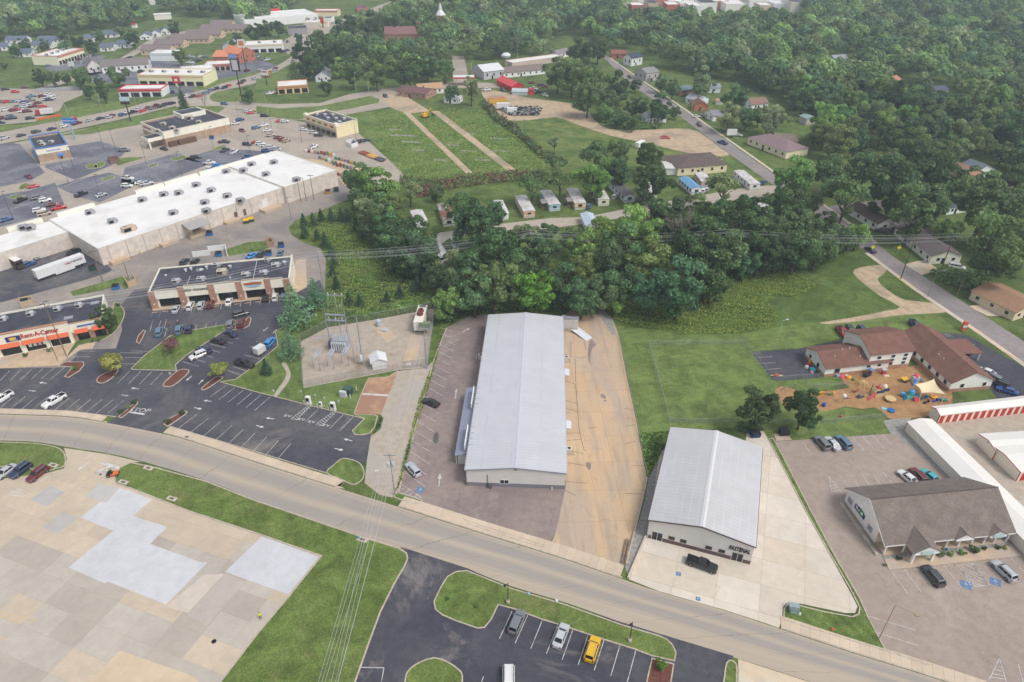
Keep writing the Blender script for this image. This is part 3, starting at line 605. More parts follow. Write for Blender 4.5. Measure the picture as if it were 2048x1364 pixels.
sheet('playground_bed',[(1550,780),(1558,775),(1568,773),(1598,781),(1639,783),(1698,776),(1690,768),(1684,758),(1688,748),(1758,740),(1822,733),(1850,730),(1895,765),(1905,806),(1880,822),(1860,832),(1783,838),(1771,829),(1751,815),(1725,818),(1690,813),(1653,822),(1610,818),(1575,817),(1558,799)],0.024,'mulch_play','orange-brown mulch play area behind the daycare',2,cat='playground')
day_lot=sheet('parking_lot',[(1503,704),(1600,697),(1660,684),(1720,671),(1870,664),(1936,671),(2075,750),(2090,800),(1995,800),(1975,770),(1905,700),(1700,690),(1615,705),(1640,755),(1590,760),(1546,761)],0.018,'asph_new','dark asphalt lot wrapping round the daycare')
stripes(day_lot,[(1503,715,1545,714),(1513,727,1551,726),(1525,740,1561,737),(1914,711,1947,723),(1917,706,1935,711),(1927,709,1908,713),(1936,716,1918,719),(1944,720,1928,723),(1935,735,1960,733),(1938,690,1950,689)])
kerb_line('kerb',[(2004,703),(2013,707),(2075,745)],'pale kerb between the daycare lot and the side street verge')
sheet('concrete_pad',[(1548,868),(1575,866),(1584,880),(1553,882)],0.024,'conc_tan','small tan dumpster pad at the head of the office lot',cat='pad')
sheet('lawn',[(1240,664),(1262,655),(1340,662),(1480,668),(1580,650),(1700,640),(1860,616),(1925,668),(1860,662),(1720,669),(1600,695),(1503,702),(1546,762),(1640,757),(1690,765),(1640,783),(1560,775),(1550,782),(1575,819),(1690,815),(1770,830),(1783,866),(1548,882),(1536,878),(1500,855),(1345,860),(1300,870),(1284,868),(1256,752)],0.01,'lawn_e','broad mown lawn right of the warehouse',cat='lawn')
sheet('lawn',[(1515,590),(1560,580),(1640,572),(1720,505),(1736,510),(1862,600),(1960,668),(1925,668),(1860,614),(1700,636),(1560,655),(1520,620)],0.008,'lawn_dk','deep green lawn beside the side street',cat='lawn')
# side street climbing to the upper right, and the lanes off it
ribbon('side_street',[(1205,112),(1250,158),(1292,190),(1345,222),(1400,263),(1459,308),(1540,365),(1640,434),(1736,507),(1831,579),(1961,667),(2048,728),(2200,840)],[(1214,111),(1262,148),(1312,184),(1362,216),(1418,255),(1480,300),(1560,356),(1665,425),(1752,487),(1786,513),(1911,594),(2048,683),(2200,780)],0.02,'asph_st','grey side street climbing past houses on the right')
kerb_line('side_walk',[(1216,113),(1290,165),(1340,198),(1400,240),(1483,298),(1562,354),(1668,424),(1752,486)],'white concrete walk along the far side of the side street',0,1.3,0.08,'conc')
kerb_line('side_walk',[(1733,506),(1829,578),(1959,666),(2046,728),(2200,842)],'pale concrete walk along the near side of the side street',0,1.5,0.08,'conc')
sheet('lane',[(1100,436),(1170,434),(1280,412),(1400,391),(1470,378),(1536,371),(1600,372),(1630,400),(1625,420),(1585,392),(1536,393),(1440,404),(1300,426),(1180,446),(1100,457),(1020,464),(900,475),(880,490),(860,480),(880,465),(1000,448)],0.014,'gravel','pale lane through the trailer court',0)
sheet('lane',[(1640,425),(1660,412),(1740,402),(1860,395),(2000,372),(2100,365),(2100,378),(2000,386),(1860,410),(1743,418),(1690,424),(1672,430)],0.014,'asph_st','grey cross street disappearing under the trees on the right')
sheet('dirt_track',[(1706,545),(1720,535),(1760,530),(1775,537),(1765,550),(1755,560),(1775,580),(1810,600),(1870,606),(1895,620),(1880,626),(1800,630),(1720,642),(1660,648),(1640,645),(1700,636),(1770,622),(1800,614),(1760,592),(1725,565)],0.02,'dirt','hooked dirt track joining the side street',2)
sheet('driveway',[(1804,530),(1835,522),(1850,520),(1879,540),(1842,550)],0.016,'conc','concrete driveway of the beige ranch house')
sheet('driveway',[(1936,612),(1990,606),(2030,612),(2060,620),(2040,632),(1975,632)],0.016,'conc','pale driveway by the carport at the right edge')
# sand lot, field tracks
sheet('sand_lot',[(962,178),(1024,188),(1060,196),(1144,207),(1174,220),(1199,250),(1249,261),(1349,257),(1394,262),(1440,296),(1459,310),(1420,312),(1349,300),(1299,287),(1224,272),(1149,247),(1111,234),(1060,240),(1010,240),(980,225),(975,205)],0.012,'dirt','pale sandy lot behind the weedy field',2)
sheet('rough_field',[(1005,240),(1060,240),(1111,234),(1149,247),(1224,272),(1299,287),(1349,300),(1420,312),(1459,312),(1520,360),(1470,372),(1300,340),(1100,330),(1085,300)],0.008,'rough','patchy dry grass below the sandy lot',cat='field')
sheet('weedy_field',[(700,236),(745,222),(800,216),(880,222),(1000,230),(1040,262),(1095,318),(1085,345),(950,352),(830,372),(800,352),(762,300),(720,255)],0.008,'weedy','lush weedy field crossed by two tracks',cat='field')
for q,lb in(([(806,224),(818,224),(945,345),(932,347)],'left'),([(862,222),(878,222),(1030,338),(1015,341)],'right')):
 sheet('dirt_track',q,0.016,'dirt',lb+' one of the two straight dirt tracks through the weedy field')
sheet('dirt_track',[(760,190),(805,188),(860,222),(815,228),(780,215)],0.02,'dirt','dusty junction where the two field tracks meet the cross road')
for k,(x,y,wd_)in enumerate(((790,257,24),(805,269,50),(822,282,40),(835,298,26),(905,288,26),(938,300,30),(965,318,30),(940,265,22),(990,275,28),(1000,300,36),(880,318,24))):
 sheet('broken_slab',[(x-wd_/2,y),(x+wd_/2,y+1),(x+wd_/2+1,y+4),(x-wd_/2,y+3)],0.014,'gravel_g','one of the broken concrete strips in the weedy field',cat='slab')['group']='broken concrete strips in the weedy field'
 # upper left: highway, cross roads, lots
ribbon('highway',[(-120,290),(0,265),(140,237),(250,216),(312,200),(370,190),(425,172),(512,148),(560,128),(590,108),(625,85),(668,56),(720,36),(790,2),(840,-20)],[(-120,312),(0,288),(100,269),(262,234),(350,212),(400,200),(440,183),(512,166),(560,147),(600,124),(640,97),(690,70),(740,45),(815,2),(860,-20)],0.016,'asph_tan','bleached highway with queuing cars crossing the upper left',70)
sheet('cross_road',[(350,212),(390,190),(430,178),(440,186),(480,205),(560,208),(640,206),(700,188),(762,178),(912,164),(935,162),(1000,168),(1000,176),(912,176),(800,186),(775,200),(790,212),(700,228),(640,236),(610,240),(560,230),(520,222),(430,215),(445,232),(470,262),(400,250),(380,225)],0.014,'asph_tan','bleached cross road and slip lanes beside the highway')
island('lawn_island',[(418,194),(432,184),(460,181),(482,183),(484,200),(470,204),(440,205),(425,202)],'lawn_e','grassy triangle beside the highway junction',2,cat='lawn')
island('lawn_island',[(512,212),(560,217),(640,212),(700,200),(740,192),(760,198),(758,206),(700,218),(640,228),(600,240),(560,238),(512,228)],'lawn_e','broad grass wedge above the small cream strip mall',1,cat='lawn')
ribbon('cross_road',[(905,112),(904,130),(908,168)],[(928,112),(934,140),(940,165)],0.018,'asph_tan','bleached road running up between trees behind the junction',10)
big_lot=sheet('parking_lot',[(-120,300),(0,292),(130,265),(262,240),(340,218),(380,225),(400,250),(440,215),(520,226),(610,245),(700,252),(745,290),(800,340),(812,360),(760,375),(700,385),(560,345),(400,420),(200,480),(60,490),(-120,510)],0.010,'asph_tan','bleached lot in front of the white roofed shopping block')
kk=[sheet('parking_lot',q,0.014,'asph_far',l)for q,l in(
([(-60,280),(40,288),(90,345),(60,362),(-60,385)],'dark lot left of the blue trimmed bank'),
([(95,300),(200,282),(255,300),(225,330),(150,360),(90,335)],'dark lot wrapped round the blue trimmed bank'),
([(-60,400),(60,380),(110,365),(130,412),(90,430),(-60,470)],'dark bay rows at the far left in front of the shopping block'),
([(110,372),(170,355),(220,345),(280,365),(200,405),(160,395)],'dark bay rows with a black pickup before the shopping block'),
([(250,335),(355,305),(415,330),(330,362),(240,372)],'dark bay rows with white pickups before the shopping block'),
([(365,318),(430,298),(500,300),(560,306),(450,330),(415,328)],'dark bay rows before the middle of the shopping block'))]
stripes(kk[2],lerp_segs((0,398,16,392),(72,378,90,371),8)+lerp_segs((20,420,40,412),(95,395,115,388),8),0.15)
stripes(kk[3],lerp_segs((118,378,140,368),(160,362,182,352),5)+lerp_segs((150,390,172,380),(195,370,215,362),5),0.15)
stripes(kk[4],lerp_segs((262,352,285,340),(330,335,352,322),7)+lerp_segs((290,332,310,324),(345,320,368,310),6),0.15)
stripes(kk[5],lerp_segs((415,310,432,302),(445,322,462,312),5),0.15);stripes(kk[1],lerp_segs((165,300,195,292),(205,318,232,312),8)+lerp_segs((100,334,112,342),(125,328,140,336),3),0.15)
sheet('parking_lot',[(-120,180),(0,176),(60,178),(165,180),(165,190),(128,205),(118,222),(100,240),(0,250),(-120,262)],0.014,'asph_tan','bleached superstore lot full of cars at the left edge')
for q,l in(([(105,225),(165,208),(240,203),(272,206),(262,214),(180,230),(100,245),(0,262),(-60,270),(-60,255),(60,248)],'grass bank between the superstore lot and highway'),([(270,235),(340,218),(372,212),(440,212),(450,216),(430,230),(380,225),(300,245),(180,268),(110,272)],'grass bank above the beige store'),
([(380,180),(395,172),(430,160),(500,146),(520,140),(510,150),(440,168),(410,180)],'grass strip between highway and cream shops'),([(512,160),(560,140),(590,122),(610,130),(600,165),(560,178),(512,180)],'grass slope below the highway bend')):
 sheet('verge',q,0.02,'lawn_e',l)
for k,(q,l)in enumerate((([(186,334),(200,322),(212,327),(200,336)],'leftmost'),([(40,372),(52,366),(66,372),(50,378),(38,380)],'far left'),([(342,318),(368,311),(372,316),(350,322)],'middle'),([(428,297),(448,290),(452,295),(432,301)],'right'),([(297,332),(316,326),(312,332),(300,336)],'lower middle'),([(172,330),(190,326),(196,336),(176,338)],'bank side'),([(230,320),(255,315),(292,315),(260,325),(235,332)],'beige store side'),([(205,358),(226,352),(228,356),(206,362)],'lower left'),([(15,395),(30,391),(52,391),(30,398)],'lowest'))):
 island('lawn_island',q,'lawn_e',l+' little grass island in the shopping block lot',2,cat='lawn')
ribbon('lane',[(0,205),(60,182),(130,158),(200,138),(260,105),(310,75),(380,60)],[(0,210),(70,186),(140,163),(212,142),(275,108),(330,76),(385,66)],0.012,'asph_tan','winding pale lane past the far left shops')
sheet('parking_lot',[(85,134),(130,128),(185,108),(212,112),(200,122),(140,140),(100,142)],0.014,'asph_far','dark lot before the cream pillared shops')
sheet('parking_lot',[(165,150),(200,132),(260,112),(320,120),(420,135),(520,120),(560,132),(500,150),(400,165),(420,180),(350,190),(300,185),(240,165),(180,165)],0.012,'asph_far','grey lots among the far highway shops')
sheet('parking_lot',[(540,100),(600,60),(680,40),(760,10),(790,0),(700,50),(660,72),(600,112)],0.012,'asph_tan','bleached forecourts far up the highway')
# sidewalk on the north side of the street
def sidewalk(label,pts,off0,off1,step=1.55,z=0.12):
 q=px(pts,3,False);root=empty('sidewalk',(0,0,0));tag(root,label,'sidewalk',kind='structure')
 l,r=offset_line(q,off0),offset_line(q,off1);b=B()
 for k in range(len(q)-1):b.prism([l[k],l[k+1],q[k+1],q[k]],0,z)
 b.obj('kerb',MT['kerb'],root)
 aa=along(l,step)
 for k,((p,d),(p2,d2))in enumerate(zip(aa[:-1],aa[1:])):
  n1,n2=Vector((-d.y,d.x)),Vector((-d2 .y,d2 .x));wd_=off1-off0;f=random.uniform(0.94,1.05)
  B().prism([p+d*0.012,p2-d2*0.012,p2-d2*0.012+n2*wd_,p+d*0.012+n1*wd_],0,z-0.006).obj('slab',MT['slab'],root,color=tuple(x*f for x in S(214,196,174)))
 return root
sidewalk('slab sidewalk in front of the rental store lot',[(-90,827),(0,828),(135,833),(213,845)],0.3,1.9)
sidewalk('slab sidewalk in front of the charging lot',[(326,866),(370,878),(512,924),(672,974),(690,976)],0.3,2.3)
sidewalk('slab sidewalk in front of the warehouse',[(796,1013),(822,1021),(937,1058),(1024,1085),(1124,1116),(1244,1157)],0.3,2.9)
sidewalk('slab sidewalk in front of the office lawn wedge',[(1562,1258),(1582,1264),(1711,1307),(1848,1349),(1990,1397)],0.3,2.6)
island('verge',[(787,988),(800,986),(845,1000),(843,1010),(800,1000),(789,996)],'lawn_dk','small grass verge at the foot of the street light pole',1)
island('verge',[(925,1037),(960,1050),(1050,1078),(1092,1092),(1085,1096),(1030,1080),(940,1050)],'lawn_dk','thin grass strip between warehouse lot and sidewalk',1)
east=slabs('concrete_yard','cracked tan concrete yard right of the long grey warehouse',[(1118,640),(1145,616),(1180,612),(1205,618),(1224,636),(1237,668),(1255,760),(1274,850),(1288,930),(1294,957),(1285,1000),(1265,1080),(1250,1130),(1240,1128),(1102,1088),(1113,1060),(1131,976),(1124,800)],R(2),5.2,8.5,[S(213,184,150),S(212,182,147),S(210,182,150),S(213,185,153)],seed=9,base='wood',gap=0.03,z=0.026,mat='east_slab')
sheet('concrete_patch',[(1190,622),(1207,620),(1224,638),(1232,668),(1225,672),(1205,640)],0.034,'gravel_g','pale rubble patch at the top corner of the cracked yard',cat='patch')
stripes(east,[(1024+a/4,682+b/4,1024+c/4,682+d/4)for a,b,c,d in((385,90,470,122),(470,122,560,138),(560,138,610,120),(470,0,472,120),(575,0,590,70),(505,140,510,330),(400,310,505,345),(510,345,525,560),(403,470,520,500),(405,530,522,565),(525,560,535,690),(420,740,548,735),(535,690,552,785),(420,800,560,785),(490,880,575,905),(552,785,580,880),(430,972,590,998),(425,1125,600,1138),(415,1190,510,1238),(900,540,965,550),(960,995,1050,1000),(900,1220,1035,1225),(905,825,985,800),(850,190,880,200),(610,700,680,690),(920,680,985,672))],0.1,0.034,'wood_dk','crack')
for q in([(1178,683),(1186,681),(1192,690),(1184,698),(1180,722),(1184,730),(1176,720)],[(1175,612),(1182,626),(1188,640),(1180,630)],[(1172,925),(1182,928),(1180,940),(1174,936)],[(1201,788),(1209,790),(1212,797),(1204,796)],[(1208,800),(1212,800),(1212,803),(1208,803)]):sheet('oil_stain',q,0.036,'asph_red',None,2,parent=east)
for q in([(886,1248),(896,1244),(905,1262),(925,1274),(950,1280),(925,1290),(905,1284),(893,1266)],[(855,1150),(862,1140),(866,1165),(856,1200),(850,1185)]):sheet('dust_patch',q,0.036,pm('tyre_dust',S(120,112,114),S(92,90,98),1.2,0.95,c3=S(78,80,92),s3=0.5),None,2,parent=south_lot)
# ---------------------------------------------------------------- building kit (local x along the front, y away from it)
def solid(b,name,parent,color,mat='solid'):return b.obj(name,MT[mat],parent,color=color)
def opening(parent,side,u,z,w,h,W,D,name='window',fcol=S(236,236,236),pane='glass',fr=0.1,out=0.05,panes=1):
 """a framed window or door on the front, back, left or right wall; the frame stands proud and the glass is its sub-part"""
 def bx(b,u0,u1,z0,z1,o0,o1):
  if side=='f':b.box(u0,u1,-o1,-o0,z0,z1)
  elif side=='b':b.box(u0,u1,D+o0,D+o1,z0,z1)
  elif side=='l':b.box(-o1,-o0,u0,u1,z0,z1)
  else:b.box(W+o0,W+o1,u0,u1,z0,z1)
 b=B()
 for q in((u-w/2-fr,u+w/2+fr,z+h,z+h+fr),(u-w/2-fr,u+w/2+fr,z-fr if name=='window' else z,z),(u-w/2-fr,u-w/2,z,z+h),(u+w/2,u+w/2+fr,z,z+h)):
  if q[3]>q[2]:bx(b,*q,0.002,out)
 for k in range(1,panes):bx(b,u-w/2+w*k/panes-fr/2,u-w/2+w*k/panes+fr/2,z,z+h,0.002,out)
 o=solid(b,name,parent,fcol)
 for k in range(panes):
  p=B();bx(p,u-w/2+w*k/panes+(fr/2 if k else 0),u-w/2+w*(k+1)/panes-(fr/2 if k<panes-1 else 0),z+0.001,z+h-0.001,0.003,out*0.55);p.obj('pane',MT[pane],o)
 return o
def gable_walls(b,W,D,he,hr,ridge='y',m=0,x0=0,y0=0,z0=0):
 x1,y1=x0+W,y0+D
 if ridge=='y':
  for y,fl in((y0,0),(y1,1)):
   v=[(x0,y,z0),(x1,y,z0),(x1,y,he),((x0+x1)/2,y,hr),(x0,y,he)];b.add(v,[(0,1,2,3,4)if not fl else(4,3,2,1,0)],m)
  b.quad((x0,y1,z0),(x0,y0,z0),(x0,y0,he),(x0,y1,he),m);b.quad((x1,y0,z0),(x1,y1,z0),(x1,y1,he),(x1,y0,he),m)
 else:
  for x,fl in((x0,1),(x1,0)):
   v=[(x,y0,z0),(x,y1,z0),(x,y1,he),(x,(y0+y1)/2,hr),(x,y0,he)];b.add(v,[(0,1,2,3,4)if not fl else(4,3,2,1,0)],m)
  b.quad((x0,y0,z0),(x1,y0,z0),(x1,y0,he),(x0,y0,he),m);b.quad((x1,y1,z0),(x0,y1,z0),(x0,y1,he),(x1,y1,he),m)
 return b
def gable_roof(b,W,D,he,hr,ridge='y',ov=0.4,og=0.3,t=0.14,m=0,x0=0,y0=0):
 x1,y1=x0+W,y0+D
 if ridge=='y':
  c=(x0+x1)/2;sl=(hr-he)/(W/2);dz=ov*sl
  b.plate((x0-ov,y0-og,he-dz),(c,y0-og,hr),(c,y1+og,hr),(x0-ov,y1+og,he-dz),t,m);b.plate((c,y0-og,hr),(x1+ov,y0-og,he-dz),(x1+ov,y1+og,he-dz),(c,y1+og,hr),t,m)
 else:
  c=(y0+y1)/2;sl=(hr-he)/(D/2);dz=ov*sl
  b.plate((x0-og,y0-ov,he-dz),(x1+og,y0-ov,he-dz),(x1+og,c,hr),(x0-og,c,hr),t,m);b.plate((x0-og,c,hr),(x1+og,c,hr),(x1+og,y1+ov,he-dz),(x0-og,y1+ov,he-dz),t,m)
 return b
def hip_roof(b,W,D,he,hr,ov=0.4,t=0.12,m=0):
 x0,x1,y0,y1=-ov,W+ov,-ov,D+ov;i=min(W,D)/2+ov
 r0,r1=((i+x0,(y0+y1)/2,hr),(x1-i,(y0+y1)/2,hr))if W>=D else(((x0+x1)/2,y0+i,hr),((x0+x1)/2,y1-i,hr))
 a=[(x0,y0,he),(x1,y0,he),(x1,y1,he),(x0,y1,he),r0,r1]
 f=[(0,1,5,4),(1,2,5),(2,3,4,5),(3,0,4),(3,2,1,0)]if W>=D else[(0,1,4),(1,2,5,4),(2,3,5),(3,0,4,5),(3,2,1,0)]
 return b.add(a,f,m)
def parapet_box(root,W,D,h,wall,roofm,par=0.6,t=0.3,x0=0,y0=0,pname='parapet'):
 """flat roofed block with a parapet round a sunken roof"""
 x1,y1=x0+W,y0+D
 B().box(x0,x1,y0,y1,0,h-par).obj('wall',wall,root)
 b=B()
 for q in((x0,x1,y0,y0+t),(x0,x1,y1-t,y1),(x0,x0+t,y0+t,y1-t),(x1-t,x1,y0+t,y1-t)):b.box(*q,h-par+0.002,h)
 b.obj(pname,wall,root)
 B().sheet([(x0+t,y0+t),(x1-t,y0+t),(x1-t,y1-t),(x0+t,y1-t)],h-par+0.02).obj('roof',roofm,root)
def rooftop_unit(root,x,y,z,s=(2.2,1.6,1.3),color=S(186,186,190),rz=0.0):
 b=B().box(-s[0]/2,s[0]/2,-s[1]/2,s[1]/2,0.15,s[2]);b.box(-s[0]/2+.15,s[0]/2-.15,-s[1]/2+.15,s[1]/2-.15,0,0.16)
 o=b.obj('air_conditioner',MT['solid'],root,loc=(x,y,z),rz=rz,color=color)
 solid(B().lathe([(0.4,0),(0.4,0.08),(0.32,0.1)],12,(-s[0]*.22,0,s[2])),'fan_grille',o,S(110,108,112))
 B().box(s[0]/2,s[0]/2+0.5,-s[1]*.3,s[1]*.3,0.35,s[2]*0.8).obj('intake_hood',MT['steel'],o)
 B().box(-s[0]/2+.1,s[0]*.1,-s[1]/2-.02,-s[1]/2,.35,s[2]*.85).obj('grille',MT['black'],o)
 return o
def col_mat(name,c):return pm(name,c,tuple(x*0.93 for x in c),0.6,0.85)
# ---- long grey warehouse
fr_=frame((934,971),(1129,978));D_w=62.0
e=P(973,630,4.8)-fr_[0];D_w=rot2((e.x,e.y),-fr_[1])[1]
W_=fr_[2];wh=empty('warehouse',fr_[0],fr_[1],'long light grey metal warehouse with a pale ribbed roof in the middle','warehouse')
he,hr=4.75,5.75
gable_walls(B(),W_,D_w,he,hr,'y').obj('wall',MT['wall_metal'],wh)
b=B()
for q in((-0.03,W_+0.03,-0.035,-0.003),(-0.03,W_+.03,D_w+.003,D_w+0.035),(-0.035,-0.003,0,D_w),(W_+0.003,W_+0.035,0,D_w)):b.box(*q,0,1.05)
b.obj('base_band',MT['solid'],wh,color=SW(122,120,128))
gable_roof(B(),W_,D_w,he,hr,'y',0.25,0.25,0.1).obj('roof',MT['roof_metal'],wh)
b=B();c=W_/2
b.plate((c-.3,-.3,hr+.075),(c,-.3,hr+.125),(c,D_w+.3,hr+.125),(c-.3,D_w+.3,hr+.075),.03);b.plate((c,-.3,hr+.125),(c+.3,-.3,hr+.075),(c+.3,D_w+.3,hr+.075),(c,D_w+.3,hr+.125),.03)
b.obj('ridge_cap',MT['satin'],wh,color=S(206,209,220))
b=B()
for s0,s1 in(((-.27,he-.1),(c,hr)),((c,hr),(W_+.27,he-.1))):
 b.plate((s0[0],-.28,s0[1]-.18),(s1[0],-.28,s1[1]-.18),(s1[0],-.28,s1[1]+.1),(s0[0],-.28,s0[1]+.1),.03)
b.obj('fascia',MT['satin'],wh,color=S(150,152,168))
b=B();b.box(-.42,-.27,-.2,D_w+.2,he-.16,he-.03);b.box(W_+.27,W_+.42,-.2,D_w+.2,he-.16,he-.03);b.obj('gutter',MT['satin'],wh,color=S(196,190,196))
opening(wh,'f',W_*0.385,1.0,1.7,1.0,W_,D_w,panes=2);opening(wh,'l',D_w*0.83,0,1.0,2.2,W_,D_w,'door')
for y in(.12,.3,.55,.9):opening(wh,'r',D_w*y,0,1.1,2.2,W_,D_w,'door',fcol=S(200,200,204),pane='steel')
# porch roof on the left side
y0,y1=loc_of(fr_,908,913,2.6)[1],loc_of(fr_,950,777,2.9)[1];wx=3.2
B().plate((-wx,y0,2.75),(-.03,y0,3.5),(-.03,y1,3.5),(-wx,y1,2.75),.12).obj('porch_roof',MT['satin'],wh,color=S(152,158,180))
B().box(-2.6,-.04,y0+.5,y0+.6,0,2.7).obj('porch_end_wall',MT['solid'],wh,color=S(214,212,208))
for k in range(9):B().box(-wx+.15,-wx+.3,y0+.4+k*(y1-y0-.8)/8,y0+.55+k*(y1-y0-.8)/8,0,2.78).obj('porch_post',MT['solid'],wh,color=S(236,236,238))
for(yp,yq)in((loc_of(fr_,944,812,4.6)[1],loc_of(fr_,950,776,4.6)[1]),(loc_of(fr_,933,895,4.6)[1],loc_of(fr_,941,853,4.6)[1])):
 s_=B().box(-1.15,-.95,yp,yq,3.9,5.2).obj('sign_board',MT['solid'],wh,color=S(246,246,248))
 for k in range(4):yy=yp+.5+k*(yq-yp-1)/3;B().tube((-.95,yy,4.9),(.6,yy,5.02),.04,n=5).obj('bracket',MT['steel'],s_);B().tube((-.95,yy,4.1),(0,yy,4.2),.04,n=5).obj('bracket',MT['steel'],s_)
for sx,pxy in((1,(1128,722)),(1,(1137,906)),(-1,(955,718))):
 yy=loc_of(fr_,*pxy)[1];x0=W_+.5 if sx>0 else-1.8
 o=B().box(x0,x0+1.3,yy-.7,yy+.7,.1,1.5).obj('air_conditioner',MT['solid'],wh,color=S(214,206,194));B().lathe([(.35,0),(.35,.05)],12,(x0+.65,yy,1.5)).obj('fan_grille',MT['black'],o)
 for k in(-.5,.5):B().tube((x0+(1.8 if sx>0 else-.5),yy+k-.2,0),(x0+(1.8 if sx>0 else-.5),yy+k-.2,1.3),.11).obj('bollard',MT['solid'],wh,color=S(226,216,176))
for pxy in((1126,745),(1131,850)):
 yy=loc_of(fr_,*pxy,2.4)[1];B().plate((W_+.04,yy-1.4,2.75),(W_+1.7,yy-1.4,2.45),(W_+1.7,yy+1.4,2.45),(W_+.04,yy+1.4,2.75),.07).obj('door_canopy',MT['satin'],wh,color=S(222,226,236))
B().box(W_*.225,W_*.255,-.75,-.1,0,1.0).obj('meter_cabinet',MT['solid'],wh,color=S(96,100,108));B().tube((W_*.215,-.1,.2),(W_*.215,-.1,3.4),.05).obj('conduit',MT['black'],wh)
B().tube((W_*.87,-.5,0),(W_*.87,-.5,.95),.1).obj('bollard',MT['solid'],wh,color=S(236,232,224))
B().cbox((W_*.5,-.33,hr-.45),(.5,.15,.15)).obj('wall_lamp',MT['black'],wh)
# dock annex and ramp at the far right corner
ya,yb=loc_of(fr_,1116,655,0)[1],D_w-0.2;ax=W_+4.6
B().box(W_+.05,ax,ya,yb,0,1.25).obj('dock',MT['kerb'],wh)
b=B();b.box(W_+.05,W_+.9,ya,ya+.12,1.25,4.2);b.box(ax-.12,ax,ya,yb,1.25,4.0);b.box(W_+.05,ax,yb-.12,yb,1.25,4.1);b.obj('dock_wall',MT['solid'],wh,color=S(206,202,200))
B().plate((W_+.05,ya-.3,4.25),(ax+.3,ya-.3,4.0),(ax+.3,yb+.3,4.0),(W_+.05,yb+.3,4.25),.1).obj('dock_roof',MT['satin'],wh,color=S(150,152,162))
r0=Vector(loc_of(fr_,1122,660)).to_2d();r1=Vector(loc_of(fr_,1166,677)).to_2d()
a0=(W_+.9,ya+.1);d_=(Vector(r1)-Vector(a0)).normalized();n_=Vector((-d_.y,d_.x))*1.25;p0=Vector((W_+2.4,ya));p1=p0+d_*8.0
B().add([(*(p0-n_),1.2),(*(p1-n_),.05),(*(p1+n_),.05),(*(p0+n_),1.2),(*(p0-n_),1.0),(*(p1-n_),0),(*(p1+n_),0),(*(p0+n_),1.0)],[(0,1,2,3),(7,6,5,4),(0,4,5,1),(1,5,6,2),(2,6,7,3),(3,7,4,0)]).obj('ramp',MT['satin'],wh,color=S(226,230,238))
for k in(-1,1):B().lathe([(.2,0),(.2,.1)],10).obj('bumper',MT['rubber'],wh,loc=(W_+2.4+k*1.0,ya-.12,.8))
# ---- fastener shop
fs=frame((1293,1075),(1499,1129));e=P(1347,857,5.2)-fs[0];Df=rot2((e.x,e.y),-fs[1])[1];Wf=fs[2]
fa=empty('shop',fs[0],fs[1],'grey metal shop with brown base band and FASTENAL lettering on its gable front','shop');he,hr=5.15,6.9
gable_walls(B(),Wf,Df,he,hr,'y').obj('wall',MT['wall_metal'],fa)
b=B()
segs=[(0,Wf*.055),(Wf*.15,Wf*.825),(Wf*.925,Wf)]
for a,c in segs:b.box(a,c,-.04,-.003,0,.95)
b.box(-.04,-.003,0,Df,0,.95);b.box(Wf+.003,Wf+.04,0,Df,0,.95);b.obj('base_band',MT['solid'],fa,color=S(112,92,90))
gable_roof(B(),Wf,Df,he,hr,'y',.2,.25,.1).obj('roof',MT['roof_metal2'],fa)
c=Wf/2;b=B();b.plate((c-.45,-.3,hr+.03),(c,-.3,hr+.13),(c,Df+.3,hr+.13),(c-.45,Df+.3,hr+.03),.03);b.plate((c,-.3,hr+.13),(c+.45,-.3,hr+.03),(c+.45,Df+.3,hr+.03),(c,Df+.3,hr+.13),.03);b.obj('ridge_cap',MT['satin'],fa,color=S(224,224,228))
b=B()
for s0,s1 in(((-.22,he-.02),(c,hr)),((c,hr),(Wf+.22,he-.02))):b.plate((s0[0],-.29,s0[1]-.24),(s1[0],-.29,s1[1]-.24),(s1[0],-.29,s1[1]+.1),(s0[0],-.29,s0[1]+.1),.03)
b.box(Wf+.2,Wf+.34,-.2,Df+.2,he-.2,he-.05);b.box(-.34,-.2,-.2,Df+.2,he-.2,he-.05);b.obj('fascia',MT['solid'],fa,color=S(116,98,98))
for u in(.1,.875):opening(fa,'f',Wf*u,.05,1.9,2.1,Wf,Df,'door',fcol=S(210,212,214),panes=2)
for u in(.24,.355,.6,.725):opening(fa,'f',Wf*u,1.25,1.0,.75,Wf,Df,fcol=S(120,100,98))
def letters(root,body,size,mat,x0,x1,y,z,bold=.0,shear=.0):
 me=text_mesh(body,size,.1,mat,bold,shear);o=addo('lettering',me,root,loc=((x0+x1)/2,y,z));o.rotation_euler=(R(90),0,0)
 xs_=[v.co.x for v in me.vertices];o.scale.x=(x1-x0)/(max(xs_)-min(xs_));return o
letters(fa,'FASTENAL',1.5,MT['black'],loc_of(fs,1457,1099,3.2)[0],loc_of(fs,1500,1107,3.2)[0],-.08,3.2,.03,.2)
B().tube((.2,-.2,he-.4),(.2,-.2,.2),.06).obj('downpipe',MT['satin'],fa,color=S(230,230,230))
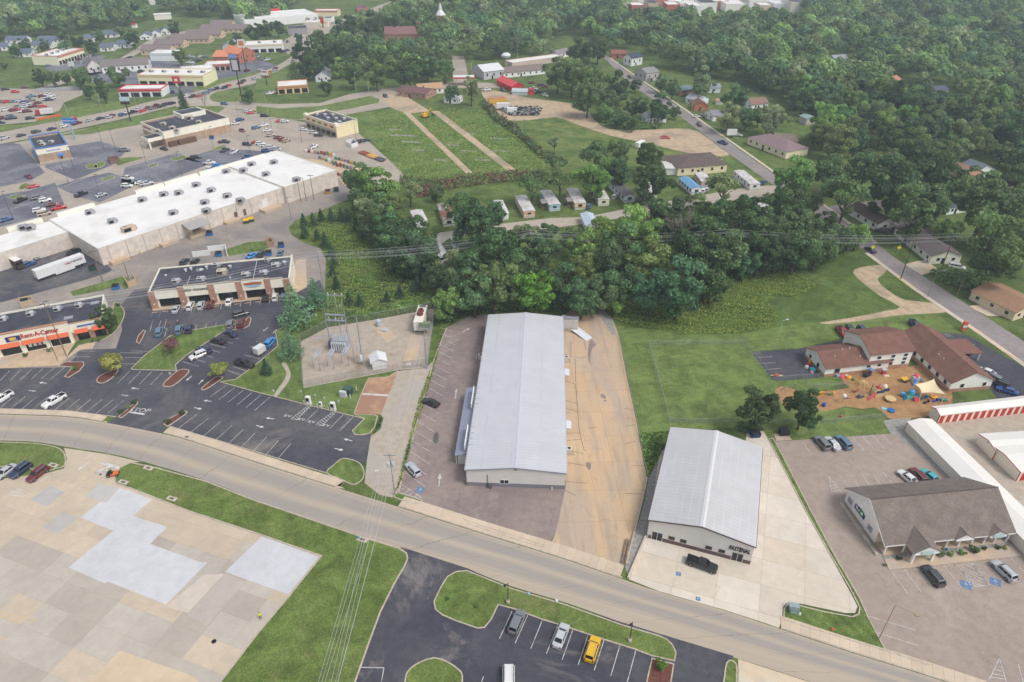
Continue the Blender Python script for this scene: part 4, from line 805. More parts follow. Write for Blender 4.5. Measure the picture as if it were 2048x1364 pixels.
# ---- white office
fo=frame((1772,1089),(2028,1063),3.0);A_=fo[0];e=P(1680,979,3.0)-A_;Do=rot2((e.x,e.y),-fo[1])[1];Wo=fo[2]
of=empty('office',fo[0],fo[1],'white office with big taupe shingle roof, gabled porch and white columns','office building');he=3.0;pd=3.0
def solve_h(fr,pxl,comp,val,lo=0,hi=25):
 for _ in range(40):
  m=(lo+hi)/2;q=loc_of(fr,*pxl,m)[comp]
  if q>val:lo=m
  else:hi=m
 return m
hr=7.4
b=B();b.box(0.3,Wo-.3,pd,Do-.4,0,he);b.obj('wall',MT['solid'],of,color=SW(228,220,216))
for x in(0.3,Wo-.3):
 v=[(x,pd,he-.01),(x,Do-.4,he-.01),(x,Do-.4,he+.12),(x,Do/2,hr-.1),(x,0.05,he+.02),(x,.05,he-.01)];B().add(v,[tuple(range(6))if x>1 else tuple(range(5,-1,-1))]).obj('gable_wall',MT['solid'],of,color=SW(234,228,226))
B().box(0.32,Wo-.32,pd-.12,pd-.002,0,he-.05).obj('stone_front',bricky('pale_stone',SW(214,204,190),SW(200,188,172),SW(190,180,168),2.2),of)
rf=gable_roof(B(),Wo,Do,he,hr,'x',.25,.3,.16).obj('roof',MT['shingle'],of)
b=B();b.box(-.3,Wo+.3,Do/2-.14,Do/2+.14,hr+.1,hr+.2);b.obj('ridge_cap',MT['solid'],of,color=S(98,88,84))
b=B();b.box(-.3,Wo+.3,-.32,-.2,he-.42,he-.04)
for x in(-.36,Wo+.3):
 for y0_,z0_,y1_,z1_ in((-.25,he-.3,Do/2,hr-.12),(Do/2,hr-.12,Do+.25,he-.3)):b.plate((x,y0_,z0_),(x,y1_,z1_),(x,y1_,z1_+.3),(x,y0_,z0_+.3),-.06)
b.obj('fascia',MT['solid'],of,color=S(244,242,240))
b=B();b.box(-.25,Wo+.25,Do+.2,Do+.32,he-.3,he-.08);b.obj('gutter',MT['solid'],of,color=S(240,240,240))
for cx,wd_,pr in((Wo*.252,5.0,2.4),(Wo*.60,3.4,.25),(Wo*.865,3.4,.25)):  # porch gables
 hz=he+wd_*.3;sl=(hr-he)/(Do/2);yb=(hz-he)/sl
 g=B();
 g.plate((cx-wd_/2-.2,-pr-.3,he-.12),(cx,-pr-.3,hz),(cx,yb,hz),(cx-wd_/2-.2,-.1,he-.12),.15);g.plate((cx,-pr-.3,hz),(cx+wd_/2+.2,-pr-.3,he-.12),(cx+wd_/2+.2,-.1,he-.12),(cx,yb,hz),.15)
 pg=g.obj('porch_gable',MT['shingle'],of)
 g=B();g.add([(cx-wd_/2,-pr-.2,he-.35),(cx+wd_/2,-pr-.2,he-.35),(cx+wd_/2,-pr-.2,he-.1),(cx,-pr-.2,hz-.06),(cx-wd_/2,-pr-.2,he-.1)],[(0,1,2,3,4)])
 g.box(cx-wd_/2,cx+wd_/2,-pr-.34,-pr-.22,he-.5,he-.2)
 if pr>1:g.box(cx-wd_/2,cx-wd_/2+.2,-pr-.2,-.3,he-.45,he-.1);g.box(cx+wd_/2-.2,cx+wd_/2,-pr-.2,-.3,he-.45,he-.1)
 solid(g,'pediment',pg,S(240,240,240))
 if wd_!=3.4 or cx>Wo*.7:solid(B().box(cx-1.1,cx+1.1,-pr-.42,-pr-.36,he-.55,he+.35),'sign_board',pg,S(196,222,222))
for t in(.02,.165,.395,.50,.60,.70,.80,.885,.985):B().box(Wo*t-.13,Wo*t+.13,.05,.31,0,he-.4).obj('column',MT['solid'],of,color=S(246,246,246))
for dx in(-2.1,1.9):B().box(Wo*.252+dx-.2,Wo*.252+dx+.2,-2.5,-2.1,0,he-.4).obj('column',MT['solid'],of,color=S(246,246,246))
for t,n in((.33,'window'),(.45,'window'),(.63,'window')):opening(of,'f',Wo*t,.9,1.6,1.3,Wo,Do,out=.05)
for ch in list(of.children):
 if ch.name.startswith('window'):ch.location.y=pd-.12
for t in(.2,.74):o=opening(of,'f',Wo*t,.02,1.8,2.2,Wo,Do,'door',fcol=S(120,60,56));o.location.y=pd-.12
B().sheet([(.35,-.2),(Wo-.35,-.2),(Wo-.35,pd-.15),(.35,pd-.15)],.16).obj('porch_floor',MT['conc_tan'],of)
for u in(Do*.36,Do*.86):o=opening(of,'l',u,.95,1.4,1.25,Wo,Do,fcol=S(214,226,222),pane='steel');o.location.x=.3
sg=B().box(.2,.28,Do*.51,Do*.75,1.5,2.6).obj('wall_sign',MT['solid'],of,color=S(44,72,140))
B().box(.16,.199,Do*.54,Do*.64,1.7,2.9).obj('green_panel',MT['solid'],sg,color=S(70,140,84));B().box(.14,.159,Do*.63,Do*.72,2.0,2.5).obj('white_panel',MT['solid'],sg,color=S(240,244,248));B().box(.14,.159,Do*.555,Do*.6,2.0,2.6).obj('white_panel',MT['solid'],sg,color=S(240,244,248));B().lathe([(.3,0),(.3,.03)],16).obj('roundel',MT['solid'],sg,loc=(.15,Do*.66,2.55),color=S(30,40,90)).rotation_euler=(0,R(-90),0)
kerb=B().box(-1.2,-.6,0,Do-1,0,.35).obj('side_kerb',MT['kerb'],of)
q0,q1=loc_of(fo,1772,1112),loc_of(fo,2045,1093)
B().prism([(0,-1.0),(Wo,-1.0),(Wo,-3.4),(-.6,-3.4)],0,.13).obj('front_walk',MT['conc_tan'],of);B().prism([(0,-.2),(Wo,-.2),(Wo,-.98),(0,-.98)],0,.1).obj('gravel_bed',MT['gravel_g'],of)
for k in range(8):B().box(1.2+k*2.75,2.9+k*2.75,-4.0,-3.85,0,.12).obj('wheel_stop',MT['kerb'],of)
# ---- daycare of three wings
fd=frame((1647,754),(1766,741));dc=empty('daycare',fd[0],fd[1],'white and brick daycare of three wings under brown shingle roofs','daycare')
Wd=fd[2];e=P(1602,696,3.0)-fd[0];Dd=rot2((e.x,e.y),-fd[1])[1]
def wing(root,x0,y0,W,D,he,hr,ridge,brickh=1.2,wallc=SW(238,232,220)):
 gable_walls(B(),W,D,he,hr,ridge,0,x0,y0).obj('wall',col_mat('cream_siding',wallc),root)
 b=B();b.box(x0-.05,x0+W+.05,y0-.05,y0-.002,0,brickh);b.box(x0-.05,x0-.002,y0,y0+D,0,brickh);b.box(x0+W+.002,x0+W+.05,y0,y0+D,0,brickh);b.obj('brick_base',MT['brick'],root)
 gable_roof(B(),W,D,he,hr,ridge,.45,.4,.14,0,x0,y0).obj('roof',MT['shingle_b'],root)
wing(dc,0,0,Wd+1,Dd,2.9,2.9+Dd*.21,'x',.9)
mx0=loc_of(fd,1758,721,5.6)[0];mx1=loc_of(fd,1854,715,5.6)[0]
wing(dc,mx0,.4,mx1-mx0-.8,Dd+2.0,5.4,5.4+Dd*.25,'x',1.2)
ex0=mx1-1.5;gl=loc_of(fd,1896,772,3.2);gr=loc_of(fd,1981,764,3.2);We=max(gr[0]-gl[0],14)
fe=frame((1896,784),(1978,778))
e2=P(1839,727,3.0)-fe[0];De=rot2((e2 .x,e2 .y),-fe[1])[1]
wd3=empty('daycare',fe[0],fe[1],'long brown roofed wing of the daycare beside the side street lot','daycare');wing(wd3,0,0,fe[2],De+14,3.0,5.7,'y',1.0)
for u in(.28,.82):opening(wd3,'f',fe[2]*u,1.2,1.0,1.1,fe[2],De)
for k in range(6):opening(wd3,'l',2+k*3.2,1.1,1.1,1.2,fe[2],De)
opening(dc,'f',3.4,0,1.4,2.2,Wd,Dd,'door',fcol=S(150,170,186));
for u in(.72,.9):opening(dc,'f',Wd*u,1.7,.8,.45,Wd,Dd,fcol=S(70,70,74))
for u in(.22,.55,.85):
 for z in(1.3,2.5,3.7):o=opening(dc,'f',mx0+(mx1-mx0-.8)*u,z,1.0,.75,Wd,Dd,fcol=S(200,206,214));o.location.y=.4
opening(dc,'l',Dd*.35,0,1.0,2.1,Wd,Dd,'door');opening(dc,'l',Dd*.75,1.2,.9,1.0,Wd,Dd)
for x,y in((3.5,2.6),(6.5,4.4),(8.6,4.4),(10.4,2.0)):solid(B().tube((x,y,2.8+y*.42),(x,y,3.5+y*.42),.14,n=8),'roof_vent',dc,S(226,222,220))
for y in(8,10):solid(B().tube((2.6,y,3.8),(2.6,y,4.7),.14,n=8),'roof_vent',wd3,S(226,222,220))
solid(B().plate((fe[2]-.3,De+3,2.85),(fe[2]+6,De+3,2.6),(fe[2]+6,De+10,2.6),(fe[2]-.3,De+10,2.85),.12),'entrance_canopy',wd3,S(140,100,92),'shingle_o')
for y in(De+3.5,De+9.5):solid(B().box(fe[2]+5.6,fe[2]+5.8,y,y+.2,0,2.6),'canopy_post',wd3,S(236,232,226))
# ---- storage blocks
def storage(a,b_,D,L,label,ndoor,dh=2.1,dw=None,he=2.6,hr=3.2,front=True):
 f=frame(a,b_);W=L or f[2];r=empty('storage_block',f[0],f[1],label,'storage units')
 gable_walls(B(),W,D,he,hr,'x').obj('wall',MT['wall_cream'],r);gable_roof(B(),W,D,he,hr,'x',.15,.12,.08).obj('roof',MT['roof_white'],r)
 b=B()
 for x in(-.15,W+.12):
  for y0_,z0_,y1_,z1_ in((-.15,he-.12,D/2,hr-.02),(D/2,hr-.02,D+.15,he-.12)):b.plate((x,y0_,z0_),(x,y1_,z1_),(x,y1_,z1_+.17),(x,y0_,z0_+.17),-.03)
 for x in(-.06,W-.09):b.box(x,x+.15,-.04,.1,0,he-.1)
 b.obj('red_trim',MT['solid'],r,color=S(186,64,58))
 if front:
  pitch=W/ndoor;dw=dw or pitch*.62
  for k in range(ndoor):
   o=B().box(pitch*(k+.5)-dw/2,pitch*(k+.5)+dw/2,-.06,-.003,.03,dh).obj('roller_door',MT['red_door'],r)
 b=B();n=max(2,int(W/14))
 for k in range(1,n):b.box(W*k/n-.05,W*k/n+.05,-.2,-.13,he-.06,he+.06)
 b.obj('seam',MT['satin'],r,color=S(226,222,216));return r
MT['wall_cream']=ribbed('cream_wall_metal',SW(226,218,204),'X',.3,.03,.6,depth=.02)
MT['red_door']=ribbed('red_roller_door',S(206,62,54),'Z',.3,.05,.5,depth=.02)
d1=(P(1898,954)-P(1808,861)).to_2d();L1=92.0
def storage_w(loc,rz,W,D,label,**k):
 global frame
 keep=frame;frame=lambda*a_,**kk_:(Vector(loc),rz,W,None)
 try:return storage((0,0),(0,0),D,W,label,**k)
 finally:frame=keep
storage_w(P(1808,861),math.atan2(d1 .y,d1 .x),L1,frame((1813,839),(1946,969),2.6,(1861,834))[3],'longest white storage block running diagonally behind the white office',ndoor=1,front=False)
storage((1873,847),(2048,826),frame((1880,833),(2048,813),2.6,(1861,817))[3],62,'white storage block with a long row of narrow red doors beside the daycare lawn',34,2.2,1.05)
storage((1984,920),(2048,916),frame((1992,902),(2048,899),2.6,(1956,868))[3],30,'white storage block with wide red doors cut by the right edge',8,2.2,2.6)
storage((2032,962),(2090,955),9.5,24,'lowest white storage block just showing at the right edge',6,2.2,2.6)
# ---- rental store strip (left)
fr3=frame((-60,725),(216,670));Wr=fr3[2];e=P(213,589,5.4)-fr3[0];Dr=rot2((e.x,e.y),-fr3[1])[1]
rs=empty('rental_store',fr3[0],fr3[1],'white strip store with Rent-A-Center lettering and orange awnings','store')
xs=loc_of(fr3,151,681)[0]
parapet_box(rs,Wr,Dr,5.6,MT['stucco'],MT['epdm'],.5)
B().box(0,xs,-.6,-.004,0,6.5).obj('tall_front',MT['stucco'],rs);B().box(-.05,xs+.06,-.7,.3,6.502,6.7).obj('coping',MT['solid'],rs,color=S(196,150,120))
B().box(xs+.07,Wr+.05,-.08,.35,5.602,5.75).obj('coping',MT['solid'],rs,color=S(196,150,120))
b=B();b.box(xs+.1,Wr+.06,-.12,-.003,0,2.9);b.box(Wr+.003,Wr+.12,-.1,4.5,0,4.8);b.box(Wr+.003,Wr+.1,4.5,Dr,0,2.2);b.obj('brick_face',MT['brick'],rs)
b=B()
def shopfront(root,x0,x1,y,h=2.6,n=4,z=.25):
 o=solid(B().box(x0,x1,y-.08,y-.004,z,z+h),'shop_window',root,S(60,60,62))
 for k in range(n):B().box(x0+.08+(x1-x0-.1)*k/n,x0+(x1-x0-.1)*(k+1)/n,y-.1,y-.081,z+.08,z+h-.08).obj('pane',MT['glass'],o)
 return o
for pa_,pb_ in(((9,711),(47,704)),((58,702),(96,694)),((107,692),(144,684))):
 x0,x1=loc_of(fr3,*pa_)[0],loc_of(fr3,*pb_)[0];o=shopfront(rs,x0,x1,-.6)
 B().plate((x0-.6,-1.5,2.75),(x1+.3,-1.5,2.75),(x1+.3,-.61,3.7),(x0-.6,-.61,3.7),.06).obj('awning',MT['solid'],rs,color=S(226,116,76))
for k in range(4):B().box(loc_of(fr3,58,702)[0]+.6+k*1.15,loc_of(fr3,58,702)[0]+1.4+k*1.15,-.73,-.71,1.5,2.6).obj('poster',MT['solid'],rs,color=[S(236,240,246),S(226,232,240),S(226,190,196),S(232,240,244)][k])
for pa_,pb_ in(((160,680),(183,676)),((194,672),(216,669))):
 x0,x1=loc_of(fr3,*pa_)[0],loc_of(fr3,*pb_)[0];shopfront(rs,x0,x1,-.13)
 B().plate((x0-.3,-1.2,2.9),(x1+.1,-1.2,2.9),(x1+.1,-.14,3.7),(x0-.3,-.14,3.7),.06).obj('awning',MT['solid'],rs,color=S(230,112,78))
MT['sign_red']=pm('red_sign_face',S(206,30,52),S(196,24,46),2,.5)
letters(rs,'Rent-A-Center',1.9,MT['sign_red'],loc_of(fr3,41,676,4.9)[0],loc_of(fr3,116,662,4.9)[0],-.68,5.0,.03)
c1=loc_of(fr3,25,678,5.0)[0];lg=solid(B().box(c1-1.7,c1+1.7,-.75,-.62,4.1,5.6),'logo_panel',rs,S(52,62,126));solid(B().box(c1-.9,c1+.7,-.78,-.751,4.55,5.3),'yellow_mark',lg,S(246,196,46))
solid(B().box(c1-.8,c1+.9,-.78,-.751,4.3,4.42),'white_stripe',lg,S(236,236,240))
MT['sign_blue']=pm('blue_sign_face',S(46,108,190),S(40,98,180),2,.5)
c2=loc_of(fr3,172,650,4.6)[0];solid(B().box(c2-2.3,c2+2.3,-.2,-.13,4.35,4.75),'blue_sign',rs,S(46,108,190))
for pxy in((5,637),(60,627),(114,617),(157,610)):u_=loc_of(fr3,*pxy,5.8);rooftop_unit(rs,u_[0],u_[1],5.15,(1.7,1.4,1.2),S(212,212,216))
for pxy in((137,636),(190,606)):u_=loc_of(fr3,*pxy,5.1);solid(B().cbox((u_[0],u_[1],5.22),(2.2,1.8,.08)),'roof_hatch',rs,S(160,164,176))
# ---- brick pillared strip mall
fm=frame((306,616),(584,588));Wm=fm[2];e=P(589,511,5.4)-fm[0];Dm=rot2((e.x,e.y),-fm[1])[1]
sm_=empty('strip_mall',fm[0],fm[1],'dark roofed strip mall with cream panels and brick pillars facing the lot','strip mall')
parapet_box(sm_,Wm,Dm,5.4,MT['stucco'],MT['epdm'],.4)
B().box(Wm+.003,Wm+.3,0,Dm,0,5.9).obj('side_wall',MT['stucco'],sm_)
pil=[loc_of(fm,*q)[0]for q in((312,616),(371,610),(430,604),(485,598),(541,592),(588,588))]
for k,x in enumerate(pil):
 x=min(x,Wm-.9);b=B().box(x-.9,x+.9,-.75,-.003,0,5.75 if k in(0,5)else 6.4);o=b.obj('brick_pillar',MT['brick'],sm_);solid(B().cbox((x,-.85,1.6),(.3,.2,.5)),'wall_lamp',o,S(240,238,230))
for k in range(5):
 x0,x1=pil[k]+.92,min(pil[k+1],Wm-.9)-.92;hh=(5.8,6.5,6.3,6.5,6.0)[k]
 B().box(x0,x1,-.6,-.004,3.1,hh).obj('sign_panel',MT['stucco'],sm_);shopfront(sm_,x0+.6,x1-.1,-.02,2.5,5)
 B().box(x0,x1,-.63,.3,hh+.002,hh+.14).obj('coping',MT['solid'],sm_,color=S(170,158,146))
cx=(pil[1]+pil[2])/2;letters(sm_,'GOLD • EXCHANGE',1.0,MT['black'],cx-3.4,cx+3.4,-.66,5.1,.01)
cx=(pil[3]+pil[4])/2;b=B()
n=20;sg=B().add([(math.cos(2*math.pi*k/n)*2.3,0,math.sin(2*math.pi*k/n)*1.0)for k in range(n)]+[(math.cos(2*math.pi*k/n)*2.3,-.1,math.sin(2*math.pi*k/n)*1.0)for k in range(n)],[(k,(k+1)%n,n+(k+1)%n,n+k)for k in range(n)]+[tuple(range(2*n-1,n-1,-1))]).obj('oval_sign',MT['solid'],sm_,loc=(cx,-.62,5.0),color=S(150,196,210))
solid(B().box(-2.6,2.6,-.2,-.11,.05,.75),'orange_banner',sg,S(206,112,62));solid(B().box(-1.9,1.9,-.16,-.11,-.6,-.45),'white_stripe',sg,S(236,240,242))
for pxy,s_,c_ in(((352,562),(2.2,1.6,1.2),S(196,196,200)),((402,558),(2.2,1.6,1.2),S(196,196,200)),((444,545),(2.8,2.2,1.6),S(206,194,168)),((491,549),(2.2,1.6,1.2),S(200,200,204)),((527,545),(2.2,1.6,1.2),S(206,206,210)),((433,530),(2.2,1.4,1.1),S(196,196,200)),((551,530),(2.4,1.6,1.2),S(206,206,210)),((534,520),(1.6,1.3,1.0),S(196,196,200)),((569,524),(1.2,1.6,.8),S(206,216,226)),((413,534),(.9,.9,.9),S(220,220,224)),((371,540),(.9,.9,.9),S(220,220,224)),((382,537),(.9,.9,.9),S(220,220,224)),((460,533),(1.2,1.0,.9),S(200,200,204)),((460,555),(.5,.5,.8),S(220,220,224)),((331,549),(.7,.7,.5),S(226,226,230)),((399,538),(1.8,1.2,.5),S(214,216,222))):
 u_=loc_of(fm,*pxy,5.6)
 if s_[0]>1.4:rooftop_unit(sm_,u_[0],u_[1],5.03,s_,c_)
 else:solid(B().lathe([(s_[0]*.3,0),(s_[0]*.3,s_[2]*.6),(s_[0]*.5,s_[2]*.65),(s_[0]*.5,s_[2])],10,(u_[0],u_[1],5.03)),'roof_vent',sm_,c_)
for x0,x1,y in((pil[1]+1,pil[1]+1.15,1.5),):B().box(x0,x1,1.2,9,5.03,5.12).obj('conduit',MT['satin'],sm_,color=S(200,200,206))
B().box(Wm*.73,Wm*.73+.2,1.0,Dm-1,5.03,5.3).obj('roof_divider',MT['satin'],sm_,color=S(180,184,194))
for k in range(14):u_=loc_of(fm,*(np.array((313,618))*(1-k/13)+np.array((578,590))*k/13));B().box(u_[0]-.8,u_[0]+.8,-3.1,-2.95,0,.14).obj('wheel_stop',MT['yellow_line'],sm_)
# ---- big white roofed shopping block
fb=frame((212,534),(677,371));Wb=fb[2];e=P(540,311,6.2)-fb[0];Db=rot2((e.x,e.y),-fb[1])[1];hb=6.2
mb=empty('shopping_block',fb[0],fb[1],'huge white roofed shopping block with blank beige rear wall','shopping block')
xs1=loc_of(fb,583,410)[0]
def bigblock(x0,x1,y0,y1,h,t=.35):
 B().box(x0,x1,y0,y1,0,h).obj('wall',MT['block'],mb);b=B()
 for q in((x0-.08,x1+.08,y0-.08,y0+t),(x0-.08,x1+.08,y1-t,y1+.08),(x0-.08,x0+t,y0+t,y1-t),(x1-t,x1+.08,y0+t,y1-t)):b.box(*q,h+.003,h+.18)
 b.obj('parapet',MT['solid'],mb,color=S(232,228,222));B().sheet([(x0+t,y0+t),(x1-t,y0+t),(x1-t,y1-t),(x0+t,y1-t)],h+.02).obj('roof',MT['membrane'],mb)
bigblock(0,xs1,1.5,Db,hb);bigblock(xs1+.02,Wb,0,Db+2,hb+.5)
w0=loc_of(fb,122,467,hb)[1];bigblock(-75,-.02,w0,Db-1,hb-.3)
for k in range(int(xs1/6)):B().box(3+k*6-.12,3+k*6+.12,1.4,1.49,0,hb-.2).obj('pilaster',MT['solid'],mb,color=S(196,186,176))
for(pa_,pb_)in(((0,448),(72,428)),((102,421),(182,402)),((264,380),(325,365)),((326,365),(395,346)),((398,346),(537,310))):
 x0=loc_of(fb,*pa_,hb+1.2)[0];x1=loc_of(fb,*pb_,hb+1.2)[0];yy=Db-.3
 B().box(x0,x1-.3,yy,yy+1.4,hb-.4,hb+1.3).obj('false_front',MT['stucco'],mb);B().sheet([(x0,yy),(x1-.3,yy),(x1-.3,yy+1.4),(x0,yy+1.4)],hb+1.32).obj('coping',MT['membrane'],mb)
for k,pxy in enumerate(((179,424),(224,442),(284,399),(327,388),(357,385),(392,369),(422,380),(454,391),(480,400),(409,404),(346,425),(412,421),(60,454),(46,454),(452,342),(487,342),(503,330),(532,350),(548,326),(593,361))):
 u_=loc_of(fb,*pxy,hb+.8);rooftop_unit(mb,u_[0],u_[1],hb+(.52 if u_[0]>xs1 else 0.02),(2.6,2.0,1.6),S(176,174,178),rz=R(-8))
u_=loc_of(fb,257,458,hb+.8);rooftop_unit(mb,u_[0],u_[1],hb+.02,(4.2,2.4,1.9),S(208,188,164))
for pxy,wd_,hh,cc in(((472,438),1.2,2.1,S(110,84,72)),((536,420),2.6,3.2,S(236,238,244)),((490,432),1.1,2.1,S(120,96,84)),((395,466),3.0,3.0,S(120,116,116))):
 u_=loc_of(fb,*pxy);y=1.44;x=u_[0];B().box(x-wd_/2,x+wd_/2,y-.05,y+.05,.9 if cc[2]>.3 else.4,hh+.9).obj('rear_door',MT['solid'],mb,color=cc)
x=loc_of(fb,536,420)[0];B().box(x-3,x+5,-2.5,1.45,0,1.0).obj('loading_dock',MT['conc_tan'],mb)
x=loc_of(fb,395,470)[0];B().plate((x-4,-4.0,4.2),(x+4,-4.0,4.2),(x+4,1.45,5.2),(x-4,1.45,5.2),.1).obj('dock_canopy',MT['satin'],mb,color=S(176,172,172));B().box(x-3.5,x+3.5,-1.8,1.45,0,1.1).obj('loading_dock',MT['conc_tan'],mb)
for q in((-3.6,),(3.6,)):solid(B().tube((x+q[0],-3.8,0),(x+q[0],-3.8,4.2),.09,n=6),'canopy_post',mb,S(214,190,96))
for pxy in((345,492),(238,522),(470,447)):u_=loc_of(fb,*pxy);B().box(u_[0]-3,u_[0]+3,-.9,1.45,0,1.0).obj('ramp_wall',MT['conc_tan'],mb)
for pxy in((280,508),(318,500)):u_=loc_of(fb,*pxy);solid(B().tube((u_[0],.3,0),(u_[0],.3,1.6),.16),'bollard',mb,S(224,190,90))
# ---- blue trimmed bank
fk=frame((82,329),(145,318));Wk=fk[2];e=P(40,307)-fk[0];Dk=rot2((e.x,e.y),-fk[1])[1]
bk=empty('bank',fk[0],fk[1],'tan brick bank with bright blue roof edge and awnings at the far left','bank');hk=7.0
parapet_box(bk,Wk,Dk,hk,MT['brick_t'],MT['epdm'],.9)
b=B()
for q in((-.1,Wk+.1,-.12,-.003),(-.1,Wk+.1,Dk+.003,Dk+.12),(-.12,-.003,0,Dk),(Wk+.003,Wk+.12,0,Dk)):b.box(*q,hk-2.6,hk-.25)
b.obj('sign_band',MT['stucco'],bk);b=B()
for q in((-.2,Wk+.2,-.2,.35),(-.2,Wk+.2,Dk-.35,Dk+.2),(-.2,.35,.36,Dk-.36),(Wk-.35,Wk+.2,.36,Dk-.36)):b.box(*q,hk+.004,hk+.35)
b.obj('blue_coping',MT['solid'],bk,color=S(72,138,214));solid(B().box(Wk*.3,Wk*.75,-.2,-.121,hk-1.8,hk-1.1),'faded_sign',bk,S(186,196,222))
for k in range(3):B().plate((-1.2,1.5+k*4.5,2.6),(-1.2,4.5+k*4.5,2.6),(-.02,4.5+k*4.5,3.4),(-.02,1.5+k*4.5,3.4),-.06).obj('awning',MT['solid'],bk,color=S(52,132,214));opening(bk,'l',3+k*4.5,.8,2.2,1.8,Wk,Dk)
B().plate((Wk*.6,-1.0,2.7),(Wk*.78,-1.0,2.7),(Wk*.78,-.13,3.6),(Wk*.6,-.13,3.6),.06).obj('awning',MT['solid'],bk,color=S(52,132,214));opening(bk,'f',Wk*.69,.1,1.0,2.1,Wk,Dk,'door')
B().box(-.3,Wk+.3,-.6,-.004,0,.9).obj('plinth',MT['kerb'],bk)
for pxy in((80,284),(86,289),(102,284)):u_=loc_of(fk,*pxy,6.6);rooftop_unit(bk,min(max(u_[0],2),Wk-2),min(max(u_[1],2),Dk-2),hk-.88,(2.0,1.5,1.2),S(216,216,210))
# ---- beige store with dark flat roof
fz=frame((334,294),(463,264));Wz=fz[2];e=P(262,249,7.2)-fz[0];Dz=rot2((e.x,e.y),-fz[1])[1]
bs_=empty('store',fz[0],fz[1],'beige store with dark flat roof, cream band and drive-through canopy','store');hz=7.2
parapet_box(bs_,Wz,Dz,hz,MT['brick_t'],MT['epdm'],.7);b=B()
for q in((-.1,Wz+.1,-.12,-.003),(-.1,Wz+.1,Dz+.003,Dz+.12),(-.12,-.003,0,Dz),(Wz+.003,Wz+.12,0,Dz)):b.box(*q,hz-3.2,hz+.15)
b.obj('cream_band',MT['stucco'],bs_);b=B()
for q in((-.2,Wz+.2,-.2,.3),(-.2,Wz+.2,Dz-.3,Dz+.2),(-.2,.3,.31,Dz-.31),(Wz-.3,Wz+.2,.31,Dz-.31)):b.box(*q,hz+.154,hz+.32)
b.obj('coping',MT['solid'],bs_,color=S(236,226,210))
for pxy,s_ in(((326,248),2.4),((344,256),2.6),((378,237),3.4),((397,244),2.4),((314,261),2.2),((353,260),2.0)):u_=loc_of(fz,*pxy,hz);rooftop_unit(bs_,u_[0],u_[1],hz-.68,(s_,s_*.75,s_*.6),S(206,196,182))
B().box(Wz*.52,Wz*.9,Dz-8,Dz+1.5,hz-.5,hz+1.8).obj('entrance_tower',MT['stucco'],bs_);B().sheet([(Wz*.54,Dz-7.6),(Wz*.88,Dz-7.6),(Wz*.88,Dz+1.1),(Wz*.54,Dz+1.1)],hz+1.82).obj('tower_roof',MT['epdm'],bs_)
B().box(-7.5,-.13,1.5,8.5,3.6,5.2).obj('drive_canopy',MT['stucco'],bs_);B().sheet([(-7.1,1.9),(-.5,1.9),(-.5,8.1),(-7.1,8.1)],5.22).obj('canopy_roof',MT['epdm'],bs_)
for x,y in((-7.2,1.8),(-7.2,7.7)):B().box(x,x+.6,y,y+.6,0,3.6).obj('canopy_column',MT['stucco'],bs_)
solid(B().box(-.3,-.13,Dz*.55,Dz*.9,hz-1.7,hz-1.0),'red_sign',bs_,S(176,62,58))
solid(B().box(Wz*.16,Wz*.42,-2.2,-.15,0,2.4),'timber_screen',bs_,S(112,86,72));solid(B().box(Wz*.03,Wz*.13,-2.2,-.15,0,2.4),'timber_screen',bs_,S(112,86,72))
opening(bs_,'f',Wz*.5,0,1.2,2.2,Wz,Dz,'door',fcol=S(190,186,180),pane='steel')
for u in(.6,.93):solid(B().tube((Wz*u,-.3,0),(Wz*u,-.3,hz-2.0),.12,n=6),'downpipe',bs_,S(236,228,214))
# ---- small cream strip mall of five shops
f5=frame((613,254),(675,276));W5=f5[2];e=P(715,264)-f5[0];D5=rot2((e.x,e.y),-f5[1])[1]
c5=empty('strip_mall',f5[0],f5[1],'small cream strip mall of five shops with dark roof beside the weedy field','strip mall');h5=6.6
parapet_box(c5,W5,D5,h5,col_mat('yellow_cream_stucco',SW(234,214,176)),MT['epdm'],.7)
for k in range(6):shopfront(c5,.8+k*(W5-1.2)/6,(k+1)*(W5-1.2)/6,-.02,2.4,3);
B().plate((-.2,-1.4,3.0),(W5+.2,-1.4,3.0),(W5+.2,-.05,3.3),(-.2,-.05,3.3),.08).obj('canopy',MT['satin'],c5,color=S(140,134,130))
for k,cc in enumerate((S(196,54,52),S(176,74,60),S(120,150,70),S(170,100,80),S(206,60,56))):solid(B().box(W5*(.06+.19*k),W5*(.06+.19*k)+2.6,-.16,-.005,4.5,5.4),'shop_sign',c5,cc)
for x in(-.4,W5-1.6):B().box(x,x+2,-.4,1.5,h5-.9,h5+.7).obj('corner_tower',MT['stucco'],c5)
b=B();b.box(-.15,W5+.15,-.2,.3,h5+.003,h5+.25);b.box(W5-.3,W5+.15,.31,D5+.1,h5+.003,h5+.25);b.box(-.15,W5-.31,D5-.3,D5+.1,h5+.003,h5+.25);b.box(-.15,.3,.31,D5-.31,h5+.003,h5+.25);b.obj('coping',MT['stucco'],c5)
for i_ in range(7):rooftop_unit(c5,W5*(.15+.12*i_),D5*(.35+.2*(i_%3)),h5-.68,(2.0,1.6,1.2),S(206,208,210))
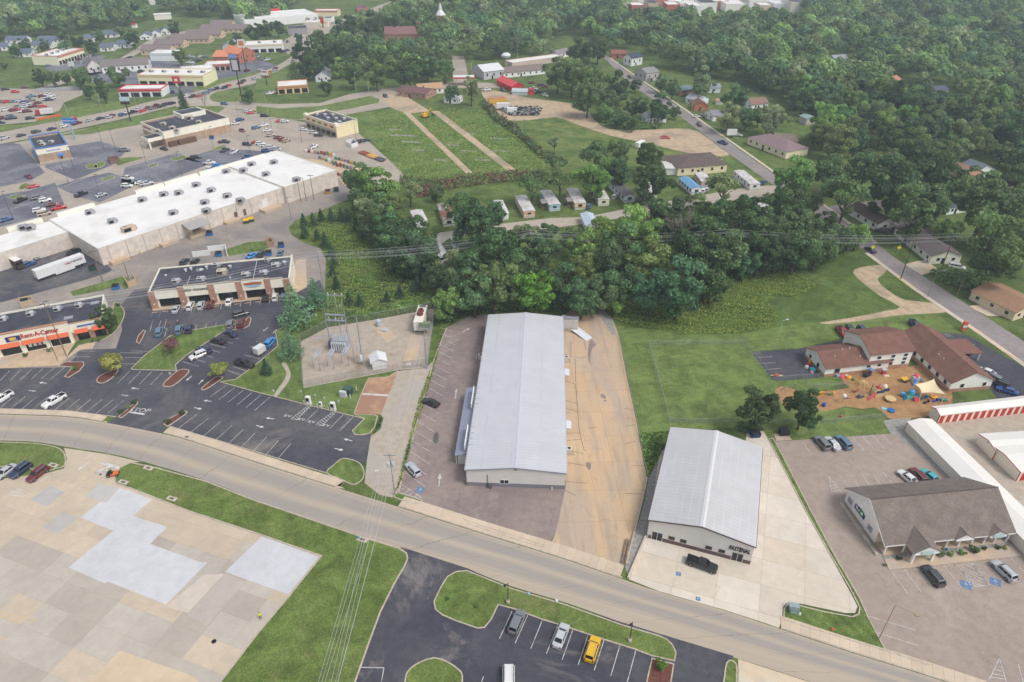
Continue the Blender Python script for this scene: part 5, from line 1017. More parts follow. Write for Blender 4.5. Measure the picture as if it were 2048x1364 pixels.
# ---------------------------------------------------------------- houses, trailers and far buildings
def face_windows(root,W,D,he,n=None,sides='flr',wcol=S(236,236,236)):
 for s in sides:
  L=W if s in 'fb' else D;k=n or max(1,int(L/4))
  for i in range(k):opening(root,s,L*(i+.5)/k,he*.38,min(1.1,L*.5/k),he*.36,W,D,fcol=wcol)
def house(name,label,cat,a,b_,D,he,rise,ridge='x',wall=S(230,226,220),roof=S(110,104,104),brick=False,hip=False,chim=False,group=None,detail=True,W=None,door=True,porch=None):
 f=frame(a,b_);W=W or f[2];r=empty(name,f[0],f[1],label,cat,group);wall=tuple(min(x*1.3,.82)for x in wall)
 wm=MT['brick']if brick else None
 if hip:wo=B().box(0,W,0,D,0,he).obj('wall',wm or MT['solid'],r,color=wall);rf=hip_roof(B(),W,D,he,he+rise).obj('roof',MT['shingle_o'],r,color=roof)
 else:wo=gable_walls(B(),W,D,he,he+rise,ridge).obj('wall',wm or MT['solid'],r,color=wall);rf=gable_roof(B(),W,D,he,he+rise,ridge,.4,.35,.12).obj('roof',MT['shingle_o'],r,color=roof)
 if chim:solid(B().box(W*.7,W*.7+.7,D*.5,D*.5+.7,he,he+rise+.9),'chimney',rf,S(150,104,90))
 if detail:
  face_windows(r,W,D,he,sides='fl' if P(*a).x>0 else 'fr')
  if door:opening(r,'f',W*.42 if W>6 else W*.75,0,.95,2.05,W,D,'door',fcol=S(120,90,80))
 if porch:solid(B().plate((W*.1,-2,2.3),(W*.6,-2,2.3),(W*.6,-.05,2.7),(W*.1,-.05,2.7),.1),'porch_roof',r,roof,'shingle_o');[solid(B().box(x,x+.12,-1.9,-1.78,0,2.3),'porch_post',r,S(240,240,240))for x in(W*.12,W*.55)]
 return r
def flat(name,label,cat,a,b_,D,h,wall=S(226,218,206),roof='membrane',band=None,W=None,shops=0,group=None,ac=0):
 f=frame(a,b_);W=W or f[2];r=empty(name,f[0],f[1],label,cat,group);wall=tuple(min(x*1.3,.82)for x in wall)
 B().box(0,W,0,D,0,h-.5).obj('wall',MT['solid'],r,color=wall);b=B()
 for q in((0,W,0,.35),(0,W,D-.35,D),(0,.35,.36,D-.36),(W-.35,W,.36,D-.36)):b.box(*q,h-.498,h)
 b.obj('parapet',MT['solid'],r,color=band or wall);B().sheet([(.35,.35),(W-.35,.35),(W-.35,D-.35),(.35,D-.35)],h-.48).obj('roof',MT[roof],r)
 if band:b=B();b.box(-.06,W+.06,-.08,-.003,h-1.7,h-.6);b.obj('sign_band',MT['solid'],r,color=band)
 for k in range(shops):shopfront(r,W*(k+.12)/shops,W*(k+.88)/shops,-.02,2.6,3)
 for k in range(ac):rooftop_unit(r,W*(k+.5)/ac,D*.5,h-.47,(2.2,1.8,1.3),S(190,188,186))
 return r
def trailer_home(near,far,label,wall,roof,trim=S(240,240,240),gable=False,wd=4.4,rust=None,deck=False):
 a,b_=P(*near,3.0),P(*far,3.0);d=(b_-a).to_2d();L=max(d.length,11.0);rz=math.atan2(d.y,d.x)-math.pi/2
 o=Vector((a.x,a.y,0))+Vector((*rot2((-wd/2,0),rz),0));r=empty('trailer_home',o,rz,label,'trailer home','trailer homes in the court')
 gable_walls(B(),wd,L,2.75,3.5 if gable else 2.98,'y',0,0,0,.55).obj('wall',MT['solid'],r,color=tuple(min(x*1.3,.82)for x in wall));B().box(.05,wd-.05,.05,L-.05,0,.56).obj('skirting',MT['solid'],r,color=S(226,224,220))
 gable_roof(B(),wd,L,2.75,3.5 if gable else 2.98,'y',.18 if not gable else.35,.15,.08).obj('roof',MT['shingle_o']if gable else(rust or MT['trailer_roof']),r,color=roof)
 for s,n in(('f',1),('l',5),('r',5)):
  Ls=wd if s=='f' else L
  for k in range(n):opening(r,s,Ls*(k+.5)/n,1.35,1.5 if s=='f' else 1.0,.9,wd,L,fcol=trim)
 opening(r,'l',L*.3,.6,.85,1.95,wd,L,'door',fcol=trim)
 solid(B().box(-.04,wd+.04,-.04,-.003,.9,1.15),'trim_band',r,trim)
 if deck:solid(B().box(-2.2,-.05,L*.2,L*.45,0,.5),'deck',r,S(150,126,104));solid(B().plate((-2.3,L*.18,2.3),(-.05,L*.18,2.6),(-.05,L*.47,2.6),(-2.3,L*.47,2.3),.08),'deck_roof',r,S(170,164,160))
 return r
MT['trailer_roof']=pm('streaked_trailer_roof',S(226,224,224),S(206,202,200),.6,.6,c3=S(160,150,142),s3=.35,f3=(.52,.72))
rustm=pm('rusty_roof',S(176,182,190),S(164,110,96),.5,.8,c3=S(150,90,76),s3=.22,f3=(.45,.6))
for a in(((1059,421),(1041,390),'orange sided trailer home with a white roof, leftmost of the row on the lane',S(214,170,132),S(230,226,220)),
((1110,408),(1091,380),'teal and white trailer home with clutter beside it',S(150,190,200),S(214,210,212)),
((1161,405),(1144,376),'tan banded trailer home with a car at its right',S(216,200,172),S(214,208,204),S(200,160,120)),
((1208,398),(1193,372),'cream trailer home with a stained pale roof beside the dark roofed one',S(226,220,196),S(216,212,208)),
((1304,388),(1288,364),'white trailer home half hidden by a tree in the row',S(236,236,236),S(224,224,224)),
((1414,362),(1400,344),'reddish sided trailer home behind the blue roofed one',S(206,170,164),S(214,206,204)),
((1511,367),(1478,340),'long white trailer home nearest the side street',S(232,236,240),S(226,228,232)),
((843,441),(833,421),'plain white trailer home at the left end of the court',S(236,236,234),S(236,236,234)),
((1006,426),(994,400),'white trailer home with one dark end window by the tall tree',S(240,240,238),S(236,234,230)),
((884,511),(866,484),'white trailer home half buried in the trees near the basin',S(240,240,240),S(236,238,240)),
((922,497),(913,470),'white trailer home under the trees below the lane',S(238,238,238),S(230,232,236)),
((1530,413),(1508,397),'white trailer home below the lane near the side street',S(236,238,240),S(232,234,238))):
 trailer_home(*a[:5],trim=a[5]if len(a)>5 else S(240,240,240),deck=a[0][0]in(1161,1110,1208))
trailer_home((1260,391),(1228,360),'trailer home with dark shingle gable roof and blue trim',S(214,222,232),S(118,116,120),S(96,130,180),True,4.6)
trailer_home((1394,376),(1368,354),'white trailer home with a bright blue roof',S(226,232,240),S(120,168,206),S(90,140,190),True,4.4)
trailer_home((1184,449),(1178,436),'trailer home with pale blue roof showing above the wood',S(226,232,240),S(196,210,228),S(220,226,236),True,4.4)
trailer_home((898,438),(886,406),'trailer home with rusty roof and pale green end wall',S(216,222,196),S(176,150,140),S(60,120,130),rust=rustm)
H=house
H('house','brick and white ranch house with dark brown roof on the side street','house',(1752,462),(1786,458),17,2.9,1.7,'y',S(236,236,238),S(108,92,90))
H('house','beige ranch house with an open carport end and two tone roof','house',(1858,528),(1918,527),24,3.0,1.9,'y',S(232,226,214),S(118,108,108))
H('house','white cottage half hidden behind parked cars and a tree','house',(1796,468),(1822,464),9,2.8,1.6,'y',S(236,236,240),S(150,146,148))
H('house','white house with charcoal roof at the right under the trees','house',(1892,430),(1932,424),9,2.9,1.7,'x',S(222,228,234),S(96,98,108))
H('house','tan roofed house with carport at the right edge','house',(2024,642),(2080,625),14,2.9,1.6,'y',S(214,196,170),S(168,134,108))
H('house','brown roofed house cut by the right edge under trees','house',(2010,395),(2060,388),10,3.0,1.8,'x',S(206,190,176),S(132,108,100))
H('house','orange brick house far right beneath the trees','house',(1928,362),(1960,356),9,3.0,2.0,'y',S(196,150,120),S(160,130,110));H('house','white gabled house with grey roof far right','house',(1948,357),(1985,352),9,3.2,2.2,'y',S(232,236,240),S(120,128,142))
H('roadhouse','low cream building with mauve hip roof and brick end beside the side street','building',(1494,288),(1570,318),14,3.4,2.4,'x',S(226,214,184),S(150,128,132),hip=True)
H('garage','taupe roofed garage behind the mauve roofed building','garage',(1546,292),(1592,296),11,3.0,2.0,'x',S(214,204,192),S(140,128,118))
H('building','tan flat fronted building with brown hip roof at the head of the court','building',(1354,352),(1452,344),17,3.6,1.8,'x',S(226,212,180),S(110,98,94),hip=True)
H('shed','pale grey annex left of the brown hip roofed building','shed',(1330,350),(1353,350),9,3.0,.5,'x',S(230,228,222),S(216,214,210),detail=False)
H('house','white two storey house with navy roof near the crossroads','house',(1262,133),(1284,129),8,5.6,2.2,'x',S(240,240,244),S(74,82,104));H('house','grey two storey house with dark porch beside the side street','house',(1292,164),(1316,160),12,5.4,2.2,'x',S(176,170,170),S(150,146,146),porch=True)
H('house','brick ranch house with teal metal roof under a tree','house',(1358,192),(1386,188),10,3.0,1.4,'x',S(160,120,106),S(126,144,150));H('house','light blue house with white gable right of the side street','house',(1370,206),(1398,212),10,3.0,1.8,'x',S(206,220,234),S(166,168,178))
H('house','orange brick cottage with a white carport','house',(1388,222),(1414,222),9,3.0,2.2,'y',S(196,120,84),S(140,100,88));H('barn','pale blue barn on the grass behind the cottages','barn',(1415,186),(1440,186),8,3.4,1.4,'x',S(208,222,236),S(150,160,174))
H('house','small white house with grey roof between parked cars and a tree','house',(1425,243),(1446,241),9,3.0,1.9,'x',S(238,240,244),S(150,152,160));H('house','white gabled house with brown roof behind a round tree','house',(1502,220),(1535,217),9,3.2,2.2,'x',S(240,240,240),S(150,122,110))
H('house','white house with pale roof behind the dark tree left of the side street','house',(1292,247),(1332,245),9,2.9,1.8,'x',S(238,240,244),S(166,168,174));H('house','red brick house far up the side street','house',(1222,116),(1252,116),8,3.2,1.8,'x',S(170,96,80),S(150,104,92))
H('shed','little white shed on the lawn behind the cottages','shed',(1431,209),(1444,210),4,2.2,.8,'x',S(236,230,228),S(196,150,140),detail=False);H('house','grey blue house with white porch among the distant trees','house',(1497,122),(1520,121),8,3.4,2.2,'x',S(200,208,222),S(126,134,150))
H('shed','grey shed with teal roof at the edge of the wood','shed',(1597,244),(1611,250),6,3.4,.8,'x',S(186,180,174),S(150,176,174),detail=False)
H('house','pale house with white trim far left of the crossroads','house',(1115,118),(1140,112),8,3.4,2.0,'x',S(226,226,230),S(150,140,146));H('house','navy roofed ranch house deep in the right wood','house',(1868,192),(1895,190),9,3.0,1.8,'x',S(206,206,210),S(96,102,122));H('house','tan roofed house by the bend of road in the right wood','house',(1786,172),(1800,168),8,3.0,1.8,'x',S(226,210,200),S(196,140,120))
H('house','grey roofed house peeking out of the middle of the wood','house',(1668,128),(1695,126),9,3.2,2.0,'x',S(214,214,220),S(166,168,178));H('house','teal roofed house far back in the right wood','house',(1838,56),(1852,55),8,4,2,'x',S(220,206,200),S(166,190,196),detail=False);H('house','red roofed house far back in the right wood','house',(1918,70),(1936,66),8,4,2,'x',S(206,190,186),S(186,96,90),detail=False)
# red shop and the yard round it
H('shop','red barn style shop with bright red metal roof and white trim','shop',(1024,184),(1048,181),22,3.2,2.0,'y',S(196,44,44),S(226,92,100))
H('warehouse','grey metal building with pale roof behind the red shop','building',(968,160),(1008,155),18,5.2,2.8,'x',S(186,186,190),S(226,228,232))
H('motel','long low white building with brown shingle roof behind the sandy lot','building',(1007,156),(1090,148),13,3.2,2.4,'x',S(236,234,230),S(140,126,120))
flat('storage_block','long pale flat roofed row behind the brown roofed building','building',(1024,136),(1128,122),10,3.6,S(196,176,166))
H('house','brick ranch house with maroon roof at the junction','house',(796,192),(852,199),13,3.2,1.9,'x',S(176,120,100),S(128,98,98),brick=True,chim=True);H('house','white house with orange-brown roof beside the brick one','house',(838,190),(888,186),11,3.2,2.2,'x',S(236,236,238),S(196,160,130))
H('shed','white shed under the field tree','shed',(888,206),(917,208),8,3.0,.8,'x',S(232,236,240),S(220,226,230));H('house','grey gabled house behind the restaurant','house',(632,164),(660,163),18,3.6,3.0,'y',S(214,216,222),S(126,128,138))
flat('restaurant','small tan restaurant with dark windows at the junction','restaurant',(557,189),(618,185),16,4.8,S(222,192,150),'membrane',S(196,140,96),shops=4)
H('shed','tiny white shed with red roof on the lawn','shed',(612,157),(622,157),3.5,2.2,.8,'x',S(240,236,234),S(196,120,110),detail=False)
r=empty('church',P(770,84),R(2),'brick church with maroon roof and white capped bell tower','church');gable_walls(B(),46,14,6,11,'x').obj('wall',MT['brick'],r);gable_roof(B(),46,14,6,11,'x').obj('roof',MT['shingle_o'],r,color=S(150,112,112))
tw=B().box(44,50,8,14,0,19).obj('bell_tower',MT['brick'],r);solid(B().lathe([(4.2,0),(3.6,1.2),(1.4,4.0),(1.2,6.5),(.3,9.0)],8,(47,11,19)),'spire',tw,S(236,236,236));solid(B().box(27,30,5,8,9,14),'chimney',r,S(160,112,98))
# gas canopy
r=empty('canopy',P(906,172),R(2),'red and white fuel canopy at the top of the junction','canopy');solid(B().box(0,14,0,7,4.4,5.3),'canopy_deck',r,S(206,60,70));solid(B().sheet([(.2,.2),(13.8,.2),(13.8,6.8),(.2,6.8)],5.32),'canopy_roof',r,S(236,236,238))
for x in(2,12):solid(B().box(x-.2,x+.2,3.3,3.7,0,4.4),'post',r,S(226,226,226))
# far left shops
flat('shops','cream pillared shops with terracotta coping at the far left','shops',(120,131),(172,114),20,6.5,S(240,224,198),'membrane',S(206,140,116),shops=9,ac=5);flat('shops','long cream strip of shops with tinted fronts above the highway','shops',(280,171),(410,173),20,6.8,S(240,222,184),'membrane',S(232,206,160),shops=7,ac=5)
flat('restaurant','white drive-in with red stripe beside the highway','restaurant',(240,195),(326,194),12,5.0,S(240,240,240),'membrane',S(206,50,56),shops=4);H('shops','white gabled shops with grey roof and covered walk','shops',(206,147),(300,141),14,4.4,3.4,'x',S(240,240,240),S(136,128,126));H('shops','grey roofed shop with a dark green gable','shops',(178,146),(205,143),16,4.2,4.0,'y',S(210,206,202),S(140,132,130))
H('restaurant','brick restaurant with orange metal roof along the highway','restaurant',(427,127),(478,127),22,4.6,2.6,'x',S(170,104,86),S(222,146,112));H('restaurant','taller orange roofed end of the brick restaurant','restaurant',(480,127),(512,120),18,6.4,3.6,'y',S(176,106,86),S(222,146,112))
flat('shops','low brown and cream block below the orange roofs','shops',(410,143),(462,141),14,4.6,S(206,184,164),'membrane',S(190,120,104),shops=5);flat('shops','small white block with blue awnings at the end of the cream strip','shops',(369,157),(432,151),14,5,S(236,232,226),'membrane',S(222,220,216),shops=3)
flat('store','pale blue and white metal store left of the brown apartments','store',(302,122),(352,122),14,5.5,S(222,230,234),'membrane',S(226,232,236));H('shed','grey gabled metal shed near the orange roofs','shed',(447,104),(472,104),12,4.5,3,'y',S(196,204,214),S(170,182,196),detail=False)
flat('shops','long white shops with red lettering panels beside the highway','shops',(474,108),(566,104),18,6.2,S(240,236,230),'membrane',S(234,220,200),shops=6,ac=3);flat('store','large white flat roofed store beyond the brown apartments','store',(491,56),(560,50),40,7,S(232,230,226),W=70)
for k,(x0,x1,y)in enumerate(((283,340,110),(309,366,97),(341,418,87),(372,442,77),(401,497,66),(421,464,57))):H('apartments',('first','second','third','fourth','fifth','last')[k]+' row of brown roofed apartments counted from the highway side','apartments',(x0,y),(x1,y),13,3.4,3.0,'x',S(206,180,156),S(140,126,124),group='brown roofed apartment rows')
for k,(x0,x1,y,lb)in enumerate(((12,53,88,'with a white gable end under the far wood'),(76,118,88,'with a bright white gable between two trees'),(64,104,98,'nearest behind the cream pillared shops'),(30,64,115,'lowest, facing the green field'),(-10,17,102,'cut by the left edge'),(203,235,76,'farthest right under the wood edge'),(170,190,84,'small, behind a round tree'),(201,228,103,'nearest the winding lane with brick front'),(233,262,97,'right of the dark round tree'),(281,303,80,'first of the gabled row'),(303,322,74,'second of the gabled row'),(322,343,69,'third of the gabled row'))):
 H('house','blue-grey roofed house '+lb,'house',(x0,y),(x1,y-1),11,3.0,2.2,'x' if k<9 else 'y',S(232,230,228),S(110,120,140),group='blue-grey roofed houses at the far left')
H('house','white farmhouse with a bright red roof far up the left','house',(544,36),(562,35),9,5.5,2.4,'x',S(240,240,244),S(206,70,66));H('house','second red roofed house deep in the far trees','house',(513,24),(524,24),9,4.5,2.2,'x',S(206,160,156),S(200,70,76),detail=False);H('store','white store with red stripe at the far winding lane','store',(310,40),(344,38),10,4.5,.6,'x',S(236,220,212),S(238,238,238),detail=False);H('shed','tiny white shed with red roof by the far lane','shed',(264,56),(272,56),4,3,1,'x',S(240,240,240),S(180,70,66),detail=False)
flat('shops','tan flat shops with red lettering far up the highway','shops',(629,33),(676,33),14,5.5,S(238,214,180),'membrane',S(206,120,90));flat('store','grey flat roofed store far up the highway','store',(608,56),(637,56),16,5,S(206,196,186));flat('store','dark striped roof store far up the highway','store',(577,70),(616,68),18,5,S(150,146,150),'epdm');flat('shops','white office with dark roof above the highway','shops',(645,46),(664,46),12,4.5,S(226,228,232),'epdm');H('shed','yellow topped kiosk far up the highway','shed',(648,54),(656,54),6,4,.5,'x',S(226,220,206),S(226,190,110),detail=False);flat('store','red brick store far up the highway','store',(715,25),(736,24),14,4.5,S(170,110,106),'epdm');H('store','grey roofed white motel right of the far highway','motel',(815,14),(850,12),14,5,2.4,'x',S(236,236,238),S(150,152,158));flat('store','long white block at the far top left','store',(295,10),(335,9),25,7,S(232,232,232))
# distant downtown
rr=random.Random(21)
DT=[(1258,20,30),(1275,28,26),(1290,12,30),(1305,24,20),(1330,10,34),(1352,18,30),(1375,8,40),(1378,22,38),(1400,14,30),(1415,26,34),(1430,8,36),(1440,18,30),(1455,6,26),(1470,24,40),(1478,12,20),(1500,6,40),(1515,18,36),(1530,28,26),(1545,14,28),(1560,22,30),(1575,8,30),(1592,26,26),(1345,30,26),(1390,32,26),(1668,24,14)]
DC=[S(214,206,198),S(176,96,80),S(236,236,236),S(196,180,160),S(186,120,100),S(206,210,216),S(226,222,214)]
for k,(x,y,wpx)in enumerate(DT):
 c=DC[k%7];flat('town_building',f'{["white","brick red","bright white","tan","terracotta","blue-grey","cream"][k % 7]} town block {["far back","in the middle","in front"][0 if y < 12 else 1 if y < 20 else 2]} of the distant downtown','building',(x-wpx/2,y),(x+wpx/2,y),16+rr.random()*14,6+rr.random()*5,c,'membrane' if k%3 else 'epdm',group='downtown blocks on the horizon')
 # ---------------------------------------------------------------- foliage
def cards_mesh(name,c,nrm,size,shade,mat,attr=None):
 """many small leaf cards as one mesh: centres, normals, sizes, a shade value each"""
 n=len(c);rnd=rng.normal(size=(n,3));t=np.cross(nrm,rnd);t/=np.linalg.norm(t,axis=1)[:,None]+1e-9;bt=np.cross(nrm,t)
 bt/=np.linalg.norm(bt,axis=1)[:,None]+1e-9;s=size[:,None];k=rng.uniform(.55,.95,n)[:,None]
 v=np.stack([c-t*s,c-bt*s*k,c+t*s,c+bt*s*k],1).reshape(-1,3).astype(np.float32)
 me=bpy.data.meshes.new(name);me.vertices.add(4*n);me.vertices.foreach_set('co',v.ravel())
 me.loops.add(4*n);me.loops.foreach_set('vertex_index',np.arange(4*n,dtype=np.int32));me.polygons.add(n)
 me.polygons.foreach_set('loop_start',np.arange(0,4*n,4,dtype=np.int32));me.polygons.foreach_set('loop_total',np.full(n,4,np.int32))
 me.materials.append(mat);me.update()
 if attr is None:
  a=me.attributes.new('shade','FLOAT','FACE');a.data.foreach_set('value',shade.astype(np.float32))
 else:
  a=me.attributes.new('tint','FLOAT_COLOR','FACE');a.data.foreach_set('color',np.concatenate([attr,np.ones((n,1))],1).astype(np.float32).ravel())
 return me
def unit(n):
 d=rng.normal(size=(n,3));return d/np.linalg.norm(d,axis=1)[:,None]
def crown_cards(rx=5.0,rz=5.0,zc=7.5,lobes=18,cards=300,s=.3,flat=.75,top=0.0):
 C,N,SZ,SH=[],[],[],[]
 for k in range(lobes):
  d=unit(1)[0];d[2]=d[2]*.9+.1+top;rr_=rng.uniform(.35,.92);lc=np.array([d[0]*rx*rr_,d[1]*rx*rr_,zc+d[2]*rz*rr_]);lr=rx*rng.uniform(.18,.42)*min(1,(19/lobes)**.4)
  dd=unit(int(cards*1.5));out=lc-np.array([0,0,zc-rz*.3]);out/=np.linalg.norm(out)+1e-6
  dd=dd[(dd@out>-.35)][:cards];m=len(dd)
  C.append(lc+dd*lr*np.array([1,1,flat])*rng.uniform(.62,1.12,m)[:,None]);N.append(dd*.75+unit(m)*.62);SZ.append(s*rng.uniform(.6,1.35,m));SH.append(np.clip(rng.uniform(.15,.85)+rng.normal(0,.08,m),0,1))
 return np.concatenate(C),np.concatenate(N),np.concatenate(SZ),np.concatenate(SH)
def pine_cards(H=10.0,r=4.2,levels=13,s=.28,z0=.8,droop=.05,per=9,dens=26):
 C,N,SZ,SH=[],[],[],[]
 for i in range(levels):
  t=i/(levels-1);z=z0+(H-z0)*t;R_=r*(1-t)**.85+.25;nb=max(4,int(per*(1-t*.5)))
  for k in range(nb):
   a=2*math.pi*(k+rng.uniform(-.3,.3))/nb+i*.7;L=R_*rng.uniform(.75,1.1);m=max(6,int(dens*L/r)+6);u=rng.uniform(.12,1,m)**.8
   wdt=.16*L*(1.25-u)+.12;off=rng.normal(size=(m,3))*wdt[:,None]*np.array([1,1,.45])
   p=np.stack([np.cos(a)*L*u,np.sin(a)*L*u,z+u*L*(.18-droop)],1)+off;C.append(p);N.append(np.tile([0,0,1.],(m,1))*.8+unit(m)*.7);SZ.append(s*rng.uniform(.6,1.3,m));SH.append(np.clip(rng.uniform(.25,.8)+rng.normal(0,.08,m),0,1))
 return np.concatenate(C),np.concatenate(N),np.concatenate(SZ),np.concatenate(SH)
def trunk_mesh(H,r,limbs=5,spread=3.0,z0=.3):
 b=B();p=Vector((0,0,-.1));pts=[p]
 for k in range(1,5):pts.append(Vector((random.uniform(-.12,.12)*k,random.uniform(-.12,.12)*k,H*.78*k/4)))
 for k in range(4):b.tube(pts[k],pts[k+1],r*(1-k*.2),r*(1-(k+1)*.2),7)
 for k in range(limbs):
  a=2*math.pi*k/limbs+random.random();q=pts[1].lerp(pts[3],random.uniform(0,1));e=q+Vector((math.cos(a)*spread,math.sin(a)*spread,spread*random.uniform(.7,1.2)));mid=q.lerp(e,.5)+Vector((0,0,.3))
  b.tube(q,mid,r*.4,r*.25,5);b.tube(mid,e,r*.25,r*.08,5)
 return b.mesh('trunk',MT['bark'],True)
random.seed(3);rng=np.random.default_rng(11)
KIND={}
for k in range(6):KIND['round%d'%k]=(cards_mesh('crown',*crown_cards(5.0,5.3+.3*(k%3),6.1+.2*(k%2),34+k,190,.27),MT['leaf']),trunk_mesh(11,.34))
for k in range(3):KIND['tall%d'%k]=(cards_mesh('crown',*crown_cards(4.3,7.4,8.0,38,180,.27,.9),MT['leaf']),trunk_mesh(15,.36))
for k in range(2):KIND['loose%d'%k]=(cards_mesh('crown',*crown_cards(5.0,4.6,7.4,15,170,.27,.65),MT['leaf']),trunk_mesh(11,.3,8,3.6))
for k in range(2):KIND['pine%d'%k]=(cards_mesh('crown',*pine_cards(11,4.6,13,.26),MT['leaf']),trunk_mesh(11,.26,0))
for k in range(2):KIND['cedar%d'%k]=(cards_mesh('crown',*pine_cards(10,2.6,14,.3,.4,.02,9,22),MT['leaf']),trunk_mesh(9,.2,0))
KIND['small0']=(cards_mesh('crown',*crown_cards(5.0,3.6,6.4,17,240,.34,.7),MT['leaf']),trunk_mesh(9,.3,7,3.2))
KIND['bush0']=(cards_mesh('crown',*crown_cards(5.0,4.6,4.4,14,200,.5,.9),MT['leaf']),trunk_mesh(4,.3,4,1.5))
bt_=B();random.seed(5)
def twig(b,p,d,L,r,n):
 e=p+d*L;b.tube(p,e,r,r*.6,4)
 if n>0:
  for k in range(3):q=(d+Vector((random.uniform(-.8,.8),random.uniform(-.8,.8),random.uniform(-.1,.6)))).normalized();twig(b,p.lerp(e,random.uniform(.55,1)),q,L*.68,r*.6,n-1)
twig(bt_,Vector((0,0,0)),Vector((0,0,1)),4.5,.25,5);BARE=bt_.mesh('trunk',pm('dead_wood',S(176,164,150),S(150,138,126),3,.95))
GREENS=dict(dark=S(62,82,48),mid=S(76,98,58),light=S(100,122,66),olive=S(86,102,56),vivid=S(124,176,58),teal=S(68,96,62),pale=S(100,114,76),gold=S(142,148,76),purple=S(98,70,72),pine=S(78,112,82),cedar=S(58,82,58),bright=S(96,122,60))
GREENS={k:tuple((.86*x+.14*sum(v)/3)*min(2.75,.42/max(v))for x in v)for k,v in GREENS.items()}
TREES=[]
def tree(cx,cy,wpx,kind='round',tone='mid',label=None,hr=None,name='tree',group=None,cat='tree',jit=.12):
 """cx, cy, wpx: crown centre and width in the photograph"""
 W,Hn,cz={'round':(10.4,11.6,6.2),'tall':(9.2,15.5,8.0),'loose':(10.4,12.2,7.4),'pine':(9.4,11.5,4.6),'cedar':(5.6,10.4,4.4),'small':(10.4,10.2,6.4),'bush':(10.4,9.2,4.4)}[kind]
 h=6.0
 for _ in range(4):
  p=P(cx,cy,h);dep=(p.y*math.cos(PITCH)+(CAM_H-p.z)*math.sin(PITCH));s=.97*wpx*dep/FOC/W;h=cz*s*(hr or 1)
 kk=[k for k in KIND if k.startswith(kind)];return plant(p.x,p.y,s,hr or 1,random.choice(kk),GREENS[tone],label,name,group,cat,jit)
def plant(x,y,s,hr,key,c,label,name='tree',group=None,cat='tree',jit=.12):
 o=empty(name,(x,y,0),random.uniform(0,6.28),label,cat,group);o.scale=(s,s,s*hr)
 f=[random.uniform(1-jit,1+jit)for _ in range(3)];g=random.uniform(1-jit,1+jit)
 addo('crown',KIND[key][0],o,color=tuple(a*b*g for a,b in zip(c,(f[0],1,f[2]))));addo('trunk',KIND[key][1],o)
 TREES.append((x,y,s*5));return o
random.seed(12)
T=tree
# --- trees standing on their own
T(209,637,46,'round','dark','dark tree growing at the right end of the rental store',1.3);T(220,727,52,'small','gold','round yellow-green tree on a mulch island facing the rental store');T(432,738,43,'small','gold','smaller yellow-green tree on the mulch island nearest the pines')
T(336,689,38,'small','purple','purple leaved tree on the lawn island');T(588,618,84,'pine','pine','largest feathery pine between strip mall and substation');T(630,592,60,'pine','pine','feathery pine behind the largest one beside the alley');T(578,692,60,'pine','pine','lower feathery pine at the substation fence corner');T(532,735,26,'cedar','cedar','small dark cedar on the lawn left of the substation',.8)
T(1516,818,92,'round','dark','dark bushy tree behind the ribbed roof shop',1.1);T(1607,818,84,'round','dark','open crowned tree beside the playground mulch',1.1);T(1322,1332,28,'bush','vivid','young bright tree in the dark mulch bed');T(953,1212,12,'bush','bright','sapling in a mulch ring on the foreground lawn, right one');T(895,1197,9,'bush','teal','smaller sapling in a mulch ring on the foreground lawn, left one')
for x,y,w_,t,l in((365,824,15,'dark','round clipped bush right of the lot entrance, upper one'),(336,843,15,'dark','round clipped bush right of the lot entrance, lower one'),(268,804,14,'dark','round bush at the tip of the left entrance strip'),(242,823,14,'dark','round bush at the foot of the left entrance strip'),(255,814,12,'pale','greyish grass clump between the two left entrance bushes'),(50,710,11,'dark','bush in the planter before the rental store windows'),(98,700,12,'bright','light bush in the second planter before the rental store'),(149,736,11,'vivid','bright bush on the mulch island by the rental store'),(236,610,10,'dark','small bush at the back corner of the rental store'),(185,682,9,'mid','low shrub beside the rental store right window'),(198,680,9,'mid','second low shrub beside the rental store right window'),(1797,1116,13,'dark','shrub left of the office entrance gable'),(1879,1105,22,'mid','largest shrub in the office front bed'),(1900,1107,15,'bright','light shrub right of the largest office one'),(1924,1105,16,'bright','spreading light shrub under the middle office gable'),(1950,1100,22,'mid','second largest shrub in the office front bed, under a blue sign'),(1970,1097,11,'dark','small dark shrub near the red office door'),(1996,1095,13,'dark','dark shrub near the right end of the office'),(2010,1095,11,'gold','yellowish shrub near the right end of the office'),(1851,1109,11,'dark','small shrub right of the office entrance gable'),(1771,1130,9,'gold','yellowish shrub at the left corner of the office bed')):
 T(x,y,w_,'bush',t,l,.8,'bush',cat='bush')
 # --- basin cedars
for k,(x,y)in enumerate(((607,443),(609,463),(626,441),(642,432),(662,432),(682,432),(694,433),(634,471),(649,481),(662,501),(667,521),(664,541),(672,566),(724,466),(712,451),(747,481),(762,496),(774,516),(787,536),(799,583),(827,576),(834,568),(774,596),(719,601),(697,598),(807,548))):
 T(x,y,random.uniform(18,23),'cedar','cedar','small dark cedar ringing the overgrown basin behind the strip mall',.85,'cedar_tree','cedars round the basin')
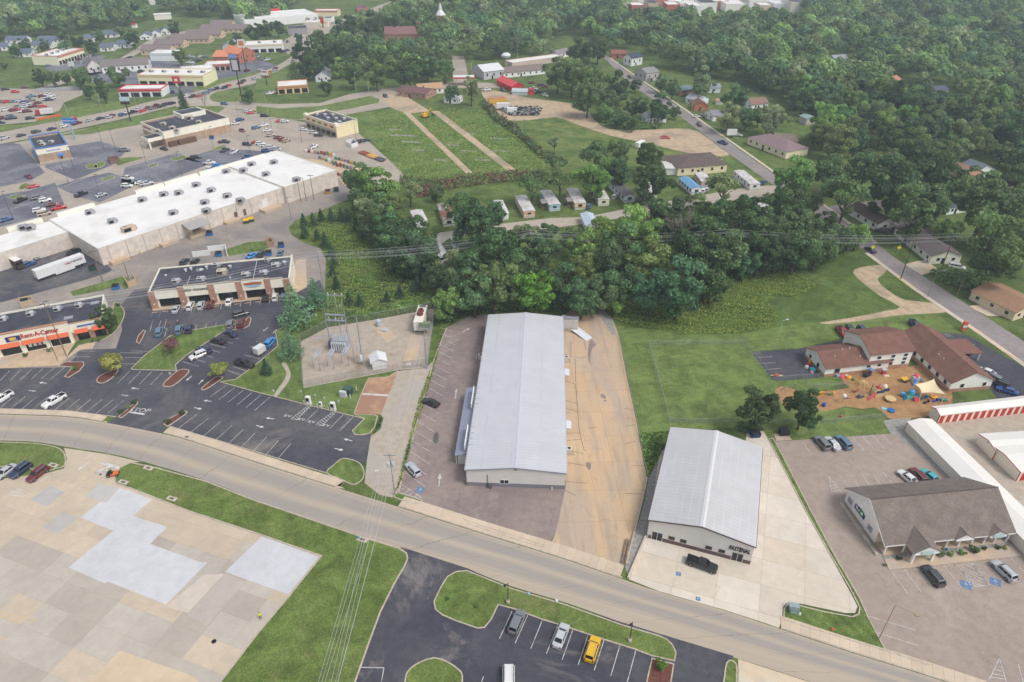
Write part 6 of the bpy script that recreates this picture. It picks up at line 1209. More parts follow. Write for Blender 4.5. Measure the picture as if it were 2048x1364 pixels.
 # --- wood in the middle (crown centre, width, kind, tone)
WOOD=[(719,356,64,'r','mid'),(754,373,78,'r','bright'),(724,391,62,'r','mid'),(789,406,42,'r','olive'),(737,423,62,'r','pale'),(762,413,60,'r','mid'),(782,433,44,'r','bright'),(749,446,60,'r','dark'),(777,453,62,'r','teal'),(799,461,72,'r','dark'),(837,461,62,'r','dark'),(812,483,74,'r','dark'),(787,488,60,'r','mid'),(837,505,82,'r','teal'),(807,518,62,'r','dark'),(849,497,50,'r','dark'),(765,470,44,'r','mid'),
(819,373,46,'l','pale'),(872,383,32,'b','mid'),(927,408,72,'l','mid'),(957,446,102,'r','dark'),(974,503,122,'r','dark'),(937,503,64,'r','mid'),(904,530,62,'r','pale'),(987,566,96,'r','olive'),(897,602,62,'r','bright'),(949,581,84,'r','mid'),(922,555,74,'r','mid'),(874,553,56,'r','dark'),(1012,531,84,'r','mid'),
(1061,451,84,'l','pale'),(1031,458,54,'r','mid'),(1064,363,68,'l','mid'),(1121,356,66,'l','olive'),(1186,352,84,'r','bright'),(1236,340,62,'r','mid'),(1306,361,88,'r','dark'),(1449,363,88,'l','pale'),
(1091,483,74,'r','mid'),(1144,463,62,'r','olive'),(1069,518,92,'r','dark'),(1036,523,64,'r','mid'),(1166,499,72,'t','bright'),(1164,541,84,'r','olive'),(1069,578,92,'r','vivid'),(1034,560,58,'r','mid'),(1131,566,92,'r','dark'),(1164,591,80,'r','mid'),(1219,463,112,'r','bright'),(1274,451,128,'r','bright'),(1249,496,112,'r','mid'),(1299,483,92,'r','olive'),(1224,523,92,'r','dark'),(1299,523,102,'r','olive'),(1231,566,92,'r','mid'),(1199,580,80,'r','mid'),(1336,423,112,'r','dark'),(1386,413,92,'r','mid'),(1399,491,126,'r','dark'),(1424,468,92,'r','dark'),(1359,571,126,'r','teal'),(1304,581,92,'r','teal'),(1414,541,112,'r','dark'),(1436,431,102,'r','dark'),(1486,411,92,'r','dark'),(1474,448,102,'r','dark'),(1511,466,102,'r','dark'),(1449,501,102,'r','mid'),(1524,436,82,'r','mid'),(1424,563,78,'r','mid'),(1229,601,56,'b','bright'),
(1551,453,92,'r','dark'),(1566,416,108,'r','dark'),(1599,446,92,'r','mid'),(1556,493,92,'r','dark'),(1616,403,62,'r','mid'),(1593,493,92,'r','mid'),(1636,491,82,'r','mid'),(1673,473,82,'r','mid'),(1716,466,58,'r','bright'),(1653,441,52,'r','dark'),(1520,505,82,'r','dark'),(1490,520,70,'r','teal')]
KN=dict(r='round',l='loose',t='tall',b='bush')
TN=dict(dark='dark green',mid='mid green',bright='bright green',olive='olive green',pale='pale grey-green',teal='bluish green',vivid='vivid light green')
SPEC={(719,356):'dark tree at the top left corner of the wood by the alley',(754,373):'bright bushy tree leading the wood by the alley',(819,373):'thin grey-green tree beside the scrap pile above the trailers',(872,383):'round dark shrub tree by the rusty roofed trailer',(927,408):'tall open tree between the rusty trailer and the white one',(1061,451):'pale open tree at the edge of the trailer lane',(1064,363):'open tree behind the orange sided trailer',(1121,356):'olive open tree behind the teal trailer',(1186,352):'bright tree behind the tan banded trailer',(1236,340):'tree behind the dark roofed trailer',(1306,361):'dark tree over the hidden white trailer',(1449,363):'pale open tree beside the blue roofed trailer',(1069,578):'vivid light green maple in front of the wood behind the warehouse',(1166,499):'tall bright tree standing in the middle of the wood behind the warehouse',(1229,601):'low bright bush at the corner of the cracked yard',(1274,451):'largest bright crowned tree of the wood, below the trailers',(1359,571):'large bluish green tree at the wood edge above the tall grass',(1304,581):'bluish green tree left of the largest bluish one',(1716,466):'bright tree at the right tip of the wood by the side street',(927,408):'tall open tree between the rusty and white trailers'}
for x,y,w_,k,t in WOOD:
 l=SPEC.get((x,y))or f'{TN[t]} tree in the dense wood {"by the alley" if x < 870 else "behind the warehouse" if x < 1210 else "below the trailer lane" if x < 1480 else "beside the side street"}'
 T(x,y+(19 if 1000<x<1560 and 400<y<480 else 6),w_*(1.16 if x<1000 else.98 if y<480 else 1.05),KN[k],t,l,1.0,group='trees of the middle wood')
for x,y,s in((1352,505,1.9),(1010,95,2.3),(1035,100,1.6),(410,212,1.3)):
 p=P(x,y,6);o=empty('dead_tree',(p.x,p.y,0),random.random()*6,{1352:'bare grey dead tree inside the wood below the trailer lane',1010:'tall bare dead tree above the grey metal building',1035:'smaller bare tree right of the tall dead one',410:'bare brown tree behind the beige store'}[x],'tree');o.scale=(s*.8,s*.8,s);addo('trunk',BARE,o)
 # --- trees among the houses and farther lots
MIDT=[(1591,361,92,'r','bright'),(1696,386,112,'l','mid'),(1791,373,122,'r','dark'),(1873,356,112,'r','dark'),(1831,423,112,'r','mid'),(1861,403,72,'r','mid'),(1898,466,56,'r','bright'),(1973,413,130,'r','mid'),(2023,443,112,'r','mid'),(1993,500,146,'r','mid'),(2046,495,90,'r','dark'),(1961,373,72,'r','mid'),(2023,361,62,'r','dark'),(1730,340,80,'r','mid'),(1660,345,80,'r','mid'),
(1116,147,60,'r','mid'),(1144,150,70,'r','mid'),(1171,147,52,'r','dark'),(1191,165,62,'r','olive'),(1176,194,66,'r','mid'),(1236,174,56,'r','dark'),(1221,203,52,'r','mid'),(1271,170,25,'r','dark'),(1264,213,32,'r','dark'),(1284,213,34,'r','dark'),(1319,215,50,'r','dark'),(1351,224,25,'r','mid'),(1324,166,32,'r','mid'),(1346,178,32,'r','mid'),(1406,162,52,'r','pale'),(1401,184,32,'r','pale'),(1471,198,58,'r','mid'),(1459,233,52,'r','pale'),(1494,234,42,'r','mid'),(1519,231,38,'r','mid'),(1161,104,56,'r','dark'),(1196,101,42,'r','dark'),(1239,302,50,'r','mid'),(1296,315,62,'r','dark'),(1189,317,72,'l','mid'),(1109,283,32,'l','pale'),(1111,324,50,'l','mid'),(1548,238,60,'r','pale'),(1210,225,40,'b','bright'),(1235,240,36,'b','mid'),(1265,248,36,'b','mid'),
(942,180,34,'t','pale'),(904,185,32,'r','mid'),(604,108,46,'r','dark'),(647,95,62,'r','mid'),(672,110,52,'r','dark'),(627,127,52,'r','dark'),(694,62,52,'r','dark'),(744,55,56,'r','dark'),(784,50,42,'r','dark'),(707,105,38,'r','dark'),(752,97,42,'r','mid'),(787,110,52,'r','mid'),(819,112,46,'r','mid'),(817,140,62,'r','dark'),(854,135,46,'r','dark'),(889,140,42,'r','mid'),(879,112,42,'r','mid'),(872,92,42,'r','mid'),(849,117,40,'r','mid'),(704,147,50,'r','mid'),(677,135,34,'r','bright'),(752,150,50,'r','olive'),(589,145,36,'p','cedar'),(609,140,34,'r','dark'),(652,175,28,'r','dark'),(597,77,18,'r','dark'),
(265,77,32,'r','dark'),(240,62,22,'r','mid'),(197,72,24,'r','mid'),(125,68,26,'r','mid'),(182,93,28,'r','dark'),(155,82,30,'r','dark'),(88,92,26,'r','mid'),(50,90,26,'r','dark'),(30,100,24,'r','mid'),(130,97,26,'r','mid'),(347,55,28,'r','dark'),(360,112,30,'r','olive'),(80,155,30,'r','dark'),(107,157,28,'r','mid'),(132,157,20,'r','dark'),(162,160,42,'b','mid'),(197,162,22,'r','dark'),(235,155,42,'b','mid'),(177,185,24,'r','dark'),(205,183,26,'t','dark'),(365,202,24,'c','cedar'),(495,190,28,'r','dark'),(8,133,14,'b','dark'),(475,78,24,'r','mid'),(505,66,34,'r','dark'),(530,60,34,'r','dark'),(555,55,30,'r','dark'),(615,42,12,'r','dark'),(632,42,12,'r','dark'),(470,92,26,'b','mid')]
MSPEC={(942,180):'tall slender grey-green tree at the edge of the weedy field',(904,185):'spreading tree over the white field shed',(365,202):'dark conifer beside the highway above the beige store',(495,190):'round tree at the foot of the tall black sign',(589,145):'dark pine behind the small tan restaurant',(1271,170):'small round tree beside the side street',(1319,215):'dark tree over the white house left of the side street',(1471,198):'round tree on the lawn behind the cottages',(1239,302):'tree in the rough field above the dark roofed trailer',(1296,315):'dark tree in the rough field right of its neighbour',(1189,317):'open tree at the edge of the rough field',(1109,283):'thin tree at the fence of the weedy field',(652,175):'small tree on the restaurant corner',(177,185):'small tree left of the white drive-in',(205,183):'tall narrow tree by the white drive-in',(360,112):'olive tree in front of the brown apartments',(8,133):'lone bush in the far left field',(265,77):'dark round tree among the blue-grey roofs',(1591,361):'bright leafy tree at the corner of the side street',(1898,466):'small bright tree behind the beige ranch house',(1993,500):'largest bushy tree at the right edge beside the side street'}
KN['p']='pine';KN['c']='cedar'
for x,y,w_,k,t in MIDT:
 where='among the houses on the right' if x>1560 else 'along the side street houses' if x>1090 else 'around the church and junction' if x>560 else 'among the far left shops and roofs'
 T(x,y,w_*1.04,KN[k],t,MSPEC.get((x,y))or f'{TN.get(t, "dark")} tree {where}',1.05,group='trees '+where)
 # --- the forest beyond, nearest as trees, the rest as one mass
FOREST=[[(1585,285),(1630,265),(1600,235),(1550,190),(1480,165),(1400,150),(1340,150),(1290,115),(1215,98),(1150,70),(1060,96),(935,90),(900,40),(850,-30),(700,-60),(2300,-60),(2300,420),(2060,385),(1985,335),(1880,345),(1760,345),(1650,320)],
[(-260,-60),(300,-60),(300,38),(290,50),(245,58),(150,70),(60,80),(-120,98),(-260,120)],[(300,-60),(700,-60),(720,5),(640,18),(590,20),(570,40),(480,60),(460,45),(420,40),(300,20)],[(935,108),(1100,95),(1120,125),(1060,115),(990,120),(945,140)],[(780,0),(900,-20),(935,100),(890,118),(860,70),(800,40)],[(592,142),(615,122),(660,100),(708,76),(758,52),(832,16),(900,60),(905,150),(860,160),(760,156),(690,160),(675,140),(635,135)],[(1290,120),(1345,140),(1420,140),(1540,160),(1610,230),(1640,290),(1600,300),(1570,240),(1530,185),(1450,158),(1360,152)]]
keep=[(o.location.x+5,o.location.y,math.hypot(o.location.x+5,o.location.y))for o in sc.objects if o.type=='EMPTY' and o.get('category')in('house','building','shed','barn','garage','store','shops','apartments','church','motel','restaurant')]
CLEAR=[(755,74,850,112),(1770,160,1830,200),(1250,-10,1600,50),(1660,115,1700,132),(1860,180,1900,196),(1262,95,1300,140),(600,-40,860,20)]
cand=[];random.seed(30)
for poly in FOREST:
 x0,x1=min(p[0]for p in poly),max(p[0]for p in poly);y0,y1=min(p[1]for p in poly),max(p[1]for p in poly);wp=[P(*p).to_2d()for p in poly]
 bx0,bx1=min(p.x for p in wp),max(p.x for p in wp);by0,by1=min(p.y for p in wp),min(max(p.y for p in wp),1150);st_=12.0
 yy=by0
 while yy<by1:
  xx=bx0
  while xx<bx1:
   qx,qy=xx+random.uniform(-4.5,4.5),yy+random.uniform(-4.5,4.5);xx+=st_*random.uniform(.85,1.25)
   if abs(qx)>qy*.84+40 or not inpoly(qx,qy,wp):continue
   c_,s_=math.cos(PITCH),math.sin(PITCH);dz=qy*c_+CAM_H*s_;py=682+FOC*(CAM_H*c_-qy*s_)/dz;pxx=1024+FOC*qx/dz
   if any(a<=pxx<=c and b<=py<=d for a,b,c,d in CLEAR):continue
   if any(abs(qx*b-qy*a)/q<10 and-9<q-(qx*a+qy*b)/q<(34 if q>330 else 9)for a,b,q in keep):continue
   if any((qx-a)**2+(qy-b)**2<(r_*.6+3.5)**2 for a,b,r_ in TREES):continue
   cand.append((qx,qy))
  yy+=st_
cand.sort(key=lambda q:q[0]**2+q[1]**2)
NIND=max(0,296-len([o for o in sc.objects if o.name.startswith('tree')]))
TONE=['dark','mid','mid','mid','olive','teal','pale','dark','bright','light']
for qx,qy in cand[:NIND]:
 t=random.choice(TONE[:9]);plant(qx,qy,random.uniform(1.0,1.85),random.uniform(.75,1.05),random.choice([k for k in KIND if k[:4]in('roun','tall')]),GREENS[t],f'{TN[t]} tree in the near great wood',group='near trees of the great wood')
def dome_cards(lobes=15,cards=30,s=.62):
 C,N,SZ,SH=[],[],[],[]
 for k in range(lobes):
  d=unit(1)[0];d[2]=abs(d[2])*.9 if k%4 else d[2]*.5;q_=rng.uniform(2.4,4.3);lc=np.array([d[0]*q_,d[1]*q_,6.2+d[2]*q_*1.05]);dd=unit(cards*2);out=lc-np.array([0,0,4.5]);out/=np.linalg.norm(out);dd=dd[dd@out>-.1][:cards];m=len(dd)
  C.append(lc+dd*rng.uniform(1.2,2.3)*rng.uniform(.8,1.08,m)[:,None]);N.append(dd+out*.4+unit(m)*.35);SZ.append(s*rng.uniform(.7,1.3,m));SH.append(np.full(m,rng.uniform(.3,.7)))
 return[np.concatenate(q)for q in(C,N,SZ,SH)]
LOW=[dome_cards()for _ in range(6)]
Cc,Nn,Sz,Tt=[],[],[],[]
for qx,qy in cand[NIND:]:
 c,n,s,sh=LOW[random.randrange(6)];k=random.uniform(.9,1.95);a=random.uniform(0,6.28);ca,sa=math.cos(a),math.sin(a)
 M_=np.array([[ca,-sa,0],[sa,ca,0],[0,0,1]]);pos=(c*k*np.array([1,1,random.uniform(.8,1.0)]))@M_.T+np.array([qx,qy,0])
 g=np.array(GREENS[random.choice(TONE)])*random.uniform(.7,1.25);Cc.append(pos);Nn.append(n@M_.T);Sz.append(s*k);Tt.append(g[None,:]*(.7+.6*sh)[:,None])
fo_=addo('forest',cards_mesh('forest',np.concatenate(Cc),np.concatenate(Nn),np.concatenate(Sz),None,MT['leaf_s'],attr=np.concatenate(Tt)));tag(fo_,'unbroken distant wood filling the upper background','forest',kind='stuff')
# --- undergrowth
def brush(name,label,poly,n,h0,h1,s,tones,clump=.25,holes=(),z=0.0,cat='undergrowth'):
 wp=[P(*p).to_2d()for p in poly];hp=[[P(*p).to_2d()for p in h]for h in holes]
 bx0,bx1=min(p.x for p in wp),max(p.x for p in wp);by0,by1=min(p.y for p in wp),max(p.y for p in wp);pts=[]
 while len(pts)<n:
  x,y=random.uniform(bx0,bx1),random.uniform(by0,by1)
  if not inpoly(x,y,wp)or any(inpoly(x,y,h)for h in hp):continue
  k=math.sin(x*clump+1.3*math.sin(y*clump*.7))*math.cos(y*clump*1.1+math.sin(x*clump*.6));k2=math.sin(x*1.1+y*.7)*math.cos(y*1.3-x*.5)
  hh=h0+(h1-h0)*max(0,.5+.4*k+.35*k2);pts.append((x,y,z+hh*random.uniform(.35,1),k))
 q=np.array(pts);nr=np.tile([0,0,1.],(n,1))*.75+unit(n)*.7;tc=np.array([GREENS[t]if isinstance(t,str)else t for t in tones])
 idx=np.clip(((q[:,3]*.5+.5+rng.normal(0,.22,n))*len(tones)).astype(int),0,len(tones)-1)
 o=addo(name,cards_mesh(name,q[:,:3],nr,s*rng.uniform(.6,1.4,n),None,MT['leaf_s'],attr=tc[idx]*rng.uniform(.8,1.2,n)[:,None]));return tag(o,label,cat,kind='stuff')
YG,LG,DG=[tuple(min(x*1.8,.38)for x in q)for q in(S(128,142,72),S(118,140,70),S(74,100,54))]
brush('tall_grass','tall yellow-green grass on the bank below the wood',[(1225,640),(1240,600),(1290,606),(1360,612),(1440,590),(1500,545),(1590,545),(1635,575),(1590,595),(1525,590),(1560,640),(1540,655),(1470,668),(1370,670),(1280,655)],21000,.2,1.1,.19,[LG,LG,YG,YG,LG])
brush('undergrowth','low green undergrowth along the wood behind the warehouse',[(860,600),(880,560),(1000,600),(1120,600),(1230,610),(1420,585),(1530,520),(1600,520),(1600,545),(1500,548),(1430,595),(1360,612),(1240,606),(1215,622),(1120,618),(985,626),(930,633),(895,650),(878,640)],13000,.4,2.6,.33,['dark','mid','bright','mid'])
brush('basin_grass','tall weeds filling the overgrown basin behind the strip mall',[(600,440),(640,425),(705,425),(745,470),(790,530),(840,585),(870,612),(760,636),(700,645),(655,650),(650,600),(660,560),(655,510),(640,490),(610,480)],20000,.15,1.4,.2,['bright',LG,YG,LG,S(170,172,112),LG])
brush('field_weeds','lush weeds covering the field with two tracks',[(745,225),(805,224),(932,347),(850,366),(805,350),(765,300)],6500,.02,.55,.27,[LG,YG,LG,'bright']);brush('field_weeds','lush weeds between the two field tracks',[(822,226),(862,224),(1012,340),(948,345)],5500,.02,.55,.27,[LG,YG,'bright',LG]);brush('field_weeds','lush weeds right of the two field tracks',[(880,224),(900,218),(985,222),(1030,262),(1092,318),(1080,342),(1034,338)],8000,.02,.8,.29,['bright',LG,LG,YG])
brush('fence_scrub','scrubby growth along the far fence of the weedy field',[(960,205),(985,215),(1000,235),(1040,262),(1095,315),(1088,322),(1030,270),(985,240)],2600,.6,3.2,.5,['mid','olive','dark',S(120,104,84)]);brush('ditch_scrub','brown and green scrub along the ditch above the trailers',[(800,352),(860,362),(950,350),(1090,342),(1095,356),(950,372),(860,385),(800,375)],2600,.3,2.2,.5,['mid',S(140,112,92),'olive',S(150,118,96)])
brush('roadside_scrub','hedge of scrub below the houses left of the side street',[(1195,215),(1225,228),(1265,240),(1300,252),(1330,252),(1310,260),(1240,258),(1200,245)],2600,.5,3.2,.55,['mid','bright','dark']);brush('lot_weeds','weeds creeping along the edge of the gravel drive',[(752,860),(762,832),(766,838),(760,858),(744,872)],500,.05,.35,.18,[LG,DG]);brush('lot_weeds','weeds on the kerb between gravel drive and mauve lot',[(853,760),(868,720),(880,690),(874,720),(847,810),(825,880),(805,960),(790,985),(801,950),(820,870),(838,800)],1500,.05,.4,.2,[LG,YG,DG])
brush('lot_weeds','weeds between the cracked yard and the ribbed roof shop',[(1280,870),(1300,866),(1344,862),(1325,900),(1300,950),(1297,955),(1290,920)],1800,.05,.5,.25,[LG,DG,'bright']);brush('ditch_scrub','green scrub in the ditch right of the side street',[(1860,545),(1900,535),(1960,545),(1990,565),(1930,580),(1890,572)],1600,.2,1.4,.4,['bright','mid']);brush('lot_weeds','weeds and saplings behind the white office fence line',[(1480,842),(1500,850),(1530,862),(1500,868),(1470,860)],500,.2,1.2,.35,['mid','dark'])
brush('bank_scrub','rough growth between basin and substation fence',[(640,650),(700,640),(764,630),(833,616),(868,610),(875,600),(860,590),(800,605),(720,625),(655,640)],3500,.2,1.5,.4,['bright',LG,'mid'])
for k,(x,y,c_,n_)in enumerate(((845,385,S(170,140,126),900),(1255,240,S(120,110,100),0))):
 if n_:brush('brush_pile','pile of reddish brown cut brush beside the ditch',[(830,375),(862,373),(866,392),(836,396)],n_,.3,2.2,.4,[S(150,112,98),S(170,140,124),S(130,96,84)],cat='brush pile')
 # ---------------------------------------------------------------- vehicles (front towards +x, centred on the origin)
def car_parts(kind):
 L,W,H,belt,hood,tail,g={  # length, width, height, beltline, bonnet height, boot height, greenhouse (rear base, rear roof, front roof, front base)
 'sedan':(4.85,1.84,1.46,.92,.84,.98,(-1.75,-1.05,.35,1.15)),'hatch':(4.3,1.8,1.52,.95,.88,.98,(-2.0,-1.6,.35,1.15)),
 'suv':(4.75,1.92,1.72,1.05,1.0,1.06,(-2.25,-1.95,.45,1.15)),'van':(5.1,1.98,1.78,1.05,.98,1.06,(-2.45,-2.2,.75,1.65)),
 'pickup':(5.75,1.98,1.88,1.15,1.12,1.12,(-.75,-.6,.65,1.3)),'coupe':(4.6,1.86,1.34,.88,.8,.95,(-1.9,-.9,.2,.95))}[kind]
 h2=W/2;xs=[-L/2,-L/2+.12,-L/2+.5,g[0],g[3],g[3]+.12,L/2-.45,L/2-.1,L/2]
 zt=[tail-.25,tail-.06,tail,belt,belt,hood+.03,hood-.04,hood-.16,hood-.3];ws=[.82,.93,.985,1,1,1,.97,.9,.76]
 b=B();ring=[]
 for x,z,w_ in zip(xs,zt,ws):
  y=h2*w_;s=[(x,-y*.9,.24),(x,-y,.5),(x,-y*.985,z-.14),(x,-y*.86,z),(x,0,z+.03),(x,y*.86,z),(x,y*.985,z-.14),(x,y,.5),(x,y*.9,.24)];ring.append(s)
 n=9;b.add([p for s in ring for p in s],[(i*n+j+1,i*n+j,(i+1)*n+j,(i+1)*n+j+1)for i in range(len(xs)-1)for j in range(n-1)]+[(i*n,i*n+n-1,(i+1)*n+n-1,(i+1)*n)for i in range(len(xs)-1)]+[tuple(range(n)),tuple(range(len(xs)*n-1,len(xs)*n-n-1,-1))])
 wb,wt=h2*.88,h2*.7;zb,zr=belt-.02,H;gx=g
 lo=[(gx[0],-wb,zb),(gx[3],-wb,zb),(gx[3],wb,zb),(gx[0],wb,zb)];md=[(gx[1]-.03,-wt-.02,zr-.07),(gx[2]+.05,-wt-.02,zr-.07),(gx[2]+.05,wt+.02,zr-.07),(gx[1]-.03,wt+.02,zr-.07)];hi=[(gx[1]+.12,-wt*.86,zr),(gx[2]-.15,-wt*.86,zr),(gx[2]-.15,wt*.86,zr),(gx[1]+.12,wt*.86,zr)]
 b.add(lo+md+hi,[(k,(k+1)%4,4+(k+1)%4,4+k)for k in range(4)]+[(4+k,4+(k+1)%4,8+(k+1)%4,8+k)for k in range(4)]+[(8,9,10,11)])
 parts={'body':b}
 def pane(a,c,d,e,i0=.08,i1=.92,j0=.12,j1=.94,off=.012):
  a,c,d,e=map(Vector,(a,c,d,e));nn=(c-a).cross(e-a).normalized()*off;f=lambda u,v:a.lerp(c,u).lerp(e.lerp(d,u),v)+nn
  return[f(i0,j0),f(i1,j0),f(i1,j1),f(i0,j1)]
 wins=[pane(lo[1],lo[2],md[2],md[1]),pane(lo[3],lo[0],md[0],md[3])]
 for A_,B_,C_,D_ in((lo[0],lo[1],md[1],md[0]),(lo[2],lo[3],md[3],md[2])):
  sp=((.06,.5),(.53,.93))if kind in('sedan','hatch','coupe')else((.06,.36),(.39,.66),(.69,.95))if kind in('suv','van')else((.08,.48),(.52,.92))
  for i0,i1 in sp:wins.append(pane(A_,B_,C_,D_,i0,i1,.14,.9))
 parts['window']=wins;wr=.34 if kind in('sedan','hatch','coupe')else.4;wx=(L/2-.92,-L/2+.95)
 parts['wheel']=[(x,s*(h2-.1),wr)for x in wx for s in(-1,1)]
 parts['head']=[(L/2-.13,s*h2*.62,hood-.26)for s in(-1,1)];parts['tail']=[(-L/2+.03,s*h2*.72,tail-.2)for s in(-1,1)];parts['dim']=(L,W,H,belt,g)
 return parts
CARP={}
def wheel_mesh(r):
 b=B();n=14
 for m,rr_,y0,y1 in((0,r,-.12,.12),(1,r*.62,-.127,.127)):
  vs=[(math.cos(2*math.pi*k/n)*rr_,y,math.sin(2*math.pi*k/n)*rr_)for y in(y0,y1)for k in range(n)]
  b.add(vs,[(k,(k+1)%n,n+(k+1)%n,n+k)for k in range(n)]+[tuple(range(n-1,-1,-1)),tuple(range(n,2*n))],m)
 return b.mesh('wheel',[MT['rubber'],MT['rim']])
WH={.34:wheel_mesh(.34),.4:wheel_mesh(.4)}
hl=B().cbox((0,0,0),(.14,.4,.16)).mesh('headlight',MT['lamp_w']);tl=B().cbox((0,0,0),(.1,.26,.28)).mesh('taillight',MT['lamp_r']);mir=B().cbox((0,0,0),(.14,.2,.13)).mesh('mirror',MT['paint'])
for kd in('sedan','hatch','suv','van','pickup','coupe'):
 p=car_parts(kd);L,W,H,belt,g=p['dim'];m=dict(body=p['body'].mesh('body',MT['paint']),win=[B().quad(*w_).mesh('window',MT['glass'])for w_ in p['window']],**{k:p[k]for k in('wheel','head','tail','dim')})
 one=B();one.v,one.f,one.m=list(p['body'].v),list(p['body'].f),list(p['body'].m)
 for w_ in p['window']:one.quad(*w_,m=1)
 for x,y,r in p['wheel']:one.tube((x,y-.11,r),(x,y+.11,r),r,n=10,m=2)
 for q in p['tail']:one.cbox(q,(.1,.26,.28),3)
 for q in p['head']:one.cbox(q,(.14,.4,.16),4)
 if kd=='pickup':
  bed=B();x0,x1,y=-L/2+.1,g[0]-.12,W/2*.86
  bed.box(x0,x1,-y+.06,y-.06,belt-.06,belt-.02)if 0 else bed.quad((x0+.05,-y+.1,belt+.012),(x1,-y+.1,belt+.012),(x1,y-.1,belt+.012),(x0+.05,y-.1,belt+.012));m['bed']=bed.mesh('bed',MT['black']);one.quad(*[tuple(v)for v in bed.v],m=1)
  rail=B();rail.box(x0,x1,-y-.04,-y+.08,belt-.02,belt+.09);rail.box(x0,x1,y-.08,y+.04,belt-.02,belt+.09);rail.box(x0-.04,x0+.06,-y,y,belt-.02,belt+.09);m['rail']=rail.mesh('bed_rail',MT['paint'])
 if kd in('suv','van'):
  m['rack']=[B().box(g[1]+.2,g[2]-.1,s*W*.3-.025,s*W*.3+.025,H+.01,H+.07).mesh('roof_rail',MT['steel'])for s in(-1,1)]
 m['one']=one.mesh('car',[MT['paint'],MT['glass'],MT['rubber'],MT['lamp_r'],MT['lamp_w']]);CARP[kd]=m
NAMEK=dict(sedan='sedan',hatch='hatchback',suv='suv',van='minivan',pickup='pickup_truck',coupe='coupe')
CC=dict(white=S(240,240,240),silver=S(196,200,206),grey=S(128,132,138),dark=S(66,70,78),black=S(40,42,48),red=S(168,36,48),maroon=S(112,34,44),blue=S(46,84,150),navy=S(44,56,92),sky=S(60,150,226),yellow=S(246,196,40),teal=S(60,190,196),steel=S(96,130,156),green=S(70,90,84),tan=S(190,176,156),bright=S(216,48,56),orange=S(226,150,60))
def car(x,y,tx,ty,kind,colr,label,near=True,group=None,z=.02,roof=None):
 a,t=P(x,y,.7),P(tx,ty,.7);d=t-a;rz=math.atan2(d.y,d.x);m=CARP[kind];c=CC[colr];f=random.uniform(.92,1.06);c=tuple(q*f for q in c)
 if not near:
  o=addo(NAMEK[kind],m['one'],None,(a.x,a.y,z),rz,c);return tag(o,label,'car' if kind!='pickup' else 'pickup',group)
 o=empty(NAMEK[kind],(a.x,a.y,z),rz,label,'pickup' if kind=='pickup' else 'car',group);L,W,H,belt,g=m['dim']
 addo('body',m['body'],o,color=c)
 for w_ in m['win']:addo('window',w_,o)
 for q in m['wheel']:addo('wheel',WH[q[2]],o,loc=q)
 for q in m['head']:addo('headlight',hl,o,loc=q)
 for q in m['tail']:addo('taillight',tl,o,loc=q)
 for s in(-1,1):addo('mirror',mir,o,loc=(g[3]-.3,s*(W/2+.06),belt+.02),color=c)
 if 'bed' in m:addo('bed',m['bed'],o);addo('bed_rail',m['rail'],o,color=c)
 for q in m.get('rack',[]):addo('roof_rail',q,o)
 if roof:solid(B().box(g[1]+.25,g[2]-.2,-W*.27,W*.27,H+.003,H+.012),'roof_panel',o,roof)
 return o
random.seed(40);gl_='vehicles parked in the foreground lots'
